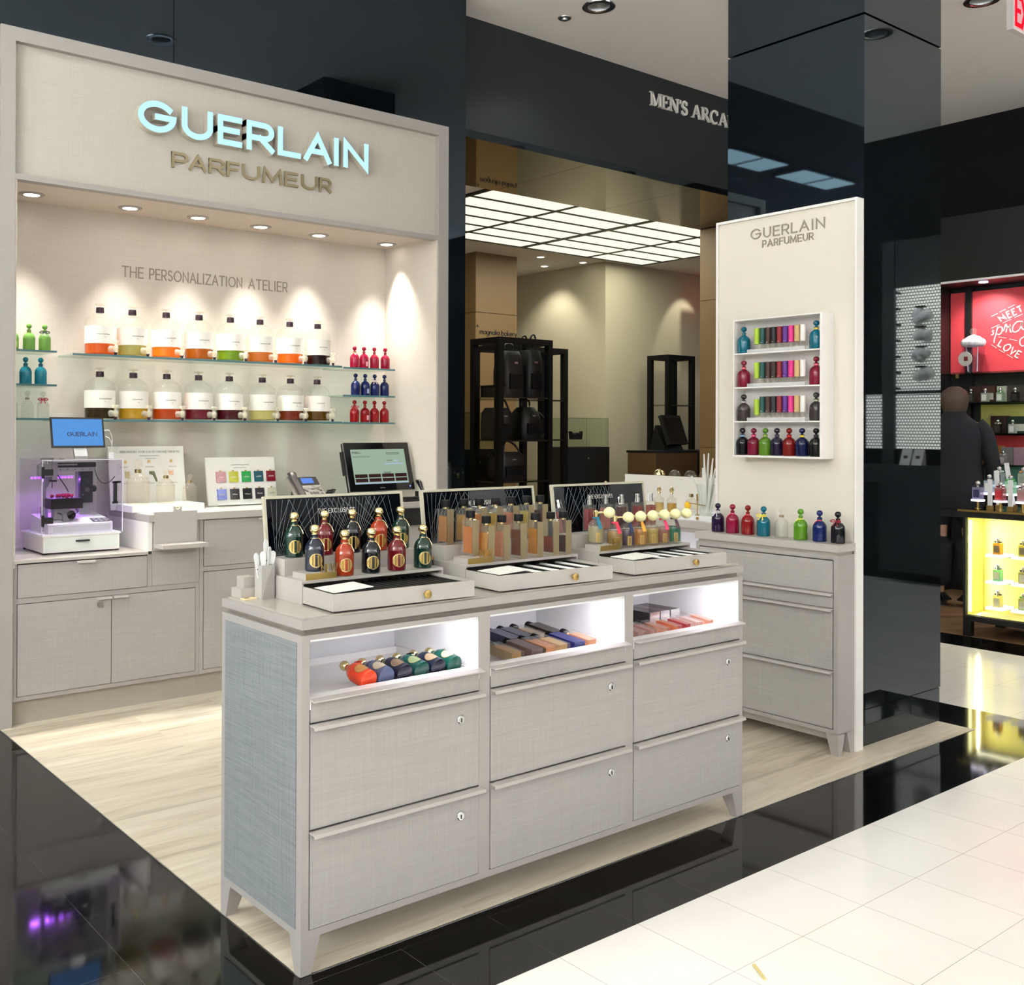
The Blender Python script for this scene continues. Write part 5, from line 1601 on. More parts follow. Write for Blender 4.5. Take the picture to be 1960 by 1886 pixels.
m.quad(F(.041, .043, .0002), F(.459, .043, .0002), F(.459, .049, .0002), F(.041, .049, .0002)).quad(F(.29, .158, .0002), F(.44, .158, .0002), F(.44, .164, .0002), F(.29, .164, .0002)).quad(F(.365, .176, .0002), F(.40, .176, .0002), F(.40, .182, .0002), F(.365, .182, .0002))
m.build('screen_field', emis('pale_blue_field', 'b4c8e8', .9), po)
mb = MB()
for (x, z, wd, h, sd) in ((.048, .232, .05, .004, 1), (.048, .226, .07, .004, 2), (.052, .2, .13, .014, 3), (.31, .226, .105, .005, 4), (.31, .217, .105, .005, 5), (.31, .18, .045, .004, 6), (.27, .108, .06, .004, 7), (.27, .102, .055, .004, 8)):
    squiggle(mb, x, z, wd, h, .0011, .0002, F, 70 + sd)
mb.build('screen_print', M['ink_dark'], po)
mb = MB(); squiggle(mb, .225, .014, .04, .007, .0015, .0004, F, 90); mb.build('bezel_mark', M['steel'], po)
MB().cyl(om @ Vector((.215, -.0001, .02)), .004, .001, 12, -(om.to_3x3() @ Vector((0, 1, 0)))).build('power_light', emis('power_led', '6a7cff', 4), po)
MB().box(-OW / 2 - .018, .01, .10, -OW / 2 - .0025, .03, .24, om).build('card_reader', M['black_satin'], po, bevel=.003)
MB().box(3.42, 5.06, CT, 3.62, 5.26, CT + .03).prism([(3.47, 5.08, CT + .03), (3.47, 5.2, CT + .03), (3.47, 5.2, CT + .13), (3.47, 5.13, CT + .2), (3.47, 5.1, CT + .15)], (.1, 0, 0)).build('till_base', M['black_satin'], po)
kb = thing('keyboard', 'black keyboard lying at the worktop edge right of the till', 'keyboard', (3.68, 4.98, CT))
MB().box(3.585, 4.91, CT, 3.775, 5.03, CT + .016).build('key_tray', M['black_satin'], kb, bevel=.003)
m = MB()
for r in range(5):
    for c in range(9):
        m.box(3.592 + c * .02, 4.918 + r * .021, CT + .0161, 3.609 + c * .02, 4.935 + r * .021, CT + .0225)
m.build('key', M['black_matte'], kb)
sc = thing('barcode_scanner', 'black handheld scanner resting behind the keyboard at the niche side', 'scanner', (3.735, 5.08, CT))
MB().box(3.778, 5.04, CT, 3.799, 5.1, CT + .012).box(3.782, 5.06, CT + .012, 3.794, 5.08, CT + .05).build('scanner_stand', M['black_satin'], sc)
hs = []
for (t_, r) in ((0, .014), (.02, .016), (.05, .015), (.075, .02), (.1, .026), (.118, .024), (.125, .012)):
    c = Vector((3.787, 5.0, CT + .04)) + Vector((.0, .45, .6)).normalized() * t_ * .8
    hs.append([c + Vector((r * .48 * math.cos(2 * PI * k / 12), r * math.sin(2 * PI * k / 12), 0)) for k in range(12)])
MB().loft(hs).build('scanner_body', M['black_gloss'], sc, 60)

# ------------------------------------------------------------------ right-hand wall unit: panel, cabinet, shelf box
RX = 3.983
pn = thing('brand_panel', 'tall ivory panel with small brand lettering standing against the black column', 'panel', (4.15, 2.73, 0))
PX = 4.122
ivory = linen('ivory_panel', 'd6cfc2', .02, .5)
MB().box(PX, 2.3915, 0.02, 4.16, 3.0945, 2.346).build('panel_face', ivory, pn)
m = MB()
for (a, b) in ((2.382, 2.391), (3.095, 3.106)):
    m.box(PX - .012, a, 0, 4.165, b, 2.358)
m.box(PX - .012, 2.391, 2.3465, 4.165, 3.095, 2.358)
m.build('panel_frame', M['white_lac'], pn, bevel=.001)
F = frame((PX, 2.915, 2.254), (0, -1, 0), (0, 0, 1))
write(MB(), 'GUERLAIN', .042, .375, .006, .004, F, .3).build('brand_letters', M['taupe2'], pn)
F = frame((PX, 2.853, 2.209), (0, -1, 0), (0, 0, 1))
write(MB(), 'PARFUMEUR', .029, .258, .0042, .004, F, .28).build('sub_letters', M['taupe2'], pn)

ru = thing('drawer_cabinet', 'shallow greige linen drawer cabinet on tapered feet below the ivory panel', 'cabinet', (4.05, 2.76, 0))
RY0, RY1 = 2.390, 3.12
m = MB()
m.box(RX, RY0, .09, PX - .0125, RY0 + .02, .838).box(RX, RY1 - .02, .09, PX - .0125, RY1, .838).box(RX, RY0 + .02, .82, PX - .0125, RY1 - .02, .838).box(RX, RY0 + .02, .09, PX - .0125, RY1 - .02, .108).box(RX + .02, RY0 + .02, .108, PX - .0125, RY1 - .02, .82)
m.build('carcass', M['lam'], ru, bevel=.001)
def pully(mb, y0, y1, x, z, d=.022):
    mb.prism([(x, y0, z), (x - d, y0, z - .002), (x - d - .002, y0, z - .01), (x - d, y0, z - .01), (x - d + .002, y0, z - .005), (x, y0, z - .004)], (0, y1 - y0, 0))
    return mb
for z0, z1 in ((.682, .815), (.617, .676), (.357, .611), (.112, .35)):
    d = MB().box(RX - .003, RY0 + .024, z0, RX + .018, RY1 - .024, z1).build('drawer', M['linen'], ru)
    if z0 < .68:
        pully(MB(), RY0 + .02, RY1 - .02, RX - .003, z1 + .004).build('handle', lamG, d)
    else:
        MB().lathe([(0, 0), (.012, 0), (.012, .005), (0, .006)], 20, (0, 0, 0), Matrix.Translation((RX - .003, RY1 - .12, .79)) @ Vector((-1, 0, 0)).to_track_quat('Z', 'Y').to_matrix().to_4x4()).build('lock', M['chrome'], d, 40)
MB().box(RX + .008, RY0 + .008, .838, PX - .0125, RY1 - .008, .852).build('shadow_gap', M['toe'], ru)
MB().box(RX - .004, RY0 - .004, .852, PX - .0125, RY1 + .004, .884).build('cabinet_top', M['lam_top'], ru, bevel=.001)
for (y, sy) in ((RY0, 1), (RY1, -1)):
    foot(RX, y, 1, sy).build('foot', M['lam'], ru)
    foot(PX - .0125, y, -1, sy).build('foot', M['lam'], ru)

for i, (y, hx, nm, kw) in enumerate(((3.05, '2a1540', 'deep purple', dict(bow='c9c4cc')), (2.968, 'a81a48', 'raspberry', dict(cord='d84a70')), (2.884, 'a01a1e', 'red', dict(cord='c84a50')), (2.80, '0a7890', 'teal', dict(bow='d8c84a')), (2.708, 'f4f4f2', 'clear', dict(collar='8a7460')), (2.612, '6fa828', 'green', dict(cord='e0d860')), (2.52, '14266e', 'navy blue', dict(cord='c03040', collar='101a48')), (2.434, '14141c', 'black', dict(bow='7a1020')))):
    bee((4.055, y, .8842), hx, '%s glass bottle on the drawer cabinet, %s' % (nm, nth(i, 8)), 'bottles on the drawer cabinet', 'clear' if nm == 'clear' else 'glass', R(-90), **kw)

bx = thing('wall_shelf_box', 'white four-tier shelf box hanging on the ivory panel full of coloured bottles', 'shelf', (4.08, 2.73, 1.55))
XA, XB = 4.03, PX - .0002
BY0, BY1, BZ0, BZ1 = 2.494, 2.948, 1.24, 1.872
m = MB()
m.box(XA, BY0, BZ0, XB, BY0 + .011, BZ1).box(XA, BY1 - .006, BZ0, XB, BY1, BZ1).box(XA, BY0 + .011, BZ0, XB, BY1 - .006, BZ0 + .009).box(XA, BY0 + .011, BZ1 - .006, XB, BY1 - .006, BZ1).box(XB - .008, BY0 + .011, BZ0 + .009, XB, BY1 - .006, BZ1 - .006)
m.build('box_frame', M['white_lac'], bx)
TI = (1.2492, 1.405, 1.561, 1.717)
for z in TI[1:]:
    MB().box(XA + .001, BY0 + .011, z - .006, XB - .008, BY1 - .006, z).build('shelf_board', M['white_lac'], bx)
BBX = 4.063
ds = .9
for tier, nm, hx, cl in ((3, 'teal', '0c7890', (None, 'd8c040')), (2, 'raspberry', '981c40', ('d06070', 'd06070')), (1, 'smoky grey', '4c4244', ('a8a0a8', 'b0a888'))):
    for j, y in enumerate((2.91, 2.54)):
        t = bee((BBX - .004, y, TI[tier] + .0003), hx, '%s glass bottle at the %s end of the shelf box tier' % (nm, ('left', 'right')[j]), 'end bottles in the shelf box', 'glass', R(-90), collar=cl[j])
        t.scale = (1.0, 1.0, .92)
for i, (y, hx, nm, cl) in enumerate(((2.916, '10131c', 'black with pale blue collar', '7f9cc0'), (2.856, '8c1438', 'raspberry', 'd04a70'), (2.795, '6a9a2c', 'green', '7a8a40'), (2.734, '241a38', 'dark violet', '3a2440'), (2.672, '8c1a14', 'red', 'c02020'), (2.608, '161e50', 'navy with yellow collar', 'd8c040'), (2.54, '121618', 'near-black', '101010'))):
    t = bee((BBX - .004, y, TI[0] + .0003), hx, '%s bottle on the shelf box bottom tier, %s of seven' % (nm, nth(i, 7)), 'bottom tier of the shelf box', 'glass', R(-90), collar=cl)
    t.scale = (1.0, 1.0, .92)
def st_cap(mb):
    mb.lathe([(0, .036), (.0125, .036), (.0128, .0375), (.0128, .107), (.012, .1085), (0, .1085)], 18)
def st_tube(mb):
    mb.lathe([(0, 0), (.0088, 0), (.0088, .0358), (0, .0358)], 14)
def st_mark(mb):
    mb.box(-.004, -.0131, .041, .004, -.0129, .0425)
STK = [('9cb830', 'lime'), ('0c4440', 'petrol green'), ('3a2018', 'dark brown'), ('171a20', 'black'), ('7c1420', 'wine'), ('4c2078', 'purple'), ('cc2a78', 'pink'), ('b89868', 'tan'), ('e8e2de', 'white')]
for tier in (3, 2, 1):
    z = TI[tier]
    tw = ('upper', 'second', 'third')[3 - tier]
    a = thing('acrylic_tray', 'clear acrylic tray holding colour caps on the %s tier of the shelf box' % tw, 'tray', (BBX, 2.73, z), 0, 'acrylic trays in the shelf box')
    MB().box(BBX - .02, 2.585, z + .0002, BBX + .02, 2.882, z + .003).box(BBX - .02, 2.585, z + .003, BBX - .018, 2.882, z + .016).box(BBX + .018, 2.585, z + .003, BBX + .02, 2.882, z + .016).build('tray_body', glass('frosted_acrylic', 'f4f4f6', .1, 1.45, .35, 'ffffff'), a)
    for i, (hx, nm) in enumerate(STK):
        if tier == 2 and i == 3:
            hx, nm = '2c1a14', 'blackish brown'
        y = 2.842 - i * .0295
        t = thing('travel_spray', '%s capped travel spray, %s in the %s tier tray' % (nm, nth(i, 9), tw), 'spray', (BBX, y, z + .0032), R(-90), 'travel sprays in the shelf box')
        inst('vial', 'st_tube', st_tube, M['crystal'], t, 40)
        c = inst('cap', 'st_cap', st_cap, tint(hx, 'matte'), t, 40, loc=(0, 0, -.012 if (tier == 1 and i == 0) else 0))
        inst('cap_print', 'st_mark', st_mark, M['white_letters'], c)
# ------------------------------------------------------------------ rear counter beyond the ivory panel
KX = 4.25
rk = thing('rear_counter', 'greige counter with lit lilac cubby standing behind the ivory panel', 'counter', (4.5, 3.75, 0))
MB().box(KX, 3.15, .866, 4.85, 4.35, .9).build('countertop', M['lam_top'], rk, bevel=.001)
m = MB().box(KX + .01, 3.15, .842, 4.85, 4.35, .8655).box(KX + .01, 3.15, .09, 4.85, 3.17, .8418).box(KX + .01, 4.33, .09, 4.85, 4.35, .8418).box(KX + .01, 3.17, .09, 4.85, 4.33, .66).box(4.6, 3.17, .66, 4.85, 4.33, .8418)
m.build('carcass', M['lam'], rk)
MB().box(KX + .02, 3.171, .6605, 4.59, 4.329, .664).box(4.58, 3.171, .664, 4.599, 4.329, .8415).build('cubby_lining', M['white_pure'], rk)
lamp('AREA', (KX + .06, 3.75, .835), .7, (.9, .85, 1.0), (KX + .2, 3.75, .6), 'rear_cubby_light', shape='RECTANGLE', size=1.0, size_y=.03)
for y in (3.15, 4.30):
    MB().box(KX + .012, y, 0, KX + .06, y + .05, .0899).build('foot', M['lam'], rk)
    MB().box(4.79, y, 0, 4.84, y + .05, .0899).build('foot', M['lam'], rk)
wp = thing('white_plinth', 'white display plinth with brass button behind the bulb atomizers', 'plinth', (4.45, 3.5, .9))
MB().box(KX + .05, 3.24, .9002, 4.62, 3.78, .925).build('plinth_block', M['white_pure'], wp, bevel=.001)
MB().cyl((KX + .0495, 3.36, .912), .008, .004, 16, (-1, 0, 0)).build('brass_button', M['brass'], wp, 40)
bp = thing('back_board', 'white standing board on the rear counter beneath round glass stoppers', 'board', (4.63, 3.7, .9))
MB().box(4.625, 3.3, .9002, 4.645, 4.14, 1.103).build('board_panel', plain('board_white', 'e2ddd4', .4), bp, bevel=.001)
lamp('SPOT', (4.45, 3.6, CEIL - .3), 40, (1, .95, .85), (4.4, 3.55, .9), 'rear_spot', spot_size=R(30), spot_blend=.6, shadow_soft_size=.04)
def orn_body(mb):
    mb.lathe([(0, 0), (.03, 0), (.034, .004), (.036, .03), (.034, .06), (.022, .085), (.011, .094), (.01, .1), (.014, .103), (.014, .107), (0, .107)], 24)
def orn_stop(mb):
    mb.lathe([(0, .1075), (.012, .1075), (.009, .113), (.02, .12), (.027, .133), (.028, .142), (.02, .155), (.009, .16), (0, .161)], 20)
for i, (y, g) in enumerate(((4.0, 1), (3.87, 0), (3.76, 0), (3.66, 0), (3.56, 1), (3.49, 1))):
    y = (3.97, 3.855, 3.745, 3.645, 3.545, 3.47)[i]
    t = thing('ornate_bottle', ('gilt' if g else 'clear') + ' ornate bottle with round stopper above the white board, ' + nth(i, 6), 'bottle', (4.73, y, .9002), 0, 'ornate bottles behind the white board')
    t.scale = (1.25, 1.25, 1.46)
    inst('bottle_body', 'orn_body', orn_body, M['crystal'], t, 40)
    inst('stopper', 'orn_stop', orn_stop, M['gold'] if g else M['crystal'], t, 40)
for i, (x, y, nm) in enumerate(((4.60, 4.19, 'gold-capped'), (4.68, 4.20, 'silver-tipped'), (4.66, 4.10, 'pink-collared'))):
    y = (4.27, 4.20, 4.10)[i]
    x = (4.60, 4.70, 4.70)[i]
    t = thing('slim_bottle', nm + ' slim glass bottle at the left end of the white board', 'bottle', (x, y, .9002), 0, 'slim bottles left of the white board')
    s = (1.05, 1.28, 1.25)[i]
    t.scale = (1, 1, s)
    inst('bottle_body', 'slim_b', lambda mb: mb.lathe([(0, 0), (.02, 0), (.024, .01), (.02, .07), (.009, .11), (.008, .125), (0, .125)], 20), M['crystal'], t, 40)
    inst('collar', 'slim_c', lambda mb: mb.lathe([(.0085, .112), (.0105, .112), (.0105, .126), (0, .1262)], 20), tint(('b59a60', '9a9a9a', 'c88a80')[i], 'matte'), t, 40)
    inst('stopper', 'slim_s', lambda mb: mb.ball((0, 0, .138), .0118, 14, 8), (M['gold'], M['crystal'], M['crystal'])[i], t, 40)
for i, (y, hx, nm) in enumerate(((3.66, 'e0c878', 'straw-coloured'), (3.575, 'd8b028', 'golden'))):
    t = thing('decorative_bottle', 'gold-stoppered clear bottle with %s perfume on the white plinth' % nm, 'bottle', (4.36, y, .9252), 0, 'gold-stoppered bottles on the plinth')
    inst('bottle_body', 'gs_b', lambda mb: mb.lathe([(0, 0), (.024, 0), (.026, .005), (.027, .06), (.024, .072), (.011, .082), (.008, .09), (.008, .1), (0, .1)], 24), M['crystal'], t, 40)
    inst('perfume', 'gs_j', lambda mb: mb.lathe([(0, .005), (.022, .005), (.0235, .05), (0, .05)], 24), tint(hx, 'liquid'), t, 40)
    inst('stopper', 'gs_s', lambda mb: mb.lathe([(0, .1002), (.009, .1002), (.007, .106), (.012, .112), (.013, .12), (.007, .128), (.008, .133), (0, .136)], 16), M['gold'], t, 40)
t = thing('heart_bottle', 'round flat bottle with yellow label lying against the white board', 'bottle', (4.4, 3.46, .9252))
MB().ball((4.4, 3.475, .968), .0425, 24, 12, .45, 1, 1).build('bottle_body', M['crystal'], t, 60)
MB().cyl((4.379, 3.485, .968), .02, .002, 24, (-1, 0, 0)).build('yellow_label', plain('yellow_label', 'e0b020', .5), t)
MB().box(4.39, 3.472, 1.011, 4.41, 3.486, 1.028).build('cap', M['gold'], t, bevel=.002)
gv = thing('glass_vase', 'clear tapered glass holder with white feather-like blotters near the ivory panel', 'vase', (4.36, 3.37, .9252))
MB().lathe([(0, 0), (.04, 0), (.04, .003), (.03, .006), (.042, .11), (.048, .16), (.0465, .16), (.04, .11), (.028, .01), (0, .009)], 28, (4.36, 3.355, .9252)).build('vase_body', M['glass'], gv, 40)
for i, (a, b, L) in enumerate(((.22, -10, .20), (.11, 5, .235), (-.01, -4, .305), (.01, 5, .31), (-.12, 6, .235), (-.16, -5, .29), (-.25, 4, .23))):
    p = thing('feather_blotter', 'white pointed blotter standing in the glass holder, ' + ('leaning far left', 'second from left', 'tall left-hand one', 'tallest in the middle', 'short right of middle', 'tall one leaning right', 'leaning far right')[i], 'blotter', (4.36, 3.355 + a * .06, .936), 0, 'white feather blotters')
    mm = Matrix.Rotation(-a * 1.15, 4, 'X') @ Matrix.Rotation(R(b), 4, 'Y')
    MB().prism([mm @ Vector(q) for q in ((0, -.007, 0), (0, .007, 0), (0, .010, L * .5), (0, .0035, L), (0, -.0035, L), (0, -.010, L * .5))], (.0015, 0, 0)).build('blotter_blade', M['paper'], p, local=True)
br = thing('ribbon_stand', 'slim brass stand with crossed brass bars in front of the white board', 'stand', (4.33, 3.4, .925))
MB().cyl((4.33, 3.385, .9252), .012, .003, 18).cyl((4.33, 3.385, .9282), .0025, .1, 10).build('post', M['brass'], br, 40)
MB().bar((4.33, 3.435, .985), (4.33, 3.335, .978), .009, .004).bar((4.33, 3.385, 1.0), (4.33, 3.387, 1.035), .008, .004).build('cross_bar', M['brass'], br)

# ------------------------------------------------------------------ fascia lettering in serif capitals
SERIF = {
    'M': (.135, [([(.02, 0), (.02, 1)], .6), ([(.02, 1), (.065, .06)], 1.5), ([(.065, .06), (.112, 1)], .6), ([(.115, 0), (.115, 1)], 1.5)], [(.02, 0), (.115, 0), (.015, 1), (.118, 1)]),
    'E': (.088, [([(.02, 0), (.02, 1)], 1.5), ([(.01, .97), (.078, .97)], .6), ([(.02, .52), (.06, .52)], .6), ([(.01, .03), (.082, .03)], .6), ([(.076, .99), (.078, .78)], .7), ([(.08, .01), (.083, .24)], .7), ([(.06, .42), (.06, .62)], .6)], [(.018, 0), (.018, 1)]),
    'N': (.118, [([(.02, 0), (.02, 1)], .6), ([(.02, 1), (.1, .02)], 1.6), ([(.1, 0), (.1, 1)], .6)], [(.02, 0), (.015, 1), (.1, 1)]),
    "'": (.03, [([(.012, 1), (.014, .92), (.006, .74)], 1.3)], []),
    'S': (.076, [([(.064, .8)] + [(.036 + .026 * math.cos(R(a)), .745 + .235 * math.sin(R(a))) for a in range(20, 271, 25)] + [(.038 + .028 * math.cos(R(a)), .255 + .235 * math.sin(R(a))) for a in range(90, -161, -25)], 1.25), ([(.064, .98), (.065, .72)], .6), ([(.01, .03), (.01, .28)], .6)], []),
    ' ': (.05, [], []),
    'A': (.122, [([(.018, 0), (.058, 1)], .6), ([(.058, 1), (.104, 0)], 1.6), ([(.033, .36), (.086, .36)], .6)], [(.016, 0), (.104, 0)]),
    'R': (.112, [([(.02, 0), (.02, 1)], 1.5), ([(.02, .97), (.05, .97)] + [(.05 + .026 * math.cos(R(a)), .745 + .225 * math.sin(R(a))) for a in range(75, -91, -20)] + [(.02, .5)], .9), ([(.045, .5), (.1, .02)], 1.5)], [(.02, 0), (.02, 1), (.1, 0)]),
    'C': (.108, [([(.056 + .046 * math.cos(R(a)), .5 + .485 * math.sin(R(a))) for a in range(50, 316, 20)], 1.25), ([(.092, .98), (.093, .68)], .6)], []),
    'D': (.12, [([(.02, 0), (.02, 1)], 1.5), ([(.02, .97), (.05, .97)] + [(.055 + .05 * math.cos(R(a)), .5 + .47 * math.sin(R(a))) for a in range(80, -81, -20)] + [(.02, .03)], 1.1)], [(.018, 0), (.018, 1)]),
}
fs = thing('fascia_lettering', "raised pale serif letters MEN'S ARCADE on the charcoal fascia", 'sign', (6.6, 5.25, 3.85))
F = frame((6.125, 5.2495, 3.848), (1, 0, 0), (0, 0, 1))
x = 0.0
HT = .105
for ch in "MEN'S ARCADE":
    wd, sts, ser = SERIF[ch]
    if sts:
        mb = MB()
        k = 1.0
        for pts, th_ in sts:
            mb.ribbon([(x + p[0] * k, p[1] * HT) for p in pts], .0052 * th_ * 1.15, .016, F)
        for (sx_, sy_) in ser:
            yy = .003 if sy_ == 0 else HT - .003
            mb.ribbon([(x + (sx_ - .017) * k, yy), (x + (sx_ + .017) * k, yy)], .003, .016, F)
        mb.build('letter', M['white_letters'], fs)
    x += wd * 1.0

# ------------------------------------------------------------------ the menswear room behind: racks, bags, cases, till
def rack(name, label, X0, X1, Y0, Y1, H, shelves):
    t = thing(name, label, 'rack', ((X0 + X1) / 2, (Y0 + Y1) / 2, 0))
    p = .055
    for (x, y) in ((X0, Y0), (X1 - p, Y0), (X0, Y1 - p), (X1 - p, Y1 - p)):
        MB().box(x, y, 0, x + p, y + p, H).build('post', M['black_matte'], t)
    m = MB()
    for (a, b, c, d) in ((X0 + p, Y0, X1 - p, Y0 + p), (X0 + p, Y1 - p, X1 - p, Y1), (X0, Y0 + p, X0 + p, Y1 - p), (X1 - p, Y0 + p, X1, Y1 - p)):
        m.box(a, b, H - .05, c, d, H)
    m.build('top_frame', M['black_matte'], t)
    for z in shelves:
        MB().box(X0 + .01, Y0 + .01, z - .012, X1 - .01, Y1 - .01, z).build('glass_plate', glass('rack_glass', 'b8c4be', 0, 1.5), t)
        MB().box(X0 + p, Y0 + .004, z - .014, X1 - p, Y0 + .009, z).build('shelf_edge', M['black_satin'], t)
    return t
rack('display_rack', 'tall black frame rack holding black bags in front of the wood column', 6.06, 6.72, 6.9, 7.30, 2.19, (.9, 1.27, 1.66))
rack('display_rack', 'black frame rack half hidden behind the bag rack', 6.45, 7.38, 7.36, 7.74, 2.17, (1.66, 1.27))
rack('display_rack', 'small black frame rack standing behind the far till', 9.45, 9.93, 7.80, 8.12, 2.24, (1.66,))
def bag(name, label, c, w, d, h, taper=.85, handle='top', strap=False, z=0):
    x, y = c
    t = thing(name, label, 'bag', (x, y, z))
    rings = []
    for (f, s) in ((0, .94), (.06, 1), (.55, 1), (.85, (1 + taper) / 2), (1.0, taper * .82)):
        r = []
        for k in range(20):
            a = 2 * PI * k / 20
            ca, sa = math.cos(a), math.sin(a)
            r.append((x + w / 2 * s * math.copysign(abs(ca) ** .45, ca), y + d / 2 * s * math.copysign(abs(sa) ** .45, sa), z + h * f))
        rings.append(r)
    b = MB().loft(rings).build('bag_body', plain('black_leather', '0e0e10', .45, noise=.15, nscale=60), t, 50)
    if handle == 'top':
        MB().tube(spline([(x - .05, y, z + h * .98), (x - .04, y, z + h + .06), (x + .04, y, z + h + .06), (x + .05, y, z + h * .98)], 5), .009, 8).build('handle', M['black_satin'], t, 60)
    elif handle == 'tote':
        for s in (-1, 1):
            MB().tube(spline([(x - w * .22, y + s * d * .3, z + h * .95), (x - w * .16, y + s * d * .3, z + h + .12), (x + w * .1, y + s * d * .3, z + h + .13), (x + w * .2, y + s * d * .3, z + h * .95)], 5), .009, 8).build('handle', M['black_satin'], t, 60)
    elif handle == 'duffel':
        MB().tube(spline([(x - w * .3, y - d * .35, z + h * .9), (x - w * .2, y - d * .3, z + h + .10), (x + w * .15, y - d * .3, z + h + .06), (x + w * .35, y - d * .35, z + h * .85)], 5), .01, 8).build('handle', M['black_satin'], t, 60)
    if strap:
        MB().tube(spline([(x + w * .4, y - d * .3, z + h * .85), (x + w * .62, y - d * .4, z + h * .6), (x + w * .66, y - d * .4, z + h * .25), (x + w * .5, y - d * .4, z + .02)], 6), .01, 6).build('strap', M['black_satin'], t, 60)
    MB().box(x - w * .3, y - d * .5 - .012, z + h * .18, x + w * .3, y - d * .5 + .004, z + h * .5).build('front_pocket', M['black_matte'], t, bevel=.005)
    MB().box(x - .02, y - d * .5 - .006, z + h * .72, x + .02, y - d * .5 + .006, z + h * .76).build('buckle', M['steel'], t)
    return t
bag('backpack', 'rounded black backpack on the upper shelf of the bag rack', (6.335, 7.08), .26, .2, .42, .8, 'top', False, 1.6602)
bag('tote_bag', 'tall black tote with long handles on the upper shelf of the bag rack', (6.585, 7.08), .2, .2, .44, 1.0, 'tote', False, 1.6602)
bag('duffel_bag', 'wide black duffel with arched handle on the middle shelf of the bag rack', (6.19, 7.08), .24, .24, .29, .9, 'duffel', False, 1.2702)
bag('backpack', 'black backpack with hanging strap on the middle shelf of the bag rack', (6.545, 7.08), .26, .22, .30, .7, 'top', True, 1.2702)
bag('shoulder_bag', 'black bag on the low shelf of the bag rack', (6.3, 7.08), .34, .24, .26, .9, 'duffel', False, .9002)
bx_ = thing('black_box', 'flat black box at the left end of the upper rack shelf', 'box', (6.16, 7.08, 1.66))
MB().box(6.117, 6.97, 1.6603, 6.20, 7.22, 1.745).build('carton_base', M['black_satin'], bx_)
MB().box(6.115, 6.968, 1.7452, 6.202, 7.222, 1.765).build('carton_lid', M['black_matte'], bx_)
for (nm, lab, X0, X1, Y0, Y1, zt, zg) in (('display_case', 'black display case with glass top left of the far till', 7.76, 8.46, 7.8, 8.2, 1.18, 1.49), ('display_case', 'dark display case with glass top behind the bag rack', 6.0, 6.42, 7.36, 7.72, 1.18, 1.52)):
    t = thing(nm, lab, 'display case', ((X0 + X1) / 2, (Y0 + Y1) / 2, 0))
    MB().box(X0, Y0, 0, X1, Y1, zt).build('case_base', M['black_satin'], t, bevel=.003)
    m = MB()
    m.box(X0 + .01, Y0 + .01, zt + .0003, X1 - .01, Y0 + .014, zg).box(X0 + .01, Y1 - .014, zt + .0003, X1 - .01, Y1 - .01, zg).box(X0 + .01, Y0 + .014, zt + .0003, X0 + .014, Y1 - .014, zg).box(X1 - .014, Y0 + .014, zt + .0003, X1 - .01, Y1 - .014, zg).box(X0 + .01, Y0 + .01, zg, X1 - .01, Y1 - .01, zg + .004)
    m.build('glass_hood', glass('hood_glass', 'f2f6f2', 0, 1.35), t)
    m = MB()
    for (x, y) in ((X0 + .008, Y0 + .008), (X1 - .011, Y0 + .008), ((X0 + X1) / 2, Y0 + .008)):
        m.box(x, y, zt + .0003, x + .003, y + .0019, zg + .004)
    m.box(X0 + .008, Y0 + .007, zg + .001, X1 - .008, Y0 + .0099, zg + .0045)
    m.build('glass_edge', M['ink_dark'], t)
    MB().cyl(((X0 + X1) / 2 + .02, Y0 - .0001, zt - .12), .01, .005, 14, (0, -1, 0)).build('lock', M['steel'], t, 40)
w1 = thing('sculptural_wallet', 'small dark spiked wallet on a clear block inside the glass case', 'wallet', (8.12, 7.98, 1.18))
MB().box(8.06, 7.9, 1.1802, 8.26, 8.04, 1.26).build('clear_block', M['crystal'], w1)
MB().prism([(8.04, 7.95, 1.2605), (8.19, 7.95, 1.2605), (8.2, 7.95, 1.35), (8.165, 7.95, 1.31), (8.12, 7.95, 1.335), (8.075, 7.95, 1.31), (8.03, 7.95, 1.35)], (0, .05, 0)).build('wallet_body', M['black_matte'], w1)
tc_ = thing('till_counter', 'honey wood till counter with black top in the room behind', 'counter', (9.2, 7.35, 0))
MB().box(8.70, 7.35, 0, 9.40, 7.75, 1.115).build('wood_body', M['wood_dark'], tc_)
MB().box(8.75, 7.342, .1, 9.34, 7.3495, 1.05).build('wood_panel', M['wood_dark'], tc_, bevel=.002)
MB().box(9.4005, 7.0, 0, 10.4, 7.75, 1.115).build('black_body', M['black_satin'], tc_)
MB().box(8.70, 7.35, 1.1152, 9.40, 7.77, 1.14).box(9.4005, 6.99, 1.1152, 10.4, 7.77, 1.14).build('counter_top', M['black_satin'], tc_)
tm = thing('till_monitor', 'black till monitor tilted back on the far wood till counter', 'monitor', (9.25, 7.5, 1.1402))
mm = Matrix.Translation((9.3, 7.5, 1.21)) @ Matrix.Rotation(R(14), 4, 'Z') @ Matrix.Rotation(R(-18), 4, 'X')
MB().box(-.28, 0, 0, .2, .04, .34, mm).build('screen_shell', M['black_satin'], tm, bevel=.008)
MB().box(-.25, -.001, .03, .17, -.0002, .31, mm).build('dark_screen', M['black_gloss'], tm)
MB().prism([(9.05, 7.5, 1.1402), (9.05, 7.74, 1.1402), (9.05, 7.66, 1.42)], (.3, 0, 0)).build('monitor_foot', M['black_satin'], tm)
pt = thing('card_terminal', 'black card terminal with blue display on the far till counter', 'terminal', (9.62, 7.2, 1.1402))
mm = Matrix.Translation((9.55, 7.15, 1.145)) @ Matrix.Rotation(R(25), 4, 'X')
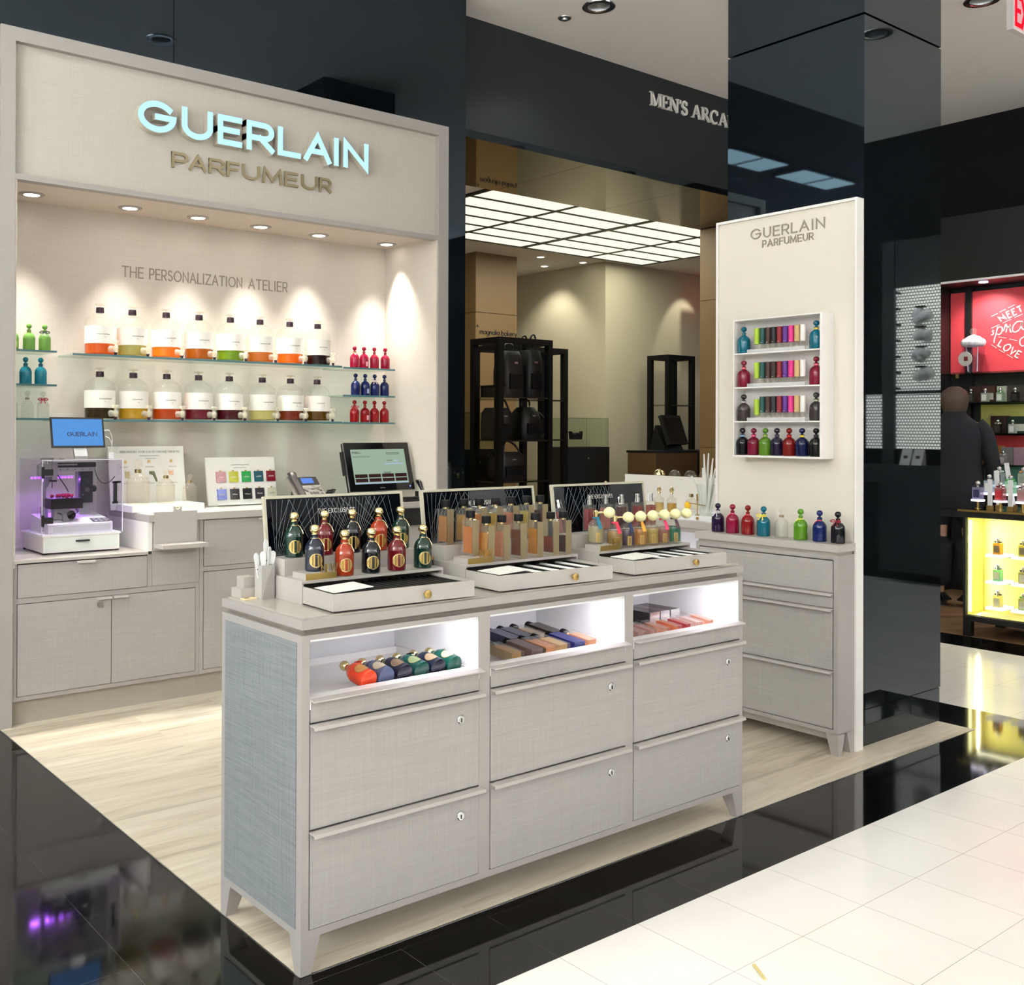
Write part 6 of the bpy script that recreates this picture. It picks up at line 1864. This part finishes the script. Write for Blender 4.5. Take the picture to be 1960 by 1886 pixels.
MB().box(0, 0, 0, .3, .2, .06, mm).build('terminal_body', M['black_satin'], pt, bevel=.006)
MB().box(.02, .12, .0602, .12, .18, .061, mm).build('display', M['screen_small'], pt)
sm_ = MB()
F = frame((7.40, 8.7495, 2.425), (1, 0, 0), (0, 0, 1))
SC = {'m': ([[(0, 0), (0, .6)], [(0, .4)] + arc(.2, .4, .2, .2, 180, 0, 8) + [(.4, 0)], [(.4, .4)] + arc(.6, .4, .2, .2, 180, 0, 8) + [(.8, 0)]], .95), 'a': ([arc(.3, .3, .3, .3, 0, 360, 16), [(.6, .6), (.6, 0)]], .75), 'g': ([arc(.3, .3, .3, .3, 0, 360, 16), [(.6, .6), (.6, -.15)] + arc(.3, -.15, .3, .2, 0, -160, 8)], .75), 'n': ([[(0, 0), (0, .6)], [(0, .35)] + arc(.25, .35, .25, .25, 180, 0, 8) + [(.5, 0)]], .65), 'o': ([arc(.3, .3, .3, .3, 0, 360, 16)], .75), 'l': ([[(0, 0), (0, 1)]], .17), 'i': ([[(0, 0), (0, .6)], [(0, .78), (0, .86)]], .17), ' ': ([], .35), 'b': ([[(0, 1), (0, 0)], arc(.3, .3, .3, .3, 0, 360, 16)], .75), 'k': ([[(0, 0), (0, 1)], [(.45, .6), (0, .28), (.5, 0)]], .6), 'e': ([[(0, .3), (.6, .3)] + arc(.3, .3, .3, .3, 0, 310, 14)], .72), 'r': ([[(0, 0), (0, .6)], [(0, .3)] + arc(.25, .35, .25, .25, 180, 60, 6)], .45), 'y': ([[(0, .6), (.3, 0)], [(.6, .6), (.15, -.35)]], .65)}
x = 0
HS = .056
for ch in 'magnolia bakery':
    sts, wd = SC[ch]
    for p in sts:
        sm_.ribbon([(x + q[0] * HS, q[1] * HS) for q in p], .0042, .004, F)
    x += (wd + .06) * HS * .98
sm_.prism([F(-.055, .075, 0), F(-.015, .075, 0), F(-.035, .105, 0)], (0, -.004, 0))
o = sm_.build('column_lettering', M['ink_dark'])
tag(o, 'small dark lowercase shop lettering with an arrow on the wood column', 'sign')
ex = thing('exit_sign', 'red-lit exit sign hanging from the ceiling, cut by the photo right edge', 'sign', (6.25, 2.6, 3.6))
MB().box(6.10, 2.6, 3.62, 6.42, 2.635, 3.84).build('sign_box', plain('sign_frame', 'd8d4d2', .4), ex, bevel=.003)
MB().box(6.112, 2.5975, 3.632, 6.408, 2.5998, 3.828).build('lit_face', emis('pink_face', 'f5b8ba', .9), ex)
F = frame((6.128, 2.5972, 3.652), (1, 0, 0), (0, 0, 1))
write(MB(), 'EXIT', .155, .262, .026, .002, F).build('lettering', emis('red_letters', 'e0182c', 1.4), ex)
MB().cyl((6.26, 2.617, 3.8402), .01, CEIL - 3.8402, 12).build('drop_rod', M['steel'], ex, 40)
ex2 = thing('exit_sign', 'small distant red exit sign by the honey wood jamb in the rear room', 'sign', (10.0, 8.1, 2.95))
MB().box(10.36, 8.0, 2.82, 10.71, 8.04, 3.1).build('sign_box', emis('red_sign_small', 'd84a40', .7), ex2)
MB().cyl((10.5, 8.02, 3.1002), .008, .22, 10).build('drop_rod', M['steel'], ex2, 40)

# ------------------------------------------------------------------ perfume shop on the right: wall display
wd_ = thing('wall_display', 'black wall display with coral panel and glass shelves beyond the column', 'display unit', (9.0, 3.75, 0))
WX = 9.0
YL, YR = 4.33, 2.6
m = MB()
m.box(WX + .02, YR, 0, 9.1995, YL + .1, 3.14).box(8.62, YL + .02, 0, WX + .02, YL + .1, 3.14).box(8.62, YR, 2.59, WX + .02, YL + .02, 3.14).box(WX - .03, 4.16, .3, WX + .02, 4.21, 2.59)
m.build('black_frame', M['black_satin'], wd_)
MB().box(WX - .005, YR, 1.85, WX + .0195, 4.16, 2.55).build('coral_panel', M['red_panel'], wd_)
MB().box(WX - .005, 4.212, 1.85, WX + .0195, 4.345, 2.55).build('coral_side_panel', M['red_panel'], wd_)
MB().box(8.61, YR, 2.588, 8.625, YL + .02, 2.605).build('light_rail', M['white_pure'], wd_)
MB().cyl((8.75, 3.96, 2.583), .035, .006, 18).build('spot_lens', emis('blue_spot', 'c8d4ff', 8), wd_)
for y in (4.0, 3.5, 3.0):
    lamp('SPOT', (8.72, y, 2.575), 26, (1, .95, .95), (WX, y, 1.9), 'display_spot', spot_size=R(120), spot_blend=.8, shadow_soft_size=.03)
for z, yl in ((1.852, 4.31), (1.606, 4.22), (1.347, 4.10), (1.094, 4.09), ):
    sp = MB().box(8.70, YR, z - .012, WX + .0195, yl, z).build('glass_plate', glass('green_glass_plate', 'cfe2d6', 0, 1.5), wd_)
    MB().box(8.74, min(yl, 4.22) - .06, z - .045, 8.76, min(yl, 4.22) - .04, z - .0125).build('brass_bracket', M['brass'], sp)
MB().box(WX - .0065, 2.6, 1.35, WX - .0005, 4.09, 1.588).build('yellow_panel', M['yellow_panel'], wd_)
MB().box(WX - .0065, 2.6, 1.097, WX - .0005, 4.02, 1.33).build('red_low_panel', M['red_panel'], wd_)
MB().box(WX - .0065, 2.6, .85, WX - .0005, 4.06, 1.08).build('teal_panel', M['teal_panel'], wd_)
tx = MB()
DASH = [[(4.0063, 2.3266), (3.9555, 2.3473)], [(3.9396, 2.357), (3.8894, 2.3774)], [(3.8711, 2.3851), (3.8215, 2.4069)], [(3.913, 2.2635), (3.8475, 2.2896)], [(3.8215, 2.3017), (3.757, 2.3262)], [(4.0062, 2.2274), (3.9395, 2.2534)], [(3.9474, 2.1498), (3.8866, 2.1373)], [(3.863, 2.1275), (3.8006, 2.1096)], [(4.0061, 2.0908), (3.9633, 2.0592)], [(3.9447, 2.0443), (3.8997, 2.014)], [(3.8813, 2.0019), (3.8343, 1.9692)]]
SCRIPT = [[(4.0062, 2.1705), (3.9928, 2.1751), (3.9874, 2.1859), (3.9954, 2.1976), (3.9928, 2.2085), (3.9847, 2.2024)], [(3.9544, 2.2373), (3.9607, 2.209), (3.9687, 2.1707), (3.981, 2.1326), (3.9831, 2.1038)], [(3.9544, 2.2251), (3.9342, 2.2347), (3.9183, 2.2224), (3.9209, 2.1922), (3.9394, 2.1714), (3.958, 2.1755)], [(3.9077, 2.1967), (3.8893, 2.2533), (3.8814, 2.2196), (3.8893, 2.1844)], [(3.8867, 2.2145), (3.871, 2.2298), (3.8553, 2.2176), (3.8579, 2.2453), (3.8542, 2.1901), (3.8422, 2.1864)], [(3.7595, 2.2649), (3.7981, 2.2653), (3.8292, 2.2376), (3.837, 2.1998), (3.8188, 2.182), (3.7878, 2.1961), (3.7646, 2.238), (3.7621, 2.2596), (3.7672, 2.2219), (3.7518, 2.1989), (3.7262, 2.2187)], [(3.7518, 2.1363), (3.7749, 2.1188), (3.78, 2.0864), (3.762, 2.0634), (3.7313, 2.0778), (3.7109, 2.1199), (3.7313, 2.1403), (3.7518, 2.1363)]]
CAPS = [[(3.9247, 2.2793), (3.9491, 2.3146), (3.9052, 2.3032), (3.9131, 2.3326), (3.8815, 2.2924)], [(3.8423, 2.3128), (3.8658, 2.301), (3.8752, 2.3194), (3.8868, 2.3513), (3.8632, 2.3613)], [(3.8815, 2.3299), (3.8606, 2.338)], [(3.8033, 2.3286), (3.8267, 2.3186), (3.8355, 2.338), (3.846, 2.368), (3.8231, 2.3786)], [(3.8397, 2.3471), (3.8215, 2.3548)], [(3.806, 2.3836), (3.775, 2.3982)], [(3.7905, 2.3904), (3.7698, 2.3448)], [(3.9246, 2.1261), (3.9543, 2.0798), (3.9277, 2.0626)], [(3.8814, 2.0818), (3.8997, 2.072), (3.9076, 2.0504), (3.8971, 2.0304), (3.8761, 2.0347), (3.8552, 2.0527), (3.85, 2.0716), (3.8604, 2.0833), (3.8814, 2.0818)], [(3.8317, 2.0623), (3.8489, 2.0029), (3.8084, 2.0307)], [(3.7645, 2.0118), (3.7903, 2.028), (3.8197, 1.9821), (3.7938, 1.9659)], [(3.8032, 2.0058), (3.7825, 1.991)]]
F0 = frame((WX - .0052, 0, 0), (0, -1, 0), (0, 0, 1))
for st in DASH:
    tx.ribbon([(-y, z) for y, z in st], .002, .003, F0)
for st in SCRIPT:
    tx.ribbon(spline([(-y, z) for y, z in st], 6), .0042, .003, F0)
for st in CAPS:
    tx.ribbon([(-y, z) for y, z in st], .0048, .003, F0)
tx.build('panel_lettering', M['white_letters'], wd_)
# giant cup prop
cu = thing('cup_prop', 'giant clear drink-cup prop with white frothy top on the coral display shelf', 'prop', (8.86, 4.09, 1.8522))
MB().lathe([(0, 0), (.068, 0), (.07, .006), (.088, .232), (.086, .232), (.066, .01), (0, .008)], 32).build('cup_body', M['acryl'], cu, 40, local=True)
m = MB()
rnd = random.Random(5)
for i in range(26):
    a = 2 * PI * i / 13
    q = .062 if i < 13 else .035
    m.ball((q * math.cos(a), q * math.sin(a), .252 + (.022 if i >= 13 else 0)), .03 + .006 * rnd.random(), 10, 7)
m.ball((0, 0, .265), .055, 14, 8)
m.build('froth', plain('white_froth', 'f0f0f4', .7), cu, 60, local=True)
MB().ball((0, 0, .345), .03, 18, 10).build('clear_ball', M['crystal'], cu, 60, local=True)
lb = MB().cyl((-.079, .03, .115), .06, .004, 30, (-1, .12, -.07)).build('round_label', M['paper'], cu, local=True)
MB().box(-.0875, .006, .097, -.0842, .038, .133).build('label_square', plain('label_maroon', '6a1a22', .5), lb, local=True)
MB().tube([(.0, -.03, .012), (.0, -.035, .235)], .004, 8).tube([(-.03, .03, .012), (-.035, .045, .235)], .004, 8).build('straw', M['white_pure'], cu, 40, local=True)

# bottles and cartons on that display
def pen_glass(mb):
    mb.box(-.024, -.024, 0, .024, .024, .075)
    return .006
def pen_neck(mb):
    mb.cyl((0, 0, .0752), .01, .012, 14)
def pen_bow(mb):
    for s in (-1, 1):
        mb.ball((0, s * .015, .083), .0115, 10, 6, .6, 1.1, .55)
def pen_ball(mb):
    mb.ball((0, 0, .1), .0145, 14, 8)
def pen_lab(mb):
    mb.box(-.0248, -.018, .012, -.0242, .018, .06)
def pen(loc, hexc, bow, lab, label, group, s=1.0, kind='glass', rz=0.0):
    t = thing('perfume_bottle', label, 'bottle', loc, rz, group)
    t.scale = (s, s, s)
    inst('glass_body', 'pen_glass', pen_glass, tint(hexc, kind), t)
    inst('neck', 'pen_neck', pen_neck, M['chrome'], t, 40)
    inst('bow', 'pen_bow', pen_bow, tint(bow, 'matte'), t, 50)
    inst('ball_cap', 'pen_ball', pen_ball, M['chrome'], t, 60)
    inst('front_label', 'pen_lab', pen_lab, tint(lab, 'matte'), t)
for i, (y, hx, bw, lb_) in enumerate(((4.10, '5a5048', '2a2420', '3a3430'), (3.985, 'd8d0cc', '1c2040', 'e0dcd8'), (3.865, 'c8d0c0', '3c8a3c', 'dcdcd4'), (3.75, '3a3430', '302c2a', '2a2624'))):
    pen((8.84, y, 1.6064), hx, bw, lb_, '%s bow-necked bottle on the top brown carton row of the right display' % ('smoky', 'white-labelled', 'green-bowed', 'black')[i], 'bottles on the right wall display')
for i, (y, hx, bw, lb_) in enumerate(((3.885, '50443c', 'c8b890', '3a3028'), (3.77, 'e0dcd8', '202020', 'e0dcd8'))):
    pen((8.84, y, 1.3474), hx, bw, lb_, '%s bow-necked bottle before dark cartons on the yellow-backed shelf' % ('dark', 'white')[i], 'bottles on the right wall display')
for i, (y, hx, bw) in enumerate(((4.045, 'a86a58', 'c05848'), (3.945, 'c8a068', 'd8c090'), (3.845, 'b8b0b4', 'd0ccd0'))):
    pen((8.84, y, 1.0944), hx, bw, hx, '%s bow-necked bottle before the tan and lavender cartons' % ('rosy', 'honey', 'pale grey')[i], 'bottles on the right wall display')
for i, (y0, y1, z, h, hx, lab) in enumerate(((4.04, 4.14, 1.606, .135, '3c1a16', 'dark brown carton, leftmost on the top shelf of the right display'), (3.93, 4.035, 1.606, .135, '4a1f1a', 'maroon carton with white label behind the white-labelled bottle'), (3.84, 3.915, 1.606, .13, 'b8b4a8', 'pale grey carton behind the green-bowed bottle'), (3.70, 3.83, 1.606, .135, '40322f', 'dark carton behind the black bottle on the top shelf'), (3.84, 3.965, 1.347, .145, '331613', 'dark brown carton on the yellow-backed shelf'), (3.69, 3.835, 1.347, .14, '12291c', 'dark green carton with white label on the yellow-backed shelf'), (3.985, 4.075, 1.094, .15, 'a4684c', 'tan carton, leftmost on the red-backed shelf'), (3.885, 3.98, 1.094, .15, 'b0743c', 'orange-tan carton with dark crest on the red-backed shelf'), (3.79, 3.88, 1.094, .14, '8c8086', 'grey carton on the red-backed shelf'), (3.71, 3.785, 1.094, .14, 'b48ea2', 'lavender carton on the red-backed shelf'))):
    t = thing('perfume_carton', lab, 'carton', (8.93, (y0 + y1) / 2, z), 0, 'cartons on the right wall display')
    MB().box(8.89, y0, z + .0003, 8.965, y1, z + h).build('carton_body', tint(hx, 'matte'), t)
    MB().box(8.889, y0 + .012, z + .02, 8.8897, y1 - .012, z + h * .55).build('carton_label', tint({1: 'c8c0b8', 5: 'd0ccc4'}.get(i, hx), 'matte'), t)
nm_ = MB()
F = frame((WX - .0068, 4.058, 1.455), (0, -1, 0), (0, 0, 1))
write(nm_, 'ME', .05, .075, .0035, .0005, F)
nm_.build('panel_outline_letters', plain('faint_blue_ink', '8aa890', .6), wd_)

# glowing counter with lit pedestals
gc = thing('glowing_counter', 'black framed counter with glowing yellow front niche right of the column', 'counter', (7.3, 2.8, 0))
CX, CYL, CYR = 7.03, 3.312, 2.2
m = MB()
m.box(CX, CYL - .018, .1, 7.55, CYL, .828).box(CX, CYR, .1, 7.55, CYR + .018, .828).box(CX, CYR + .018, .79, 7.55, CYL - .018, .828).box(CX, CYR + .018, .1, 7.55, CYL - .018, .138).box(7.30, CYR + .018, .138, 7.55, CYL - .018, .79)
m.build('black_frame', M['black_satin'], gc)
MB().box(CX - .012, CYR - .01, .8282, 7.56, CYL + .03, .842).build('counter_top', M['black_gloss'], gc)
m = MB().box(CX - .0135, CYR - .01, .8284, CX - .0122, CYL + .031, .8418).box(CX - .0135, CYL + .0302, .8284, 7.56, CYL + .0315, .8418)
m.build('brass_trim', M['brass'], gc)
for y in (CYL - .05, CYR):
    MB().box(CX, y, 0, CX + .05, y + .05, .0998).build('leg', M['black_satin'], gc)
    MB().box(7.5, y, 0, 7.55, y + .05, .0998).build('leg', M['black_satin'], gc)
MB().box(7.27, CYR + .02, .14, 7.299, CYL - .02, .788).build('yellow_back', M['yellow_glow'], gc)
MB().box(CX + .02, CYL - .0235, .14, 7.269, CYL - .0185, .788).box(CX + .02, CYR + .02, .14, 7.269, CYL - .024, .144).build('yellow_side', M['yellow_glow'], gc)
MB().box(CX + .005, CYR + .018, .139, CX + .009, CYL - .018, .789).build('glass_front', glass('front_glass', 'f6f6ee', 0, 1.45), gc)
MB().box(7.06, CYL - .036, .16, 7.075, CYL - .0245, .77).build('led_tube', emis('warm_tube', 'fffbd0', 5), gc)
lamp('AREA', (7.16, CYL - .04, .46), 3, (1, .97, .75), (7.2, 2.9, .46), 'niche_tube', shape='RECTANGLE', size=.04, size_y=.6)
lamp('AREA', (7.1, 2.8, .78), 4, (1, .97, .8), (7.2, 2.8, .3), 'niche_top', shape='RECTANGLE', size=.9, size_y=.04)
NB = [[('e0b040', '2a2a30'), ('d8d060', '3a3840')], [('a8dcb8', '7080a8'), ('dcd8a8', '202858')], [('ece4b0', '303030'), ('d0d8a8', '48b048')]]
for r, z in enumerate((.548, .372, .2)):
    for c, y in enumerate((3.145, 2.985)):
        s = thing('lit_pedestal', 'small glowing shelf in the yellow niche, %s row, %s column' % (('top', 'middle', 'bottom')[r], ('left', 'right')[c]), 'pedestal', (7.2, y, z), 0, 'lit shelves in the yellow niche')
        MB().box(7.10, y - .055, z - .017, 7.2695, y + .055, z).build('shelf_block', emis('led_shelf', 'fbf8ff', 1.5), s, bevel=.004)
        MB().box(7.26, y - .03, z - .03, 7.2695, y + .03, z - .0172).build('bracket', M['steel'], s)
        hx, bw = NB[r][c]
        pen((7.16, y, z + .0003), hx, bw, ('6a6050' if r == 0 else 'd8d8c8'), 'bow-necked bottle on the %s row %s glowing shelf of the yellow niche' % (('top', 'middle', 'bottom')[r], ('left', 'right')[c]), 'bottles in the yellow niche', .98, 'liquid')
# tester bottles on lit discs above the counter
TB = [(7.16, 3.275, .905, 'b0a8c8', '20283c', '2c2c54', 'purple-labelled'), (7.24, 3.235, .948, 'dce8f0', '282830', 'f2f2ea', 'ivory-labelled'), (7.34, 3.215, 1.0, 'c0ccc8', 'e4f0e0', '4c5054', 'pale-bowed rear'), (7.16, 3.13, .905, 'c87878', 'a01828', 'c02830', 'red-labelled'), (7.24, 3.10, .948, 'b8f0d0', '58c048', 'd8f4e4', 'green-bowed'), (7.34, 3.06, 1.0, 'c8d0c0', 'd8903c', '84887c', 'orange-bowed'), (7.16, 2.99, .905, 'd8c0c0', '703038', 'a87878', 'dusty pink')]
for i, (x, y, z, hx, bw, lb_, nm) in enumerate(TB):
    d = thing('lit_disc_stand', 'round glowing disc on a brass stem under the %s bottle' % nm, 'stand', (x, y, .842), 0, 'lit disc stands on the glowing counter')
    MB().cyl((x, y, z - .012), .042, .0118, 24).build('lit_disc', emis('disc_led', 'f4f0ff', 3.0), d, 40)
    MB().cyl((x, y, .8422), .02, .004, 18).cyl((x, y, .8462), .008, z - .012 - .8462, 12).build('brass_stem', M['brass'], d, 40)
    pen((x, y, z), hx, bw, lb_, '%s bow-necked bottle on a glowing disc above the counter' % nm, 'bottles on lit discs', 1.1, 'glass')
for i, (x, y, z0, z1, ty) in enumerate(((7.11, 3.175, .8422, 1.045, 0), (7.22, 3.165, .8422, 1.10, 4), (7.29, 3.10, .8422, 1.155, 9), (7.11, 3.045, .8422, 1.045, 0))):
    s = thing('blotter_block', 'upright white blotter strip stack between the lit bottles, ' + ('front left', 'middle', 'tall leaning one at the back', 'front right')[i], 'blotter', (x, y, z0), 0, 'white blotter stacks')
    mm = Matrix.Rotation(R(-ty), 4, 'X')
    MB().box(-.004, -.014, .03, .004, .014, z1 - z0, mm).build('strips', M['white_pure'], s, local=True)
    MB().box(-.012, -.018, 0, .012, .018, .0298).build('brass_base', M['brass'], s, local=True)

# ------------------------------------------------------------------ person behind the glowing counter, seen from behind
def skinned(name, pts, edges, root, mat, parent, smooth_levels=2):
    me = bpy.data.meshes.new(name)
    me.from_pydata([p[0] for p in pts], edges, [])
    o = bpy.data.objects.new(name + '_tmp', me)
    C.objects.link(o)
    o.modifiers.new('skin', 'SKIN')
    for i, p in enumerate(pts):
        sv = me.skin_vertices[0].data[i]
        sv.radius = p[1] if isinstance(p[1], tuple) else (p[1], p[1])
        sv.use_root = i == root
    sub_m = o.modifiers.new('sub', 'SUBSURF')
    sub_m.levels = smooth_levels
    sub_m.render_levels = smooth_levels
    dg = bpy.context.evaluated_depsgraph_get()
    nm2 = bpy.data.meshes.new_from_object(o.evaluated_get(dg))
    bpy.data.objects.remove(o)
    nm2.name = name
    nm2.materials.append(mat)
    nm2.polygons.foreach_set('use_smooth', [True] * len(nm2.polygons))
    r = bpy.data.objects.new(name, nm2)
    C.objects.link(r)
    if parent:
        r.parent = parent
    return r
pe = thing('person', 'person in dark navy clothes standing with back turned behind the glowing counter', 'person', (8.2, 3.93, 0), R(20))
# local axes: faces +x, left arm +y
BP = [((0, 0, .93), (.11, .09)), ((0, 0, 1.12), (.10, .09)), ((-.01, 0, 1.32), (.11, .09)), ((.0, 0, 1.44), (.07, .06)), ((.015, 0, 1.50), (.055, .055)), ((.025, 0, 1.56), (.085, .075)), ((.03, 0, 1.63), (.09, .08)),
      ((0, .10, .86), .07), ((.01, .10, .48), .048), ((-.01, .10, .10), .034), ((.10, .11, .035), .028),
      ((0, -.10, .86), .07), ((.01, -.10, .48), .048), ((-.01, -.10, .10), .034), ((.10, -.11, .035), .028),
      ((0, .19, 1.40), .055), ((0, .25, 1.12), .045), ((.10, .24, .92), .034), ((.17, .22, .88), .028),
      ((0, -.19, 1.40), .055), ((0, -.25, 1.12), .045), ((.10, -.24, .92), .034), ((.17, -.22, .88), .028)]
BE = [(0, 1), (1, 2), (2, 3), (3, 4), (4, 5), (5, 6), (0, 7), (7, 8), (8, 9), (9, 10), (0, 11), (11, 12), (12, 13), (13, 14), (2, 15), (15, 16), (16, 17), (17, 18), (2, 19), (19, 20), (20, 21), (21, 22)]
bd_ = skinned('body', BP, BE, 0, M['skin'], pe)
def ell(z, rx, ry, x=0.0, n=24):
    return [(x + rx * math.cos(2 * PI * k / n), ry * math.sin(2 * PI * k / n), z) for k in range(n)]
jk = MB().loft([ell(.76, .13, .205), ell(.78, .14, .21), ell(.95, .135, .2), ell(1.1, .13, .19), ell(1.28, .14, .215), ell(1.40, .125, .205), ell(1.455, .095, .13), ell(1.50, .075, .085), ell(1.53, .07, .075)])
for s_ in (1, -1):
    jk.tube(spline([(0, s_ * .15, 1.41), (0, s_ * .215, 1.33), (-.01, s_ * .262, 1.12), (.06, s_ * .258, .99), (.13, s_ * .238, .90)], 4), [.07 - .0016 * i for i in range(17)], 14)
jk.build('jacket', M['cloth'], pe, 60, local=True)
trs = MB().loft([ell(.70, .12, .19), ell(.8, .125, .195), ell(.96, .11, .17)])
for s_ in (1, -1):
    trs.tube([(0, s_ * .095, .86), (.0, s_ * .1, .7), (.01, s_ * .1, .48), (-.01, s_ * .1, .2), (-.005, s_ * .1, .045)], [.12, .115, .10, .088, .085], 16)
trs.build('trousers', M['cloth'], pe, 60, local=True)
hr = MB().lathe([(0, 0.175), (.05, .168), (.085, .14), (.1, .1), (.1, .055), (.092, .01), (.08, -.03), (.055, -.05)], 24, (0, 0, 0), Matrix.Translation((.012, 0, 1.54)) @ Matrix.Rotation(R(-14), 4, 'Y'))
hr.build('hair', M['hair'], pe, 60, local=True)
MB().ball((.112, 0, 1.575), .014, 8, 6, 1, .7, 1.2).build('nose', M['skin'], pe, 60, local=True)
for s in (-1, 1):
    MB().box(-.05, s * .105 - .04, 0, .15, s * .105 + .04, .06).build('shoe', M['black_satin'], pe, bevel=.015, local=True)

# ------------------------------------------------------------------ display opposite, mirrored in the column's front
ld = thing('lattice_display', 'backlit white lattice wall display mirrored in the front of the black column', 'display unit', (9.1, .1, 0))
LT = lattice('lattice_pattern', 'ece8d8', '3c3a32', 22, 4.5)
m = MB()
MB().box(9.14, -.11, 1.73, 9.1995, .9, 2.67).build('lattice_panel', LT, ld)
MB().box(9.14, -.11, 1.2, 9.1995, .9, 1.70).build('lattice_low_panel', LT, ld)
MB().box(9.14, -.40, 1.2, 9.1995, -.24, 1.70).build('lattice_side_panel', LT, ld)
m.box(9.12, -.235, .1, 9.1996, -.12, 3.1).box(9.12, -.11, 1.701, 9.1996, .9, 1.729).box(9.12, -.11, 2.671, 9.1996, .9, 3.1)
m.build('dark_frame', plain('dark_grey_frame', '2b2c2a', .4), ld)
MB().box(8.95, -.45, .9, 9.1397, .9, 1.06).box(9.0, -.2, .1, 9.1397, .9, .8999).build('black_counter', M['black_satin'], ld)
m = MB()
for i in range(7):
    m.cyl((9.139, -.075, 1.75 + i * .145), .012, .05, 10, (-1, 0, 0))
m.build('shelf_pegs', M['black_satin'], ld)
F = frame((9.139, -.36, 2.82), (0, -1, 0), (0, 0, 1))
for i in range(4):
    t = thing('wrapped_gift', 'cellophane-wrapped white gift with dark lid mirrored in the column, %s of the stack' % ('bottom', 'second', 'third', 'top')[i], 'gift', (9.06, .17, 1.80 + i * .178), 0, 'wrapped gifts in the mirrored display')
    m = MB()
    rnd = random.Random(i)
    for k in range(7):
        m.ball((9.06 + .03 * rnd.random(), .17 + .09 * (rnd.random() - .5), 1.86 + i * .178 + .05 * (rnd.random() - .5)), .04 + .02 * rnd.random(), 10, 7)
    m.build('wrapping', glass('cellophane', 'f4f4f0', .1, 1.4, .65, 'ffffff'), t, 60)
    MB().box(9.03, .12, 1.93 + i * .178, 9.09, .2, 1.945 + i * .178).build('dark_lid', M['black_satin'], t)
    MB().box(9.02, .16, 1.80 + i * .178, 9.1395, .18, 1.81 + i * .178).build('shelf_bracket', M['acryl'], t)
for i, y in enumerate((.06, .17)):
    t = thing('price_card', 'white tent card with dark square on the mirrored black counter, ' + ('left', 'right') [i] + ' one', 'card', (9.0, y, 1.06), 0, 'tent cards in the mirrored display')
    MB().prism([(8.96, y - .045, 1.0605), (9.05, y - .045, 1.0605), (9.03, y - .045, 1.20), (9.02, y - .045, 1.20)], (0, .09, 0)).build('card_sheet', M['paper'], t)
    MB().box(8.985, y - .018, 1.105, 8.99, y + .018, 1.145).build('card_mark', plain('card_maroon', '5a2020', .5), t)

lamp('SPOT', (8.35, .15, 3.2), 110, (1, .97, .9), (9.06, .17, 2.1), 'display_spot', spot_size=R(60), spot_blend=.6, shadow_soft_size=.04)  # added spot without a fixture, put in to brighten the wrapped gifts

# litter on the marble
sp = thing('straw_scrap', 'small pale straw scrap lying on the white marble near the bottom edge', 'litter', (2.24, 1.56, 0))
MB().bar((2.264, 1.589, .0021), (2.223, 1.529, .0021), .006, .004).bar((2.258, 1.589, .004), (2.226, 1.54, .0055), .003, .0018).build('straw', plain('straw_yellow', 'cdbb7c', .6), sp)
